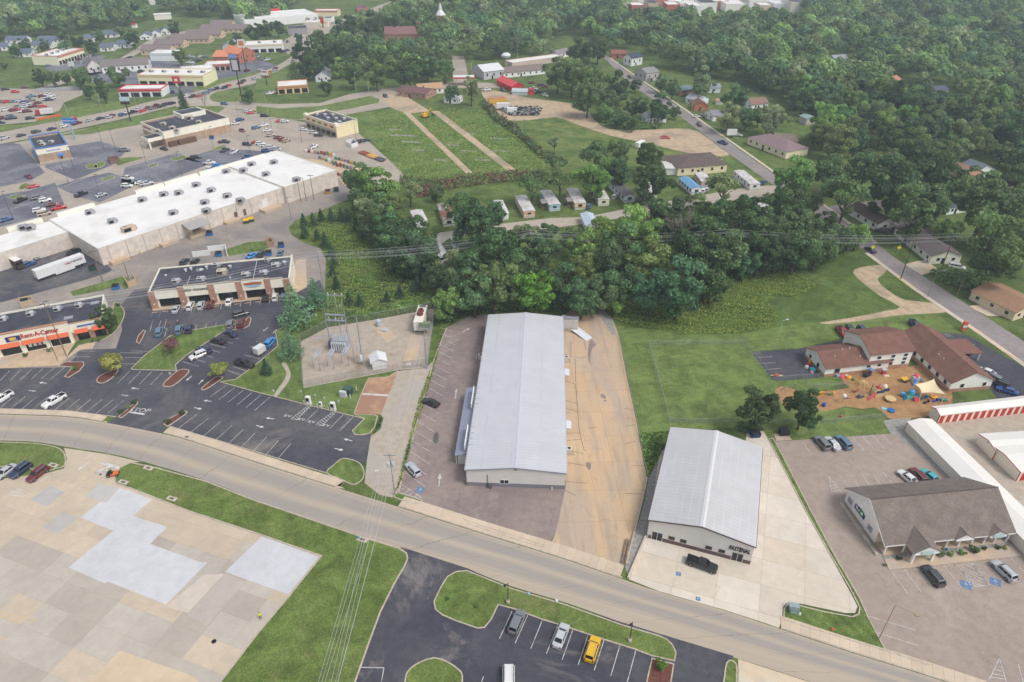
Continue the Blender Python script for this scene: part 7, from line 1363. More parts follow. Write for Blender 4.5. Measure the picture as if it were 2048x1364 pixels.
for a in((1034,1243,1046,1215,'suv','grey','dark grey van parked leftmost in the foreground bays'),(1122,1270,1129,1252,'sedan','silver','silver sedan in the foreground bays beside the yellow car'),(1185,1297,1193,1272,'suv','yellow','bright yellow suv in the foreground bays'),(1017,1362,1017,1385,'van','white','white van cut by the bottom edge'),
(1404,1128,1432,1138,'pickup','black','black pickup in front of the fastener shop'),(1866,1151,1850,1132,'suv','dark','dark grey suv in front of the white office'),(2008,1141,1990,1124,'suv','silver','silver crossover at the right in front of the white office'),
(1644,885,1636,876,'suv','grey','grey crossover, leftmost of three at the head of the office lot'),(1665,886,1656,876,'sedan','silver','silver sedan, middle of three at the head of the office lot'),(1687,884,1678,874,'suv','steel','steel blue suv, rightmost of three at the head of the office lot'),
(1816,954,1806,946,'sedan','white','white sedan behind the white office roof'),(1837,951,1828,941,'suv','maroon','maroon suv between white and turquoise cars behind the office'),(1861,952,1851,944,'sedan','teal','turquoise car behind the white office roof'),
(861,804,850,800,'sedan','black','black sedan in the mauve lot beside the warehouse'),(826,938,818,929,'suv','silver','silver suv in the mauve lot near the street'),
(108,801,96,808,'pickup','white','white pickup in the bay row before the rental store'),(2,797,-8,803,'pickup','white','white pickup cut by the left edge'),(10,943,-2,952,'sedan','silver','silver sedan on the concrete yard, leftmost of three'),(41,940,30,948,'suv','navy','navy crossover on the concrete yard, middle of three'),(75,947,62,957,'suv','maroon','maroon crossover on the concrete yard, rightmost of three'),
(489,727,500,730,'pickup','black','black pickup in the lot lane beside the substation lawn'),(396,710,386,714,'suv','white','white suv parked along the lawn island'),(407,700,398,697,'suv','navy','dark blue crossover next to the white one by the lawn island'),(436,680,427,677,'sedan','black','black sedan higher up along the lawn island'),(460,666,450,662,'sedan','navy','navy sedan at the mulch hook'),(540,684,550,672,'suv','sky','bright blue suv with a trailer behind it'),
(318,663,320,655,'suv','steel','blue-grey suv leftmost in the row facing the strip mall'),(358,659,360,652,'suv','steel','blue-grey suv beside the person in the row facing the strip mall'),(378,657,380,649,'suv','navy','dark blue suv, third in the row facing the strip mall'),(461,648,463,641,'suv','grey','grey suv near the mulch hook in the row facing the strip mall'),(482,646,484,639,'suv','maroon','dark maroon suv at the end of the row facing the strip mall'),(482,627,493,624,'suv','dark','dark suv driving along the strip mall aisle'),
(352,617,356,609,'sedan','silver','silver sedan leftmost before the strip mall'),(381,611,385,603,'suv','white','white crossover before the strip mall, left of the blue-grey one'),(402,610,405,602,'suv','silver','silver blue crossover before the strip mall next to the red one'),(421,608,424,600,'suv','maroon','red suv before the strip mall'),(458,602,461,594,'sedan','white','white sedan alone in the middle bays before the strip mall'),(531,594,531,586,'sedan','black','black sedan before the right end of the strip mall'),(550,593,551,585,'suv','white','white crossover with black roof before the strip mall'),(568,593,569,584,'suv','steel','dark blue crossover last before the strip mall'),
(369,523,374,518,'suv','dark','dark suv behind the strip mall, left of the white fence'),(390,523,394,518,'suv','black','black suv behind the strip mall, right of another dark one'),(505,510,514,506,'sedan','sky','bright blue car behind the strip mall'),(522,507,525,502,'suv','dark','dark car behind the strip mall next to the bright blue one'),(561,505,563,499,'sedan','steel','pale blue car behind the right end of the strip mall'),
(57,528,66,524,'suv','blue','blue car beside the brown box truck'),(67,514,76,517,'sedan','grey','grey car by the rear door of the shopping block'),(150,503,158,499,'pickup','black','black pickup behind the white trailer'),
(1685,664,1693,674,'pickup','red','dark red pickup on the lawn behind the daycare'),(1701,661,1706,669,'suv','black','black car on the lawn behind the daycare, between two others'),(1726,662,1735,672,'suv','navy','navy suv on the lawn behind the daycare'),(1832,651,1840,660,'pickup','navy','dark blue pickup parked alone on the lawn'),(1972,742,1960,737,'sedan','white','white car in the daycare lot, nearest the roof'),(1984,754,1972,748,'suv','grey','grey suv in the daycare lot'),(1999,767,1986,762,'suv','black','black suv in the daycare lot'),(2015,780,2002,776,'sedan','blue','blue sedan in the daycare lot'),(1922,697,1912,692,'pickup','black','black pickup half hidden by the daycare entrance roof'),
(1914,533,1925,535,'van','white','white van on the grass beside the beige ranch house'),(1866,519,1858,523,'suv','navy','navy car under the carport of the beige ranch house'),(1763,461,1753,459,'suv','black','black suv beside the brick and white ranch house'),(1793,463,1803,467,'suv','black','second black suv by the white cottage'),(1741,499,1738,497,'sedan','navy','dark car on the side street below the yellow signs'),(2008,607,1996,603,'pickup','navy','navy pickup under the brown carport')):
 car(*a)
 # farther cars
FAR='cars in the far lots';gi=0
for a in((41,400,50,396,'pickup','black','black pickup in the far left bays before the shopping block'),(75,395,85,393,'suv','grey','grey suv in the far left bays'),(90,400,100,398,'suv','white','white suv in the far left bays'),(105,408,115,406,'sedan','maroon','maroon sedan in the far left bays'),(117,415,127,413,'pickup','bright','red pickup in the far left bays'),(78,420,88,418,'suv','white','white suv by the orange cone in the far left bays'),(88,427,97,425,'van','tan','tan van lowest in the far left bays'),(12,438,22,435,'sedan','blue','blue car at the far left edge of the bays'),(162,388,172,384,'pickup','black','black pickup alone before the shopping block'),(202,389,211,386,'sedan','silver','silver blue sedan right of the lone black pickup'),(255,356,265,357,'pickup','white','white pickup before the middle of the shopping block'),(275,362,284,361,'sedan','steel','blue sedan behind two white cars before the block'),(281,365,290,364,'sedan','white','white sedan before the middle of the shopping block'),(254,371,264,371,'suv','white','white crossover lowest before the middle of the block'),(293,367,303,365,'pickup','silver','silver pickup before the middle of the shopping block'),(66,372,76,370,'sedan','bright','red sedan driving past the far left bays'),(56,352,52,350,'sedan','maroon','maroon car entering near the blue trimmed bank'),(391,314,400,313,'van','black','long black van by the grass island'),(418,325,428,325,'pickup','white','white pickup above the shopping block roof'),(435,330,445,330,'sedan','sky','bright blue sedan above the shopping block roof'),(420,338,428,338,'suv','white','white car touching the shopping block roof edge'),(449,300,455,297,'pickup','green','green pickup near the middle bays'),(468,303,475,299,'pickup','white','white pickup near the middle bays'),(494,314,501,311,'pickup','blue','blue truck near the right end of the roof'),(532,301,541,300,'suv','blue','blue suv in the packed row'),(545,306,553,305,'sedan','silver','silver sedan below the blue suv in the packed row'),(512,284,518,284,'sedan','bright','red car heading the packed white row'),(520,287,527,287,'suv','white','first white car of the packed row'),(530,291,537,291,'suv','white','second white car of the packed row'),(540,294,547,294,'van','white','third white car of the packed row'),(552,298,559,298,'van','silver','last pale van of the packed row'),(494,288,504,289,'suv','dark','dark suv left of the packed row'),(448,283,457,283,'pickup','dark','dark pickup driving past the beige store'),(328,297,336,299,'sedan','black','black car at the drive-through canopy'),(248,300,258,300,'pickup','grey','grey pickup left of the beige store'),(471,246,479,245,'sedan','white','white car right of the beige store'),(480,239,489,237,'suv','blue','dark blue suv beyond the beige store'),(484,260,490,263,'sedan','maroon','maroon car turning right of the beige store'),(512,255,520,253,'suv','steel','blue suv in the lot right of the beige store'),(527,250,535,249,'pickup','white','white pickup in the lot right of the beige store'),(535,260,544,259,'sedan','white','white sedan under a light pole right of the beige store'),(541,270,549,269,'suv','tan','tan car in the shrub row'),(556,274,563,272,'sedan','maroon','maroon car in the shrub row'),(565,278,571,276,'suv','red','red suv in the shrub row'),(572,281,578,279,'suv','tan','tan suv ending the shrub row'),(607,258,616,259,'sedan','white','white sedan before the small cream strip mall'),(626,265,634,266,'suv','white','white suv before the small cream strip mall'),(637,270,645,270,'sedan','dark','dark sedan before the small cream strip mall'),(627,293,634,290,'pickup','white','white pickup crossing toward the garden yard'),(712,284,718,282,'sedan','blue','blue sedan by the white enclosure'),(722,282,729,280,'suv','black','black suv by the white enclosure'),(731,280,738,278,'sedan','navy','navy sedan by the white enclosure'),(560,241,568,240,'sedan','bright','red car below the grass wedge'),(569,242,578,242,'suv','white','white suv below the grass wedge'),(529,231,538,231,'suv','black','black suv below the grass wedge'),(495,222,503,222,'suv','white','white suv at the grass corner'),(501,225,509,224,'sedan','bright','red sedan at the grass corner'),(449,207,458,208,'suv','steel','steel blue car at the junction'),
(1500,245,1505,250,'suv','dark','dark suv driving on the side street, upper one'),(1445,285,1436,282,'pickup','blue','blue pickup on the side street'),(1399,249,1404,253,'suv','black','black suv on the side street near the cottages'),(1331,274,1338,274,'sedan','bright','red car crossing the sandy lot'),(1393,232,1400,232,'sedan','white','white car by the small white house'),(1404,232,1411,233,'suv','grey','grey car by the small white house'),(1315,248,1322,247,'sedan','bright','red car in front of the white house in trees'),(1476,269,1482,270,'sedan','white','white car beside the white sign board'),(1229,393,1232,389,'suv','silver','silver car between two trailer homes'),(1178,412,1181,408,'suv','steel','blue car beside the tan banded trailer'),(1280,398,1283,394,'suv','dark','dark car right of the dark roofed trailer'),(1407,381,1410,376,'suv','white','white suv beside the blue roofed trailer'),(1414,379,1418,374,'suv','silver','silver suv beside the blue roofed trailer'),(1527,364,1531,361,'sedan','blue','blue car at the end of the long white trailer'),(771,192,777,195,'suv','black','black suv on the cross road by the junction'),(1064,165,1072,164,'suv','maroon','maroon suv near the red shop'),(1082,169,1088,168,'suv','dark','dark suv near the red shop'),(1090,172,1096,171,'sedan','maroon','maroon sedan near the red shop'),(1090,190,1098,193,'pickup','white','white pickup right of the red shop'),(1075,184,1082,183,'pickup','navy','navy pickup right of the red shed'),(1067,177,1075,178,'pickup','white','white truck behind the red shop'),(1006,180,1010,182,'suv','dark','dark suv in front of the red shop'),(973,179,978,179,'pickup','white','white pickup on the red shop drive')):
 car(*a,near=False,group=FAR)
HW=[(7,276,1,'pickup','silver'),(42,270,1,'sedan','dark'),(72,263,1,'suv','green'),(103,257,1,'sedan','navy'),(127,252,1,'suv','white'),(144,239,-1,'van','bright'),(153,246,1,'pickup','maroon'),(179,240,1,'sedan','silver'),(200,236,1,'sedan','navy'),(218,234,1,'suv','silver'),(222,231,-1,'sedan','maroon'),(245,229,1,'suv','blue'),(253,224,-1,'sedan','white'),(265,224,1,'pickup','black'),(275,219,-1,'suv','silver'),(284,221,1,'sedan','bright'),(295,215,-1,'sedan','maroon'),(304,216,1,'sedan','grey'),(312,211,1,'pickup','maroon'),(322,212,1,'sedan','dark'),(332,208,1,'suv','navy'),(344,206,1,'suv','black'),(372,192,-1,'suv','white'),(386,192,1,'pickup','dark'),(398,191,1,'sedan','bright'),(402,187,-1,'sedan','silver'),(411,186,1,'suv','steel'),(419,181,-1,'suv','steel'),(432,177,-1,'suv','dark'),(448,175,-1,'suv','navy'),(456,171,-1,'sedan','bright'),(480,166,1,'sedan','maroon'),(485,162,-1,'suv','dark'),(509,157,1,'suv','silver'),(529,150,1,'sedan','blue'),(533,152,1,'sedan','bright'),(537,145,-1,'suv','orange'),(548,140,1,'sedan','silver'),(550,136,-1,'sedan','maroon')]
ONAME=dict(white='white',silver='silver',dark='dark grey',green='dark green',navy='navy',bright='bright red',maroon='maroon',blue='blue',black='black',grey='grey',steel='steel blue',orange='orange')
ORD=['first','second','third','fourth','fifth','sixth','seventh','eighth','ninth','tenth'];cnt={}
for x,y,s,kd,cl in HW:
 k=(cl,kd);cnt[k]=cnt.get(k,0)+1;car(x,y,x+10*s,y-3*s,kd,cl,f'{ORD[cnt[k]-1]} {ONAME[cl]} {NAMEK[kd].replace("_", " ")} from the left in the highway queue',False,'cars queuing on the highway')
random.seed(8);LOTC=[]
for x,y in((10,178),(30,183),(48,174),(15,203),(28,202),(62,192),(40,201),(48,203),(60,200),(52,208),(36,212),(48,213),(33,219),(46,222),(54,222),(10,219),(27,220),(21,232),(22,236),(4,236),(78,228),(60,236),(93,189),(84,192),(102,191),(92,198),(104,196),(98,199),(3,203),(68,212),(75,205),(85,212),(0,245)):
 LOTC.append((x,y))
for x,y in((48,175),(56,176)):pass
cnt={}
for x,y in LOTC:
 kd=random.choice(['sedan','suv','suv','pickup','van']);cl=random.choice(['white','silver','maroon','bright','navy','black','grey','steel','white','dark']);k=(kd,cl);cnt[k]=cnt.get(k,0)+1
 car(x,y,x+10,y-1.2,kd,cl,f'{ORD[cnt[k]-1]} {ONAME[cl]} {NAMEK[kd].replace("_", " ")} from the left in the superstore lot' if cnt[k]else '',False,'cars in the superstore lot')
 # order the superstore and highway labels truly from left to right
def reorder(group,tail):
 os_=[o for o in sc.objects if o.get('group')==group];d={}
 for o in os_:k=o['label'].split(' ',1)[1];d.setdefault(k,[]).append(o)
 for k,l in d.items():
  l.sort(key=lambda o:o.location.x/(o.location.y*math.cos(PITCH)+CAM_H*math.sin(PITCH)))
  for i,o in enumerate(l):o['label']=(ORD[i]+' '+k)if len(l)>1 else('only '+k.replace(' from the left',''))
reorder('cars in the superstore lot','');reorder('cars queuing on the highway','')
random.seed(77);SHC=[]
for k,(x,y)in enumerate(((135,124),(158,118),(163,125),(95,131),(178,112),(256,142),(282,142),(302,178),(312,178),(331,176),(338,180),(345,184),(372,116),(382,113),(392,118),(400,112),(410,114),(380,125),(388,127),(398,121),(515,113),(522,118),(534,119),(520,139),(560,99),(566,103),(575,100),(494,141),(540,186),(548,184),(700,128),(705,138),(668,45),(684,42),(700,34),(712,32),(724,36),(735,26),(742,33),(752,24),(760,18),(775,14),(600,80),(575,83),(410,135),(375,137),(367,136))):
 kd=random.choice(['sedan','suv','suv','pickup']);cl=random.choice(['white','silver','maroon','navy','black','grey','steel'])
 car(x,y,x+random.choice([10,9,4]),y+random.choice([-2,0,-4]),kd,cl,f'small {ONAME[cl]} {NAMEK[kd].replace("_", " ")} among the far highway shops',False,'cars among the far shops')
 # --- trucks and trailers
def box_on_wheels(name,label,cat,near,far,wd,zb,zt,colr,wheels=(.12,.2),cab=None,text=None,roofc=None):
 a,b_=P(*near,zt),P(*far,zt);d=(b_-a).to_2d();L=d.length;o=empty(name,(a.x,a.y,.02),math.atan2(d.y,d.x),label,cat)
 solid(B().box(0,L,-wd/2,wd/2,zb,zt),'box',o,colr);solid(B().sheet([(.1,-wd/2+.08),(L-.1,-wd/2+.08),(L-.1,wd/2-.08),(.1,wd/2-.08)],zt+.01),'roof',o,roofc or colr)
 for t in wheels:
  for s in(-1,1):addo('wheel',WH[.4],o,loc=(L*t,s*(wd/2-.15),.4))
 solid(B().box(.3,L-.3,-wd/2+.3,wd/2-.3,zb-.35,zb-.01),'chassis',o,S(60,60,64));return o,L
t_,L_=box_on_wheels('semi_trailer','long white semi trailer with red and black SCHENKER lettering behind the shopping block','trailer',(66,541),(163,507),2.6,1.15,4.0,S(236,236,238),(.86,.94))
solid(B().box(L_*.35,L_*.75,-1.31,-1.25,.55,1.14),'side_skirt',t_,S(230,230,232))
MT['sch']=pm('black_sign_face',S(60,60,70),S(50,50,60),2,.5)
for bd,s_,u_,mm in(('SCHENKER',.95,.8,MT['sch']),('DB',.95,.62,MT['sign_red'])):
 o=addo('lettering',text_mesh(bd,s_,.02,mm,.02),t_,loc=(L_*u_,-1.32,2.9));o.rotation_euler=(R(90),0,0)
t_,L_=box_on_wheels('box_truck','brown step van with white roof by the truck court wall','truck',(36,521),(12,508),2.4,.8,3.2,S(92,72,62),(.15,.8),roofc=S(240,240,240));solid(B().box(-.9,-.02,-1.1,1.1,.6,1.7),'bonnet',t_,S(84,66,58));B().box(-.3,-.02,-1.0,1.0,1.75,2.6).obj('windscreen',MT['glass'],t_)
t_,L_=box_on_wheels('cargo_trailer','small white cargo trailer behind the bright blue suv','trailer',(509,698),(525,688),1.9,.5,2.3,S(226,226,226),(.4,.55))
t_,L_=box_on_wheels('truck_box','white box truck in the sandy lot','truck',(993,206),(1019,206),2.5,1.0,3.8,S(244,244,246),(.2,.8));t_,L_=box_on_wheels('moving_truck','white truck cab with a rounded van body in the sandy lot','truck',(1014,216),(1033,215),2.4,.7,3.2,S(240,242,244),(.2,.85))
t_,L_=box_on_wheels('container','yellow shipping container with red roof in the sandy lot','container',(976,197),(1012,195),2.6,.1,3.0,S(226,180,80),(),roofc=S(206,110,96));t_,L_=box_on_wheels('camper','white camper trailer parked in the sandy lot','camper',(1274,286),(1287,280),2.2,.5,2.8,S(244,244,246),(.5,));t_,L_=box_on_wheels('camper','white camper beside the brown hip roofed building','camper',(1425,318),(1444,320),2.3,.5,2.8,S(236,238,242),(.5,));t_,L_=box_on_wheels('truck_box','red and white box truck at the edge of the superstore lot','truck',(78,219),(105,216),2.5,.9,3.4,S(226,222,224),(.1,.9));solid(B().box(-2,3.0,-1.2,1.2,.9,3.2),'red_cab',t_,S(176,54,60))
# ---------------------------------------------------------------- poles, wires, substation, street furniture
def catenary(p0,p1,sag,r,parent=None,n=14,name='wire',label=None,group=None):
 b=B();pts=[Vector(p0).lerp(Vector(p1),k/n)-Vector((0,0,sag*4*(k/n)*(1-k/n)))for k in range(n+1)]
 for k in range(n):b.tube(pts[k],pts[k+1],r,n=4)
 o=b.obj(name,MT['wire'],parent)
 if label:tag(o,label,'wire',group or 'overhead wires')
 return o
def upole(x,y,H,label,arms=1,mat='wood',lamp=None,trans=False,rz=0.0,armw=2.6,r=.16):
 p=P(x,y);o=empty('utility_pole',(p.x,p.y,0),rz,label,'pole');B().tube((0,0,-.2),(0,0,H),r,r*.62,9).obj('pole',MT[mat],o);tops=[]
 for k in range(arms):
  z=H-.4-k*1.3;B().box(-armw/2,armw/2,-.07,.07,z-.08,z+.08).obj('crossarm',MT['wood_dk' if mat!='steel' else 'steel'],o)
  for t in(-.92,-.45,.92):solid(B().lathe([(.06,0),(.09,.1),(.05,.24)],8,(t*armw/2,0,z+.08)),'insulator',o,S(214,214,218));tops.append(Vector((p.x,p.y,0))+Vector((*rot2((t*armw/2,0),rz),z+.34)))
 if trans:
  for s in(-.5,.5):solid(B().lathe([(.28,0),(.3,.1),(.3,.95),(.2,1.05)],10,(s,-.35,H-3.0)),'transformer',o,S(206,208,212))
 if lamp:d=Vector((*lamp,0));B().tube((0,0,H-3.5),d+Vector((0,0,H-3.0)),.05,n=6).obj('lamp_arm',MT['steel'],o);solid(B().cbox((d.x,d.y,H-3.05),(.7,.4,.2)),'lamp_head',o,S(226,226,226))
 return o,tops
pA,tA=upole(133,712,17,'tall wooden power pole rising in front of the rental store',2,rz=R(70));pB,tB=upole(651,600,16,'tall grey power pole beside the alley and basin',2,'steel',rz=R(82));pE,tE=upole(1880,545,13.5,'wooden power pole with wires by the beige ranch house',2,rz=R(85),r=.2);pD,tD=upole(1452,545,15,'power pole rising behind the right end of the wood',2,'steel',rz=R(85));pC,tC=upole(1060,560,17,'power pole hidden in the wood behind the warehouse',2,'steel',rz=R(85));pF,tF=upole(790,990,11.5,'grey street light pole with crossarm and transformers beside the gravel drive',1,'steel',(-2.6,-1.6),True,R(0));pG,tG=upole(1801,558,13,'dark wooden pole leaning beside the side street',0,'wood_dk');pH,tH=upole(1913,592,6.5,'short grey pole right of the side street',0);pI,tI=upole(206,563,11,'wooden pole at the corner of the shopping block',1,rz=R(30));pJ,tJ=upole(262,569,8,'leaning pole in the alley below the shopping block',0);pK,tK=upole(583,440,9.5,'slim pole with crossarm beside the rear dock',1,'steel',rz=R(10));pL,tL=upole(602,404,9.5,'first pole of the transformer rack on the rear wall',1);pM,tM=upole(613,402,10,'second pole of the transformer rack on the rear wall',0);pN,tN=upole(628,399,10.5,'third pole of the transformer rack on the rear wall',1);pO,tO=upole(854,737,11,'steel pole at the substation gate',0,'steel',r=.28)
sup=dict(steelwire=.045);ends=[Vector(p)for p in tA];lft=[p+Vector((-70,-6,1.5))for p in tA];rgt=[p+Vector((110,6,1))for p in tE]
spans=[(lft,tA,1.2),(tA,tB,1.6),(tB,tC,1.4),(tC,tD,1.4),(tD,tE,1.4),(tE,rgt,1.4)];SN=['left of the rental store pole','from the rental store pole to the alley pole','from the alley pole into the wood','over the wood','from the wood to the ranch house pole','right of the ranch house pole']
WN=['upper near','upper middle','upper far','lower near','lower middle','lower far']
for(a,b_,sg_),nm in zip(spans,SN):
 for k in range(6):catenary(a[k],b_[k],sg_*(1 if k<3 else 1.25),.035,label=f'{WN[k]} wire of the power line {nm}')
fw=[P(637,1364,9.5),P(644,1364,9.5),P(650,1364,9.5),P(662,1364,8.8),P(671,1364,8.8),P(678,1364,7.6)]
for k in range(6):
 a=tF[k%3]+Vector((0,0,-.9*(k//3)));d=fw[k]-a;catenary(a,a+d*2.2-Vector((0,0,d.z*1.2)),1.0,.028 if k<5 else.05,label=['first','second','third','fourth','fifth','thick sixth'][k]+' overhead wire from the left crossing street and lawn')
for k in range(3):catenary(Vector(tF[k]),pO.location+Vector((-.3+.3*k,0,10.5)),.5,.03,label=['left','middle','right'][k]+' wire from the street pole to the substation gate pole')
# lamp posts
def lamp_post(x,y,H,label,col_=S(60,58,60),arm=(1.2,0),base=True,head='box',grp=None):
 p=P(x,y);o=empty('lamp_post',(p.x,p.y,0),0,label,'lamp post',grp)
 if base:B().lathe([(.34,0),(.34,.7),(.3,.75)],14).obj('base',MT['kerb'],o)
 solid(B().tube((0,0,.5 if base else 0),(0,0,H),.09,.06,8),'pole',o,col_);d=Vector((*arm,0))
 solid(B().tube((0,0,H-.05),d+Vector((0,0,H+.1)),.05,n=6),'arm',o,col_)
 solid(B().cbox((d.x,d.y,H+.02),(.7,.45,.18))if head=='box' else B().lathe([(.1,.3),(.3,0),(.3,-.05)],10,(d.x,d.y,H)),'lamp_head',o,col_);return o
lamp_post(1016,1206,5.4,'black lamp post with bell shade on the foreground lawn, left one',arm=(-.5,-.4),head='bell');lamp_post(1259,1283,5.4,'black lamp post with bell shade on the foreground lawn, right one',arm=(-.3,-.5),head='bell');lamp_post(1758,1277,9,'leaning wooden lamp pole with a white lamp at the edge of the office lot',S(176,156,132),(2.6,-1.8),False);lamp_post(1551,697,9,'tall pale lamp pole beside the daycare lawn',S(196,196,190),(1.5,.6),False);lamp_post(1855,594,9,'curved street light beside the side street',S(150,146,140),(2.4,.5),False);lamp_post(538,750,6,'short lamp post on the lawn by the small cedar',S(130,130,130),(.6,.3),False);lamp_post(116,722,9.5,'dark lamp post in front of the rental store lettering',S(110,100,92),(.8,.2),False)
for k,(x,y,l)in enumerate(((137,366,'before the bank exit'),(205,401,'above the lone black pickup'),(26,437,'above the far left bays'),(82,326,'at the bank corner'),(150,342,'below the bank'),(209,300,'right of the bank lot'),(233,304,'left of the grey pickup'),(294,330,'over the beige store drive'),(365,352,'over the white pickups'),(428,298,'by the blue canopy sign'),(503,318,'over the packed row'),(545,266,'right of the beige store'),(604,286,'before the small cream strip mall'),(713,284,'beside the white enclosure'),(478,180+60,'at the far right of the beige store'),(120,272,'behind the bank'))):
 lamp_post(x,y,11,'tall thin light pole '+l,S(96,90,88),(.9,0),False,grp='light poles of the shopping lot')
for x,y,H,l in((278,228,14,'tall white light pole on the grass bank'),(208,232,12,'white light pole beside the highway queue'),(136,230,11,'white light pole left on the grass bank'),(535,224,11,'white light pole on the grass wedge'),(713,185,12,'pale pole in front of the junction trees'),(738,188,10,'second pale pole in front of the junction trees'),(803,176,12,'pale pole behind the brick house'),(813,178,10,'thin pale pole behind the brick house'),(944,160,12,'white pole beside the grey metal building'),(1331,193,9,'pale pole beside the side street houses'),(1382,230,9,'dark pole beside the orange brick cottage'),(1614,372,9,'pale pole with crossarm behind the corner tree'),(1675,388,6,'short pole under the right trees'),(1290,158,9,'pale pole by the grey two storey house'),(1028,272,9,'thin pole in the rough field, left one'),(1044,272,9,'thin pole in the rough field, right one')):lamp_post(x,y,H,l,S(206,206,206),(1.0,0),False)
# substation
def lattice(o,x,y,H,nm='column',r=.12):return B().tube((x,y,0),(x,y,H),r,r*.5,8).obj(nm,MT['steel'],o)
f_=frame((656,690),(745,700));ss=empty('substation',P(683,722),R(-6),'grey steel substation frame with switches and a big transformer in the gravel yard','substation')
def sl(x,y):d=P(x,y)-P(683,722);return rot2((d.x,d.y),R(6))
c1_,c2_=sl(661,690),sl(699,693)
for c_ in(c1_,c2_):lattice(ss,*c_,12,'mast',.2);lattice(ss,c_[0],c_[1],15,'lightning_rod',.05)
for z in(8.2,10.0):B().box(c1_[0],c2_[0],min(c1_[1],c2_[1])-.15,max(c1_[1],c2_[1])+.15,z-.12,z+.12).obj('beam',MT['steel'],ss)
cm=((c1_[0]+c2_[0])/2,(c1_[1]+c2_[1])/2);lattice(ss,cm[0]-.4,cm[1]+3,15,'mast',.16);B().box(cm[0]-2.6,cm[0]+1.8,cm[1]+2.9,cm[1]+3.1,14.2,14.5).obj('beam',MT['steel'],ss)
for k in range(3):
 x=c1_[0]+(k+.5)*(c2_[0]-c1_[0])/3;solid(B().lathe([(.09,0),(.16,.1),(.09,.2),(.16,.3),(.09,.4),(.16,.5),(.09,.6),(.16,.7),(.09,.8),(.16,.9),(.08,1.0)],8,(x,cm[1],8.3)),'insulator',ss,S(206,210,216));solid(B().lathe([(.09,0),(.16,.1),(.09,.2),(.16,.3),(.09,.4),(.16,.5),(.08,.6)],8,(cm[0]-2.3+k*1.9,cm[1]+3,14.5)),'insulator',ss,S(206,210,216))
 catenary((x,cm[1],9.2),(cm[0]-2.3+k*1.9,cm[1]+3,14.6),.1,.03,ss,4,'jumper');catenary((x,cm[1],8.3),(x,cm[1]-1.6,5.0),.1,.03,ss,4,'jumper')
tx,ty=sl(684,697);tr_=solid(B().box(tx-2.2,tx+2.2,ty-1.3,ty+1.3,.3,3.4),'transformer',ss,S(176,182,192))
for k in range(7):solid(B().box(tx-2.1+k*.62,tx-1.75+k*.62,ty-2.2,ty-1.31,.4,3.0),'cooling_fin',tr_,S(206,210,216))
for k in range(6):solid(B().lathe([(.1,0),(.2,.15),(.1,.3),(.2,.45),(.1,.6),(.2,.75),(.08,1.1)],8,(tx-1.7+(k%3)*1.7,ty-.6+(k//3)*1.2,3.4)),'bushing',tr_,S(214,218,224))
solid(B().box(tx-3.4,tx-2.4,ty-.8,ty+.8,.2,2.6),'control_cabinet',ss,S(110,116,126))
for x,y in((641,742),(669,738),(698,733)):
 a_=sl(x,y);lattice(ss,*a_,4.6,'switch_post',.13);lattice(ss,a_[0]-2.2,a_[1]+1.2,3.4,'switch_post',.1)
 o=solid(B().cbox((a_[0]-.3,a_[1]+.5,4.6),(.5,3.2,.25)),'switch_frame',ss,S(190,196,206))
 for k in range(5):
  for s in(-.45,.45):solid(B().lathe([(.07,0),(.17,.12),(.07,.24),(.17,.36),(.07,.48),(.17,.6),(.06,.75)],8,(a_[0]-.3+s,a_[1]-.9+k*.7,4.72)),'insulator',o,S(196,202,212))
a0,a1=sl(632,712),sl(725,700)
for k in range(3):B().tube((a0[0],a0[1]+k*.9,5.4),(a1[0],a1[1]+k*.9,5.4),.06,n=6).obj('busbar',MT['steel'],ss)
m3=sl(726,728);lattice(ss,*m3,14.5,'mast',.24);solid(B().lathe([(.35,0),(.45,.3),(.45,1.6),(.2,1.9)],10,(m3[0]-.1,m3[1]-.6,1.4)),'arrester_tank',ss,S(214,220,228));lattice(ss,m3[0]-2.6,m3[1]+1.0,4.6,'switch_post',.12)
for k in range(4):solid(B().lathe([(.07,0),(.17,.12),(.07,.24),(.17,.36),(.07,.48),(.17,.6),(.06,.75)],8,(m3[0]-1.0,m3[1]+k*.6,4.6)),'insulator',ss,S(196,202,212))
house('shed','small white gabled shed inside the substation fence','shed',(746,741),(769,737),3.6,2.5,.9,'y',S(212,212,212),S(228,230,234),W=3.6,detail=False)
t_,L_=box_on_wheels('substation_trailer','white box trailer with a rust red fan unit on its roof in the substation','trailer',(836,644),(846,610),2.7,1.1,4.0,S(240,234,222),(.75,.85))
for k,z in((.42,.55),(.6,.5)):solid(B().lathe([(z*1.5,0),(z*1.7,.2),(z*1.5,.9),(z*.8,1.0)],12,(L_*k,0,4.0)),'fan_unit',t_,S(120,64,58))
solid(B().box(L_*.86,L_*.98,-.9,.9,4.02,4.1),'roof_grille',t_,S(116,112,116))
p=P(851,668);o=empty('switchgear',(p.x,p.y,0),R(-4),'olive green switchgear on a steel rack by the substation gate','switchgear');solid(B().box(-1.6,1.6,-.7,.7,2.6,3.9),'cabinet',o,S(132,146,120))
for x in(-1.5,0,1.5):
 for y in(-1,1):B().tube((x,y,0),(x,y,3.0),.07,n=6).obj('leg',MT['steel'],o)
B().box(-1.8,1.8,-1.2,1.2,2.4,2.55).obj('rack',MT['steel'],o)
p=P(758,652);o=empty('tank',(p.x,p.y,0),0,'pale blue upright drum in the substation yard','tank');solid(B().lathe([(.75,0),(.75,1.9),(.6,2.1)],14),'drum',o,S(180,200,216));solid(B().lathe([(.8,.3),(.8,.4)],14),'band',o,S(160,180,196))
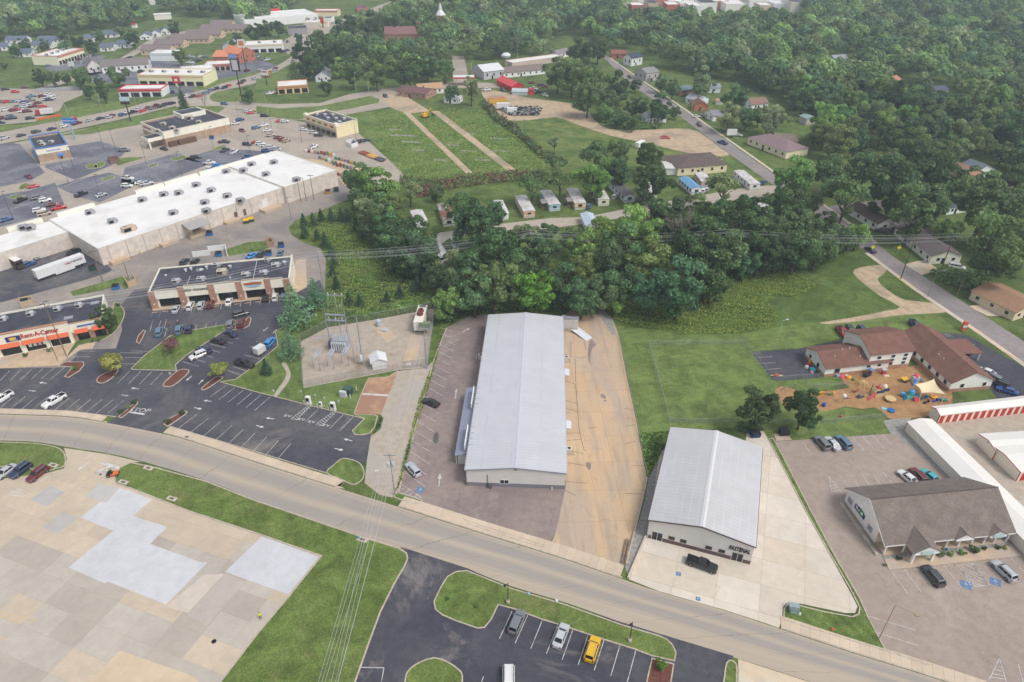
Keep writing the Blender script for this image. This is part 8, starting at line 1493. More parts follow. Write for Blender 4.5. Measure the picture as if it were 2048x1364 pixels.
p=P(770,661);o=empty('hatch',(p.x,p.y,0),R(-15),'flat pale hatch lid on the substation slab','hatch');solid(B().box(-1.1,1.1,-.6,.6,0,.35),'lid',o,S(190,196,206));solid(B().box(-.3,.3,-.7,-.6,.1,.2),'handle',o,S(120,120,126))
sheet('concrete_pad',[(739,648),(748,644),(765,648),(795,676),(775,684)],.036,'conc_tan','angled concrete slab inside the substation yard',cat='pad')
# charging stations
for x,y,s,l in((618,808,1.0,'tall white fast charger with black screen, left one'),(667,820,1.0,'tall white fast charger with black screen, right one'),(642,813,.6,'short charging post between the two fast chargers')):
 p=P(x,y);o=empty('charger',(p.x,p.y,0),R(-14),l,'charger','charging stations');solid(B().box(-.55*s,.55*s,-.4*s,.4*s,.1,2.3*s),'cabinet',o,S(240,240,242));B().box(-.4*s,.4*s,-.42*s,-.405*s,1.1*s,2.1*s).obj('screen',MT['black'],o);solid(B().box(-.7*s,.7*s,-.55*s,.55*s,0,.1),'plinth',o,S(200,196,190));solid(B().tube((.5*s,-.45*s,1.3*s),(.7*s,-.6*s,.4),.04,n=6),'cable',o,S(30,30,32))
for k,(x,y)in enumerate(((609,808),(621,813),(635,815),(643,818),(657,820),(670,825),(604,792),(632,800),(650,805),(679,812))):
 p=P(x,y);sg=k>5;o=empty('bay_sign' if sg else 'bollard',(p.x,p.y,0),R(-14),f'{["first","second","third","fourth","fifth","sixth"][k] if not sg else ["first","second","third","fourth"][k-6]} {"small white sign on a post" if sg else "short white bollard"} from the left behind the charging bays','sign' if sg else 'bollard','charging bay posts')
 solid(B().tube((0,0,0),(0,0,1.9 if sg else 1.1),.03 if sg else.11,n=8),'post',o,S(206,206,206)if sg else S(236,230,214))
 solid(B().box(-.22,.22,-.05,-.03,1.3,1.9)if sg else B().lathe([(.12,1.1),(.05,1.18)],8),'plate' if sg else 'cap',o,S(226,236,236)if sg else S(240,236,226))
p=P(697,787);o=empty('cabinet',(p.x,p.y,0),R(-14),'dark green transformer box on the lawn above the chargers','cabinet');solid(B().box(-1.0,1.0,-.8,.8,0,1.7),'box',o,S(60,88,84));solid(B().plate((-1.05,-.85,1.72),(1.05,-.85,1.72),(1.05,.85,1.85),(-1.05,.85,1.85),.06),'lid',o,S(70,100,96));p=P(687,793);o=empty('cabinet',(p.x,p.y,0),R(-14),'white switch cabinet beside the dark green box','cabinet');solid(B().box(-.8,.8,-.4,.4,.1,1.6),'box',o,S(206,210,216));solid(B().box(-.9,.9,-.5,.5,0,.1),'plinth',o,S(180,176,170))
for x,y,l in((680,790,'left'),(713,781,'right'),(701,797,'front')):p=P(x,y);o=empty('bollard',(p.x,p.y,0),0,f'white guard bollard {l} of the green transformer box','bollard');solid(B().tube((0,0,0),(0,0,1.3),.11,n=8),'post',o,S(232,230,224));solid(B().lathe([(.12,1.3),(.04,1.4)],8),'cap',o,S(232,230,224))
p=P(1586,1222);o=empty('cabinet',(p.x,p.y,0),R(-12),'grey-green transformer cabinet on the lawn wedge','cabinet');solid(B().box(-.8,.8,-.7,.7,0,1.1),'box',o,S(120,138,134));solid(B().plate((-.85,-.1,1.12),(.85,-.1,1.12),(.85,.75,1.3),(-.85,.75,1.3),.06),'lid',o,S(150,172,176));solid(B().box(-.6,.6,-.74,-.71,.2,.9),'door',o,S(150,180,170))
# dumpsters
def dumpster(x,y,rz,c_,label,lid=None,s=1.0):
 p=P(x,y);o=empty('dumpster',(p.x,p.y,0),R(rz),label,'dumpster');b=B();b.add([(-1*s,-.8*s,.1),(1*s,-.8*s,.1),(1*s,.7*s,.1),(-1*s,.7*s,.1),(-1*s,-1*s,1.2),(1*s,-1*s,1.2),(1*s,.8*s,1.6),(-1*s,.8*s,1.6)],[(3,2,1,0),(0,1,5,4),(1,2,6,5),(2,3,7,6),(3,0,4,7)]);solid(b,'bin',o,c_)
 for k in(-1,0):solid(B().plate((k*s+.02,-1*s,1.22),((k+1)*s-.02,-1*s,1.22),((k+1)*s-.02,.8*s,1.62),(k*s+.02,.8*s,1.62),.06),'lid',o,lid or S(40,42,46))
 for k in(-1,1):solid(B().box(k*s*1.0-.06,k*s*1.0+.06,-.4,.4,.6,.8),'fork_pocket',o,c_)
for a in((1509,872,8,S(40,62,110),'blue dumpster behind the ribbed roof shop'),(1566,868,4,S(44,46,52),'black dumpster on the small tan pad'),(186,540,30,S(40,92,70),'green dumpster at the corner of the shopping block'),(493,446,20,S(60,96,60),'green bin with the yellow lids by the rear wall',S(236,186,40)),(503,443,20,S(60,96,60),'second bin with yellow lids by the rear wall',S(236,186,40)),(420,470,18,S(44,110,186),'blue bin under the dock canopy'),(673,383,18,S(40,104,74),'large green dumpster at the far end of the rear wall'),(656,387,18,S(216,160,80),'low yellow bin at the far end of the rear wall'),(538,510,10,S(60,130,196),'blue and white bin behind the strip mall'),(563,494,20,S(52,110,180),'blue bin by the round enclosure'),(438,512,5,S(60,130,190),'blue dumpster inside the white fence'),(233,578,12,S(70,140,206),'blue and white recycling bin behind the rental store'),(51,608,20,S(60,140,210),'blue topped bin in the tan enclosure'),(424,278,15,S(52,110,190),'blue dumpster behind the beige store')):dumpster(*a)
for q,lb,c_ in(([(386,514),(420,510),(418,503),(452,499),(455,512)],'white board fence behind the strip mall',S(236,236,236)),([(40,607),(66,603),(70,610),(44,616)],'tan dumpster enclosure behind the rental store',S(206,182,150)),([(532,490),(540,485),(548,488),(546,494),(536,495)],'brown round enclosure behind the strip mall',S(176,146,120)),([(692,290),(703,296),(716,292),(706,285),(694,288)],'white walled enclosure near the small cream strip mall',S(240,240,240)),([(218,322),(236,320),(240,326),(222,328),(218,322)],'brown brick enclosure right of the bank',S(140,112,96)),([(250,562),(258,575),(274,568),(268,556)],'tan walled enclosure in the alley',S(206,180,150))):
 pts=[P(*x).to_2d()for x in q];o=empty('enclosure',(0,0,0),0,lb,'enclosure')
 for a,b_ in zip(pts[:-1],pts[1:]):
  d=(b_-a).normalized();n_=Vector((-d.y,d.x))*.1;solid(B().prism([a-n_,b_-n_,b_+n_,a+n_],0,2.0),'panel',o,c_);solid(B().cbox((b_.x,b_.y,1.05),(.3,.3,2.1)),'post',o,c_)
  # chain link fences
def chain_fence(pts,label,H=1.8,step=3.0,mat='chain',name='chain_fence',closed=False,rail=True,pc=S(160,164,166)):
 q=[P(*p).to_2d()for p in pts];q=q+[q[0]]if closed else q;o=empty(name,(0,0,0),0,label,'fence')
 for p,d in along(q,step):solid(B().tube((p.x,p.y,0),(p.x,p.y,H+.05),.04,n=5),'post',o,pc)
 for a,b_ in zip(q[:-1],q[1:]):
  B().quad((a.x,a.y,.05),(b_.x,b_.y,.05),(b_.x,b_.y,H),(a.x,a.y,H)).obj('wire_mesh',MT[mat],o)
  if rail:solid(B().tube((a.x,a.y,H),(b_.x,b_.y,H),.035,n=5),'top_rail',o,pc)
 return o
chain_fence([(602,683),(655,655),(696,648),(764,637),(833,624),(870,617)],'chain link fence along the back of the substation',2.3,mat='chain_d');chain_fence([(602,683),(607,775),(700,757),(798,739)],'chain link fence along the front of the substation',2.2);chain_fence([(870,617),(866,660),(854,736)],'chain link fence on the warehouse side of the substation',2.3);chain_fence([(806,736),(828,734),(852,731)],'chain link gate at the head of the gravel drive',2.1,2.0,name='gate')
chain_fence([(1296,690),(1316,760),(1338,846)],'chain link fence on the left side of the lawn pen',1.6);chain_fence([(1296,690),(1487,689),(1545,760)],'chain link fence at the back of the lawn pen',1.5);chain_fence([(1338,846),(1400,847),(1480,845)],'chain link fence at the front of the lawn pen',1.5);chain_fence([(1237,668),(1255,760),(1274,850),(1288,930),(1295,957)],'wire fence along the cracked yard',1.2,2.4);chain_fence([(1546,762),(1600,757),(1645,755)],'chain link fence along the daycare bays',1.3);chain_fence([(1600,757),(1617,777),(1696,774)],'chain link fence round the small daycare lawn',1.3);chain_fence([(1548,848),(1640,847),(1700,842),(1775,835)],'chain link fence between playground lawn and office lawn',1.3);chain_fence([(1900,804),(1912,815),(1925,808)],'short chain link fence beside the storage doors',1.3)
kerb_line('retaining_wall',[(1294,957),(1285,1000),(1265,1080),(1252,1130)],'low concrete wall along the lower cracked yard',0,.3,.5);kerb_line('retaining_wall',[(1292,1073),(1256,1158)],'white topped wall left of the shop yard',0,.35,.55,'conc')
for q,l in(([(1244,1128),(1254,1080)],'first'),([(1250,1130),(1260,1082)],'second')):
 a,b_=P(*q[0]),P(*q[1]);o=B().box(0,(b_-a).length,-.14,.14,.02,.3).obj('timber',MT['wood'],None,loc=(a.x,a.y,.3),rz=math.atan2((b_-a).y,(b_-a).x));tag(o,l+' long timber lying along the low wall','timber','timbers along the wall')
 # storm drains, hydrant, boxes, signs
for x,y,l in((107,931,'at the tip of the left lawn island'),(247,965,'at the corner of the large lawn, lower one'),(297,937,'at the corner of the large lawn, upper one'),(374,875,'on the street kerb before the charging lot'),(344,998,'in the large lawn strip'),(725,1080,'on the street edge under the wires')):
 p=P(x,y);o=empty('storm_drain',(p.x,p.y,0),R(-18),'concrete storm drain box '+l,'drain');solid(B().box(-1.1,1.1,-.5,.5,0,.2),'slab',o,S(206,196,182));solid(B().box(-.5,.5,-.25,.25,.2,.22),'cover',o,S(120,100,92))
for x,y,l,c_ in((1113,1203,'white utility box on the foreground verge',S(226,232,240)),(1057,1189,'small blue marker on the foreground verge',S(150,200,214)),(718,1077,'blue lid beside the street drain',S(110,160,206)),(1598,1229,'small white pipe stub on the lawn wedge',S(226,236,232)),(1664,1260,'orange marker on the lawn wedge',S(216,110,80)),(340,748,'pale boulder on the lawn island',S(190,180,166)),(547,783,'grey stone on the lawn beside the stone path',S(186,180,170)),(1681,834,'red plastic toy lying on the daycare lawn',S(226,80,84)),(2007,1078,'blue parking sign post before the office',S(90,140,206)),(1893,1100,'second blue parking sign post before the office',S(90,140,206))):
 p=P(x,y);o=empty('marker',(p.x,p.y,0),R(-15),l,'marker');solid(B().lathe([(.3,0),(.27,.35),(.2,.5),(.1,.52)],9),'body',o,c_);solid(B().lathe([(.12,.5),(.1,.58)],8),'cap',o,c_)
sheet('stone_path',[(563,728),(571,726),(581,745),(578,762),(562,783),(554,793),(548,790),(560,772),(570,757),(572,743)],.03,'gravel','winding pale stone path on the lawn by the substation',2)
# tall signs
def pylon(x,y,H,W,h,c_,label,pc=S(60,58,62),panels=()):
 p=P(x,y);o=empty('pylon_sign',(p.x,p.y,0),0,label,'sign');solid(B().tube((0,0,0),(0,0,H-h*.5),.35,.3,10),'pole',o,pc);s_=solid(B().box(-W/2,W/2,-.35,.35,H-h,H),'sign_box',o,c_)
 for(u0,u1,v0,v1,c2)in panels:solid(B().box(-W/2+W*u0,-W/2+W*u1,-.4,-.352,H-h+h*v0,H-h+h*v1),'panel',s_,c2)
pylon(485,202,24,5,7,S(40,38,44),'tall black pole sign with a pale panel at the junction',panels=((.15,.85,.1,.92,S(206,196,206)),));pylon(493,140,20,5,5,S(240,238,234),'tall brown pole sign with an orange disc by the brick restaurant',S(90,74,68),((.15,.85,.2,.85,S(222,140,90)),));pylon(470,128+14,11,5,4,S(120,160,206),'blue pole sign behind the tall black one');pylon(360,190,11,4.5,4,S(206,52,60),'red diamond pole sign above the highway queue',S(220,220,220),((.3,.7,.3,.7,S(240,240,240)),));pylon(262,243,13,5,2,S(200,220,234),'pale blue and black pole sign left of the beige store',panels=((0,1,-.9,-.2,S(50,50,56)),));pylon(151,280,11,6,2.6,S(72,140,216),'bright blue two panel sign of the bank',S(150,190,224),((0,1,.45,.55,S(240,240,246)),));pylon(534,170,9,4,3,S(236,236,236),'small white pole sign beside the highway',panels=((.1,.9,.6,.9,S(190,80,70)),));pylon(406,168,6,7,6,S(226,232,230),'white tenant board at the end of the cream strip',panels=((.1,.9,.55,.9,S(120,140,146)),));pylon(1462,276,4.5,5,3,S(244,244,246),'white sign board beside the side street');pylon(145,78+60,5,4,3,S(236,240,240),'white road sign on the far left field');pylon(646,56,9,3,5,S(206,50,52),'red pole sign far up the highway');pylon(1925,662,3.2,1.2,3,S(222,110,90),'small red and white flag sign by the side street',panels=((0,1,.4,.6,S(240,236,230)),))
for x,y,l in((1742,507,'left'),(1794,508,'right')):
 p=P(x,y);o=empty('warning_sign',(p.x,p.y,0),0,f'yellow diamond warning sign on the {l} of the side street','sign');solid(B().tube((0,0,0),(0,0,2.6),.05,n=6),'post',o,S(180,180,180));s_=B().box(-.55,.55,-.03,.03,-.55,.55).obj('plate',MT['solid'],o,loc=(0,-.06,2.5),color=S(250,236,40));s_.rotation_euler=(0,R(45),0)
for x,y,l in((692,755,'middle of'),(818,736,'gate of')):
 p=P(x,y);o=B().box(-.6,.6,-.1,-.06,1.0,1.8).obj('warning_sign',MT['solid'],None,loc=(p.x,p.y-.05,0),rz=R(6),color=S(240,226,226));tag(o,f'white warning board hung on the {l} the front substation fence','sign')
 # garden yard beside the shopping block: rows of pallets
random.seed(91);gcol=[S(150,96,70),S(206,206,210),S(120,120,130),S(90,120,96),S(176,140,104),S(226,226,228),S(96,100,120),S(206,150,70),S(140,60,64),S(110,140,80)];gi=0
GN=['brown','pale grey','grey','dark green','tan','white','slate','amber','maroon','leaf green']
sheet('garden_yard',[(562,322),(620,318),(690,322),(745,345),(740,365),(690,372),(676,357)],.03,'conc_tan','concrete garden yard beside the white roof',cat='yard')
for r_,(p0,p1,n_)in enumerate((((568,318),(600,326),6),((612,304),(668,312),10),((640,318),(672,328),6),((672,318),(716,332),8),((668,330),(735,348),11),((600,332),(632,336),6),((682,352),(692,368),4),((652,344),(676,350),5))):
 for k in range(n_):
  x,y=p0[0]+(p1[0]-p0[0])*k/(n_-1),p0[1]+(p1[1]-p0[1])*k/(n_-1);p=P(x,y+random.uniform(-1,1));j=random.randrange(10);h_=random.uniform(.7,1.7);o=empty('pallet_stack',(p.x,p.y,.03),random.uniform(0,.5),f'{GN[j]} pallet in the garden yard by the white roof','pallet','pallets in the garden yard')
  solid(B().box(-.65,.65,-.6,.6,0,.15),'pallet',o,S(176,150,120));solid(B().box(-.58,.58,-.52,.52,.15,.15+h_*.8),'goods',o,gcol[j]);solid(B().lathe([(.5,0),(.45,.25),(.2,.35)],7,(0,0,.15+h_*.8)),'top',o,tuple(min(c*1.15,.8)for c in gcol[j]))
for k in range(9):
 x,y=724+k*5.2,306+k*2.0;p=P(x,y);o=empty('utility_trailer',(p.x,p.y,.02),R(-35),f'{ORD[k]} flat utility trailer from the left along the drive','trailer','flat trailers in a row');solid(B().box(-.9,.9,-1.8,1.8,.5,.65),'deck',o,[S(150,84,66),S(226,170,80),S(90,90,96)][(k//3)%3]);
 for s in(-1,1):addo('wheel',WH[.34],o,loc=(s*.95,-.3,.34),rz=R(90))
 # orange barriers near highway, excavator, cart corrals
for k in range(10):p=P(78+k*4.6,240-k*.9);o=empty('barrier',(p.x,p.y,0),R(12),f'{ORD[k]} orange water barrier from the left on the grass bank','barrier','orange barriers');solid(B().prism([(-1.1,-.3),(1.1,-.3),(1.1,.3),(-1.1,.3)],0,.4),'foot',o,S(236,126,76));solid(B().box(-1.1,1.1,-.12,.12,.4,1.0),'wall',o,S(236,126,76))
for k in range(14):p=P(78+k*6.2,184-.4*k);o=empty('cart_row',(p.x,p.y,0),R(4),f'{(ORD+["eleventh","twelfth","thirteenth","fourteenth"])[k]} grey storage pallet from the left along the superstore lot edge','pallet','grey pallet row');solid(B().box(-1.1,1.1,-1.0,1.0,.2,1.9),'load',o,S(186,188,196));solid(B().box(-1.15,1.15,-1.05,1.05,0,.2),'pallet',o,S(150,140,132))
p=P(850,236);o=empty('excavator',(p.x,p.y,0),R(40),'yellow excavator parked in the weedy field','excavator')
for s in(-1,1):solid(B().box(-1.9,1.9,s*1.1-.35,s*1.1+.35,0,.9),'track',o,S(60,56,52))
solid(B().box(-1.8,1.0,-1.3,1.3,1.0,2.4),'body',o,S(236,176,60));c_=solid(B().box(-.2,1.4,.3,1.3,1.4,3.2),'cab',o,S(226,166,60));B().box(.1,1.42,.35,1.32,2.1,3.0).obj('cab_glass',MT['glass'],c_);solid(B().add([(1,-.2,1.8),(4,-.2,5.2),(4,-.2,4.6),(1,-.2,1.2),(1,.2,1.8),(4,.2,5.2),(4,.2,4.6),(1,.2,1.2)],[(0,1,2,3),(7,6,5,4),(0,4,5,1),(1,5,6,2),(2,6,7,3),(3,7,4,0)]),'boom',o,S(236,176,60));solid(B().tube((4,0,5.0),(5.6,0,1.6),.22),'stick',o,S(236,176,60));solid(B().box(5.0,6.0,-.6,.6,.5,1.5),'bucket',o,S(90,82,74))
# scrap heap in the sandy lot
random.seed(17);b=B()
for k in range(380):
 p=P(random.triangular(998,1085,1055),random.uniform(217,232));s_=random.uniform(.4,1.5);b.cbox((p.x,p.y,random.uniform(.2,1.6)),(s_,s_*random.uniform(.5,1),s_*.5),k%4)
tag(b.obj('scrap_heap',[MT['steel'],MT['rubber'],MT['wood_dk'],MT['gravel_g']]),'heap of grey scrap in the sandy lot','scrap',kind='stuff')
house('shed','small red shed beside the grey tarp','shed',(1055,190),(1068,189),5,2.6,.6,'x',S(190,60,52),S(176,70,60),detail=False);house('shed','long grey tarp covered shed before the red shop','shed',(1024,190),(1054,191),6,2.2,1.2,'x',S(190,200,208),S(196,206,212),detail=False)
for x,y,c_,l,s in((1012,113,S(230,232,236),'white satellite-like water bowl above the trees',1),):p=P(x,y,9);o=empty('water_tank',(p.x,p.y,0),0,'white water bowl on a stalk among the trees','tank');solid(B().tube((0,0,0),(0,0,8),.3),'stalk',o,S(200,200,200));solid(B().lathe([(.4,8),(3,8.8),(3.4,10),(2.2,11.2),(.3,11.6)],14),'bowl',o,c_)
# playground
PG='playground equipment'
def toy(x,y,rz,label,boxes,cat='play set'):
 p=P(x,y);o=empty('play_set' if len(boxes)>2 else 'toy',(p.x,p.y,.03),R(rz),label,cat,PG);o.scale=(.82,.82,.82)
 for nm,kind,a,c_ in boxes:solid(B().box(*a)if kind=='b' else B().lathe(*a)if kind=='l' else B().tube(*a)if kind=='t' else B().plate(*a),nm,o,c_)
RD,BL,YL,TL,WT,PK,NV,TN_,GR=S(196,60,72),S(40,130,210),S(240,190,70),S(226,200,150),S(240,236,226),S(232,96,110),S(50,60,110),S(220,192,140),S(90,150,110)
toy(1752,790,10,'large play castle with red slide and a wooden boat deck',[('tower','b',(-1.2,1.2,-1.2,1.2,0,1.6),TL),('tower','b',(1.4,3.4,-.6,1.4,0,2.0),TN_),('roof','l',([(.9,2.7),(.7,3.1),(.1,3.5)],6),RD),('roof','l',([(.8,2.8),(.6,3.1),(.1,3.5)],6,(2.4,.4,0)),WT),('panel','b',(-1.3,1.3,-1.3,-1.21,1.6,2.5),NV),('panel','b',(1.4,3.4,-.75,-.61,1.6,2.6),NV),('slide','p',((-3.8,-2.4,.3),(-1.2,-1.2,1.5),(-1.2,-.4,1.5),(-3.8,-1.6,.3),.15),PK),('post','t',((-1.2,1.2,0),(-1.2,1.2,3.2),.1),NV),('post','t',((1.2,1.2,0),(1.2,1.2,3.2),.1),RD),('boat_hull','l',([(.8,0),(1.5,.5),(1.6,.9)],9,(2.4,-3.2,0)),TN_)])
toy(1820,795,0,'blue and green climbing set with two blue slides',[('base','b',(-1.6,1.6,-1,1,0,1.2),S(120,200,190)),('deck','b',(-1.2,1.0,-.8,.8,1.2,1.7),GR),('dome','l',([(1.0,1.7),(.8,2.5),(.1,2.9)],9),S(70,170,220)),('slide','p',((1.5,-.5,1.2),(3.6,-1.4,.2),(3.6,-.7,.2),(1.5,.3,1.2),.15),BL),('slide','p',((-1.6,-.6,1.2),(-2.6,-1.6,.2),(-2.6,-.9,.2),(-1.6,.2,1.2),.15),BL),('stairs','b',(.2,1.4,-2.2,-1,0,1.0),PK),('arch','l',([(.6,.4),(.6,1.3)],8,(-2.2,.6,0)),S(90,160,220))])
toy(1828,763,-10,'small playhouse with pink roof and blue slide',[('house','b',(-.9,.9,-.9,.9,0,2.2),S(220,220,226)),('roof','l',([(1.1,2.2),(1.0,2.5),(.2,3.0)],4),PK),('slide','p',((-1.2,-2.6,.2),(-.4,-.9,1.6),(.3,-.9,1.6),(-.4,-2.6,.2),.15),BL),('slide','p',((.9,-.4,1.4),(2.6,-.2,.3),(2.6,.4,.3),(.9,.4,1.4),.15),BL)])
toy(1810,764,20,'brown and yellow rocking ship beside the playhouse',[('hull','l',([(.5,0),(.9,.5),(1.0,.7)],8),S(96,76,66)),('slats','b',(-1.2,1.0,-.3,1.2,.9,1.2),YL),('mast','t',((0,.6,.9),(0,.6,1.8),.08),YL)])
toy(1723,771,0,'pale yellow climbing dome',[('rung%d'%0,'t',((math.cos(a)*2.2,math.sin(a)*2.2,0),(math.cos(a)*1.4,math.sin(a)*1.4,1.3),.09,.09,6),S(236,206,140))for a in[k*.785 for k in range(8)]]+[('top_bar','t',((math.cos(a)*1.4,math.sin(a)*1.4,1.3),(-math.cos(a)*.2,-math.sin(a)*.2,1.8),.09,.09,6),S(236,206,140))for a in[k*.785 for k in range(8)]])
toy(1735,752,30,'dark toy train with blue cab by the wall',[('engine','b',(-1.6,.6,-.6,.6,.3,1.2),S(50,50,60)),('cab','b',(.6,1.6,-.7,.7,.3,2.0),S(196,130,100)),('cab_roof','b',(.4,1.8,-.9,.9,2.0,2.2),S(110,150,200))]);toy(1697,757,-20,'yellow and green toy slide by the wall',[('body','l',([(.9,0),(.8,.7),(.3,.9)],8),S(240,180,60)),('tail','l',([(.6,0),(.5,.6),(.2,.7)],8,(1.3,-.4,0)),S(110,140,80))]);toy(1683,754,0,'pile of pink and white toys at the wall',[('heap','l',([(1.1,0),(.9,.5),(.2,.9)],7),PK),('crate','b',(-1.8,-.6,-.3,.5,0,.7),S(160,180,206)),('ball','l',([(.2,0),(.5,.4),(.2,.8)],8,(1.4,.2,0)),WT)]);toy(1617,731,60,'red and white toys along the daycare end wall',[('toy_a','l',([(.9,0),(.8,.8),(.2,1.1)],8),RD),('toy_b','l',([(.7,0),(.6,.7),(.2,.9)],8,(-1.6,.3,0)),WT),('toy_c','b',(1.2,2.4,-.4,.4,0,.8),YL)]);toy(1625,741,60,'turquoise toys along the daycare end wall',[('toy_a','l',([(1.0,0),(.9,.8),(.2,1.1)],8),S(70,190,206)),('toy_b','b',(1.2,2.6,-.5,.5,0,.9),S(80,110,120)),('toy_c','l',([(.6,0),(.5,.5)],8,(-1.4,0,0)),S(226,150,170))])
toy(1640,790,0,'yellow toddler slide at the end of the mulch',[('steps','b',(.3,1.0,-.4,.4,0,1.2),S(226,150,80)),('slide','p',((-1.6,-.4,.2),(.3,-.4,1.1),(.3,.4,1.1),(-1.6,.4,.2),.15),YL),('base','b',(-1.2,.9,-.5,.5,0,.2),YL)]);toy(1660,790,0,'green and yellow seesaw on the mulch',[('beam','b',(-1.4,1.4,-.2,.2,.5,.7),S(130,140,90)),('dome','l',([(.5,.6),(.3,1.1)],8,(1,0,0)),YL),('foot','b',(-.3,.3,-.3,.3,0,.5),GR)]);toy(1720,795,15,'dark toy car on the mulch',[('body','b',(-.9,.9,-.5,.5,.2,.7),S(90,92,104)),('seat','b',(-.4,.4,-.45,.45,.7,1.1),S(150,130,140)),('bonnet','b',(.5,1.1,-.4,.4,.2,.6),S(80,80,90))]);toy(1684,806,0,'white hoop board on a pole',[('pole','t',((0,0,0),(0,0,2.6),.07),S(150,146,140)),('board','l',([(.6,2.4),(.7,2.8),(.4,3.2)],10),WT),('rim','b',(-.3,.3,-.9,-.5,2.4,2.5),S(90,140,200))]);toy(1647,812,0,'blue plastic barrel on the mulch',[('barrel','l',([(.5,0),(.6,.5),(.5,1.0)],10),S(46,90,206)),('cap','l',([(.4,1.0),(.3,1.05)],10),S(40,80,190))]);toy(1699,797,10,'small wooden bench on the mulch',[('seat','b',(-1.0,1.0,-.25,.25,.4,.5),S(196,150,110)),('back','b',(-1.0,1.0,.2,.3,.5,1.0),S(196,150,110)),('leg','b',(-.9,-.7,-.2,.2,0,.4),S(150,110,80))]);toy(1577,783,20,'swing frame at the far end of the mulch',[('bar','t',((-2,0,2.4),(2,0,2.4),.08),S(130,150,120)),('leg','t',((-2,-1,0),(-2,0,2.4),.07),S(130,130,140)),('leg','t',((2,-1,0),(2,0,2.4),.07),S(130,130,140)),('leg','t',((-2,1,0),(-2,0,2.4),.07),S(130,130,140)),('leg','t',((2,1,0),(2,0,2.4),.07),S(130,130,140)),('seat','b',(-.3,.3,-.1,.1,.6,.7),S(60,140,140))])
toy(1782,822,-30,'blue paddling pool tipped on the mulch edge',[('pool','l',([(.9,0),(1.1,.35),(1.0,.4)],12),S(40,110,190)),('mat','b',(-2.6,-1.0,-.5,.6,0,.15),S(150,210,226))]);toy(1867,795,-15,'yellow toy boats under the sail',[('hull','l',([(.9,0),(1.1,.4),(.5,.6)],8),S(240,180,80)),('seat','b',(-.3,.3,-.2,.2,.5,.8),S(200,130,70))]);toy(1853,806,20,'dark tricycle on the mulch',[('frame','b',(-.8,.8,-.3,.3,.3,.6),S(80,66,66)),('wheel','l',([(.35,0),(.35,.2)],10,(-.9,0,.1)),S(40,40,44)),('bar','b',(.4,.5,-.4,.4,.6,1.0),S(60,56,60))]);toy(1870,803,20,'blue scooter toys on the mulch',[('deck','b',(-.9,.9,-.25,.25,.1,.4),S(60,70,190)),('bar','b',(.5,.7,-.4,.4,.4,1.0),S(70,80,200))]);toy(1886,802,0,'green sand table on the mulch',[('table','b',(-.9,.9,-.6,.6,.4,.7),S(60,150,120)),('leg','b',(-.2,.2,-.2,.2,0,.4),S(50,130,100))]);toy(1852,795,0,'round blue stool on the mulch',[('stool','l',([(.4,0),(.5,.6),(.4,.7)],10),BL),('top','l',([(.45,.7),(.4,.75)],10),BL)]);toy(1709,785,0,'brown spring horse on the mulch',[('body','b',(-.8,.8,-.2,.2,.5,.9),S(170,110,80)),('head','b',(.7,1.0,-.15,.15,.9,1.4),S(170,110,80)),('spring','l',([(.2,0),(.2,.5)],8),S(90,90,96))]);toy(1552,753,0,'wooden toy cart on the daycare bays',[('plank','b',(-2.0,2.0,-.2,.2,.3,.5),S(226,200,160)),('seat','b',(-.6,.6,-.6,.6,.3,.8),S(196,100,70))]);toy(1766,748,0,'red and white play kitchen by the wall',[('unit','b',(-.6,.6,-.4,.4,0,1.5),RD),('top','b',(-.7,.7,-.5,.5,1.5,1.9),S(206,206,226)),('mat','b',(-.2,1.4,-1.6,-.5,0,.1),S(226,214,196))])
p0,p1,p2,p3=P(1830,768,3.4),P(1868,758,3.6),P(1890,788,2.9),P(1843,786,2.7);o=empty('shade_sail',(p0 .x,p0 .y,0),0,'cream shade sail stretched over the playground','shade sail');n=8;vs=[];fs=[]
for i in range(n+1):
 for j in range(n+1):
  u,v=i/n,j/n;q=p0 .lerp(p1,u).lerp(p3 .lerp(p2,u),v);ctr=(p0+p1+p2+p3)/4;k=1-(1-.16*math.sin(math.pi*u)*(abs(v-.5)*2)**2)*(1-.16*math.sin(math.pi*v)*(abs(u-.5)*2)**2);q=q.lerp(ctr,k);q.z-=.5*math.sin(math.pi*u)*math.sin(math.pi*v);vs.append(q-p0+Vector((0,0,p0 .z)))
fs=[(i*(n+1)+j,(i+1)*(n+1)+j,(i+1)*(n+1)+j+1,i*(n+1)+j+1)for i in range(n)for j in range(n)]
B().add(vs,fs).obj('sail',MT['solid'],o,True,color=S(240,222,184))
for q in(p0,p1,p2,p3):d=q-p0;solid(B().tube((d.x,d.y,0),(d.x,d.y,q.z+.1),.12,n=8),'mast',o,S(226,220,206))
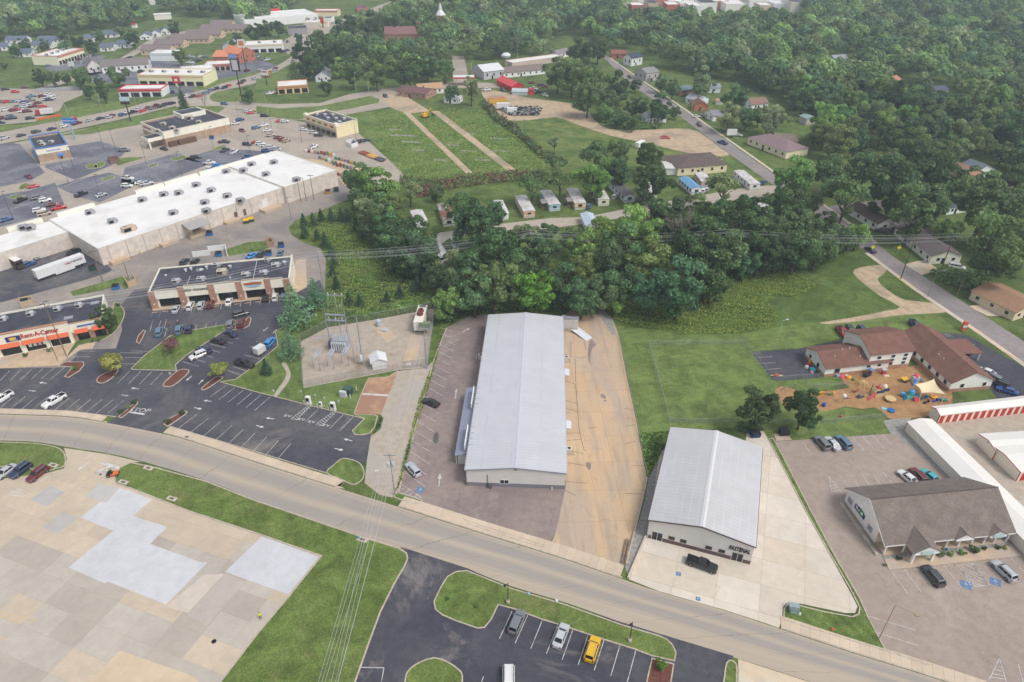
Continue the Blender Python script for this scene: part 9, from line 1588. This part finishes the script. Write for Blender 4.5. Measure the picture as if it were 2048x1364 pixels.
# people and mower
def person(x,y,rz,label,top,legs,seat=False,h=1.75,shirt_hi=False):
 p=P(x,y);o=empty('person',(p.x,p.y,.04),R(rz),label,'person');sk=S(196,150,126)
 me=bpy.data.meshes.new('body');J=[(0,0,.95),(0,0,1.2),(0,0,1.45),(0,0,1.56),(0,0.02,1.68),(.2,0,1.42),(.26,.05,1.15),(.24,.2,.95),(-.2,0,1.42),(-.26,-.02,1.15),(-.25,.1,.92),(.1,0,.9),(.12,.08,.5),(.12,.02,.06),(-.1,0,.9),(-.12,-.06,.5),(-.12,-.14,.06),(.12,.16,.03),(-.12,.0,.03)]
 if seat:J[11:19]=[(.1,.05,.9),(.14,.45,.95),(.14,.5,.5),(-.1,.05,.9),(-.14,.45,.95),(-.14,.5,.5),(.14,.66,.46),(-.14,.66,.46)]
 E_=[(0,1),(1,2),(2,3),(3,4),(2,5),(5,6),(6,7),(2,8),(8,9),(9,10),(0,11),(11,12),(12,13),(0,14),(14,15),(15,16),(13,17),(16,18)];RR=[.17,.16,.17,.06,.105,.075,.055,.04,.075,.055,.04,.1,.075,.05,.1,.075,.05,.045,.045]
 me.from_pydata(J,E_,[]);bo=addo('body',me,o);sv=me.skin_vertices or me.attributes
 md=bo.modifiers.new('skin','SKIN')
 if me.skin_vertices:
  for k,r_ in enumerate(RR):me.skin_vertices[0].data[k].radius=(r_,r_*.85)
  me.skin_vertices[0].data[0].use_root=True
 bo.modifiers.new('sub','SUBSURF').levels=1;bo.modifiers['sub'].render_levels=1
 m=NT('clothes');sp=m.n('ShaderNodeSeparateXYZ');m.l(m.o,sp.inputs[0]);c_=m.mix(m.ramp(sp.outputs['Z'],.93,.95),legs,top);c_=m.mix(m.ramp(sp.outputs['Z'],1.52,1.53),c_,sk);me.materials.append(m.done(c_,.8));B().lathe([(.1,1.7),(.112,1.74),(.09,1.8),(.02,1.82)],10,(0,.01,0)).obj('hair',MT['solid'],o,color=S(70,54,46));return o
person(522,1238,20,'person in a yellow vest walking on the concrete yard',S(222,240,60),S(110,70,60));person(338,653,10,'person in a red shirt walking between parked cars',S(206,40,60),S(60,60,80));person(357,649,-20,'person in pink standing behind a parked suv',S(226,150,170),S(60,64,84))
p=P(226,951);o=empty('riding_mower',(p.x,p.y,.04),R(10),'orange riding mower at the edge of the large lawn','mower');solid(B().box(-.2,1.2,-.6,.6,.35,.75),'deck',o,S(232,120,60));solid(B().box(-1.0,.2,-.5,.5,.4,.9),'engine',o,S(60,58,58));solid(B().box(-.5,0,-.3,.3,.9,1.4),'seat',o,S(40,40,44))
for x,y,r_ in((-.7,-.55,.4),(-.7,.55,.4),(1.0,-.5,.34),(1.0,.5,.34)):addo('wheel',WH[r_],o,loc=(x,y,r_))
pp=person(223,949,-80,'person in a yellow vest sitting on the riding mower',S(222,240,60),S(70,66,70),True);pp.location.z=.0
# ---------------------------------------------------------------- air
hz_=B().box(-2600,2600,-400,3400,-1.0,CAM_H+6)
hm=bpy.data.materials.new('haze_air');hm.use_nodes=True;ht=hm.node_tree;ht.nodes.remove(ht.nodes['Principled BSDF'])
pv=ht.nodes.new('ShaderNodeVolumePrincipled');pv.inputs['Density'].default_value=0.00027;pv.inputs['Color'].default_value=(.72,.83,1.0,1);pv.inputs['Anisotropy'].default_value=.2
ht.links.new(pv.outputs[0],ht.nodes['Material Output'].inputs['Volume'])
tag(hz_.obj('haze',hm),'thin blue haze over the whole view','haze',kind='stuff')
# ---------------------------------------------------------------- things that look alike are told apart by their place
ONES=['','first','second','third','fourth','fifth','sixth','seventh','eighth','ninth','tenth','eleventh','twelfth','thirteenth','fourteenth','fifteenth','sixteenth','seventeenth','eighteenth','nineteenth']
TENS={2:('twentieth','twenty'),3:('thirtieth','thirty'),4:('fortieth','forty')}
def nth(n):return ONES[n]if n<20 else TENS[n//10][0]if n%10==0 else TENS[n//10][1]+'-'+ONES[n%10]
same={}
for o in sc.objects:
 if o.parent is None and o.get('label')and o.get('category')and not o.get('kind'):same.setdefault(o['label'],[]).append(o)
for l,os_ in same.items():
 if 1<len(os_)<50:
  os_.sort(key=lambda o:o.location.x/(o.location.y*math.cos(PITCH)+CAM_H*math.sin(PITCH)))
  for i,o in enumerate(os_):o['label']=f"{l}, {nth(i+1)} from the left"
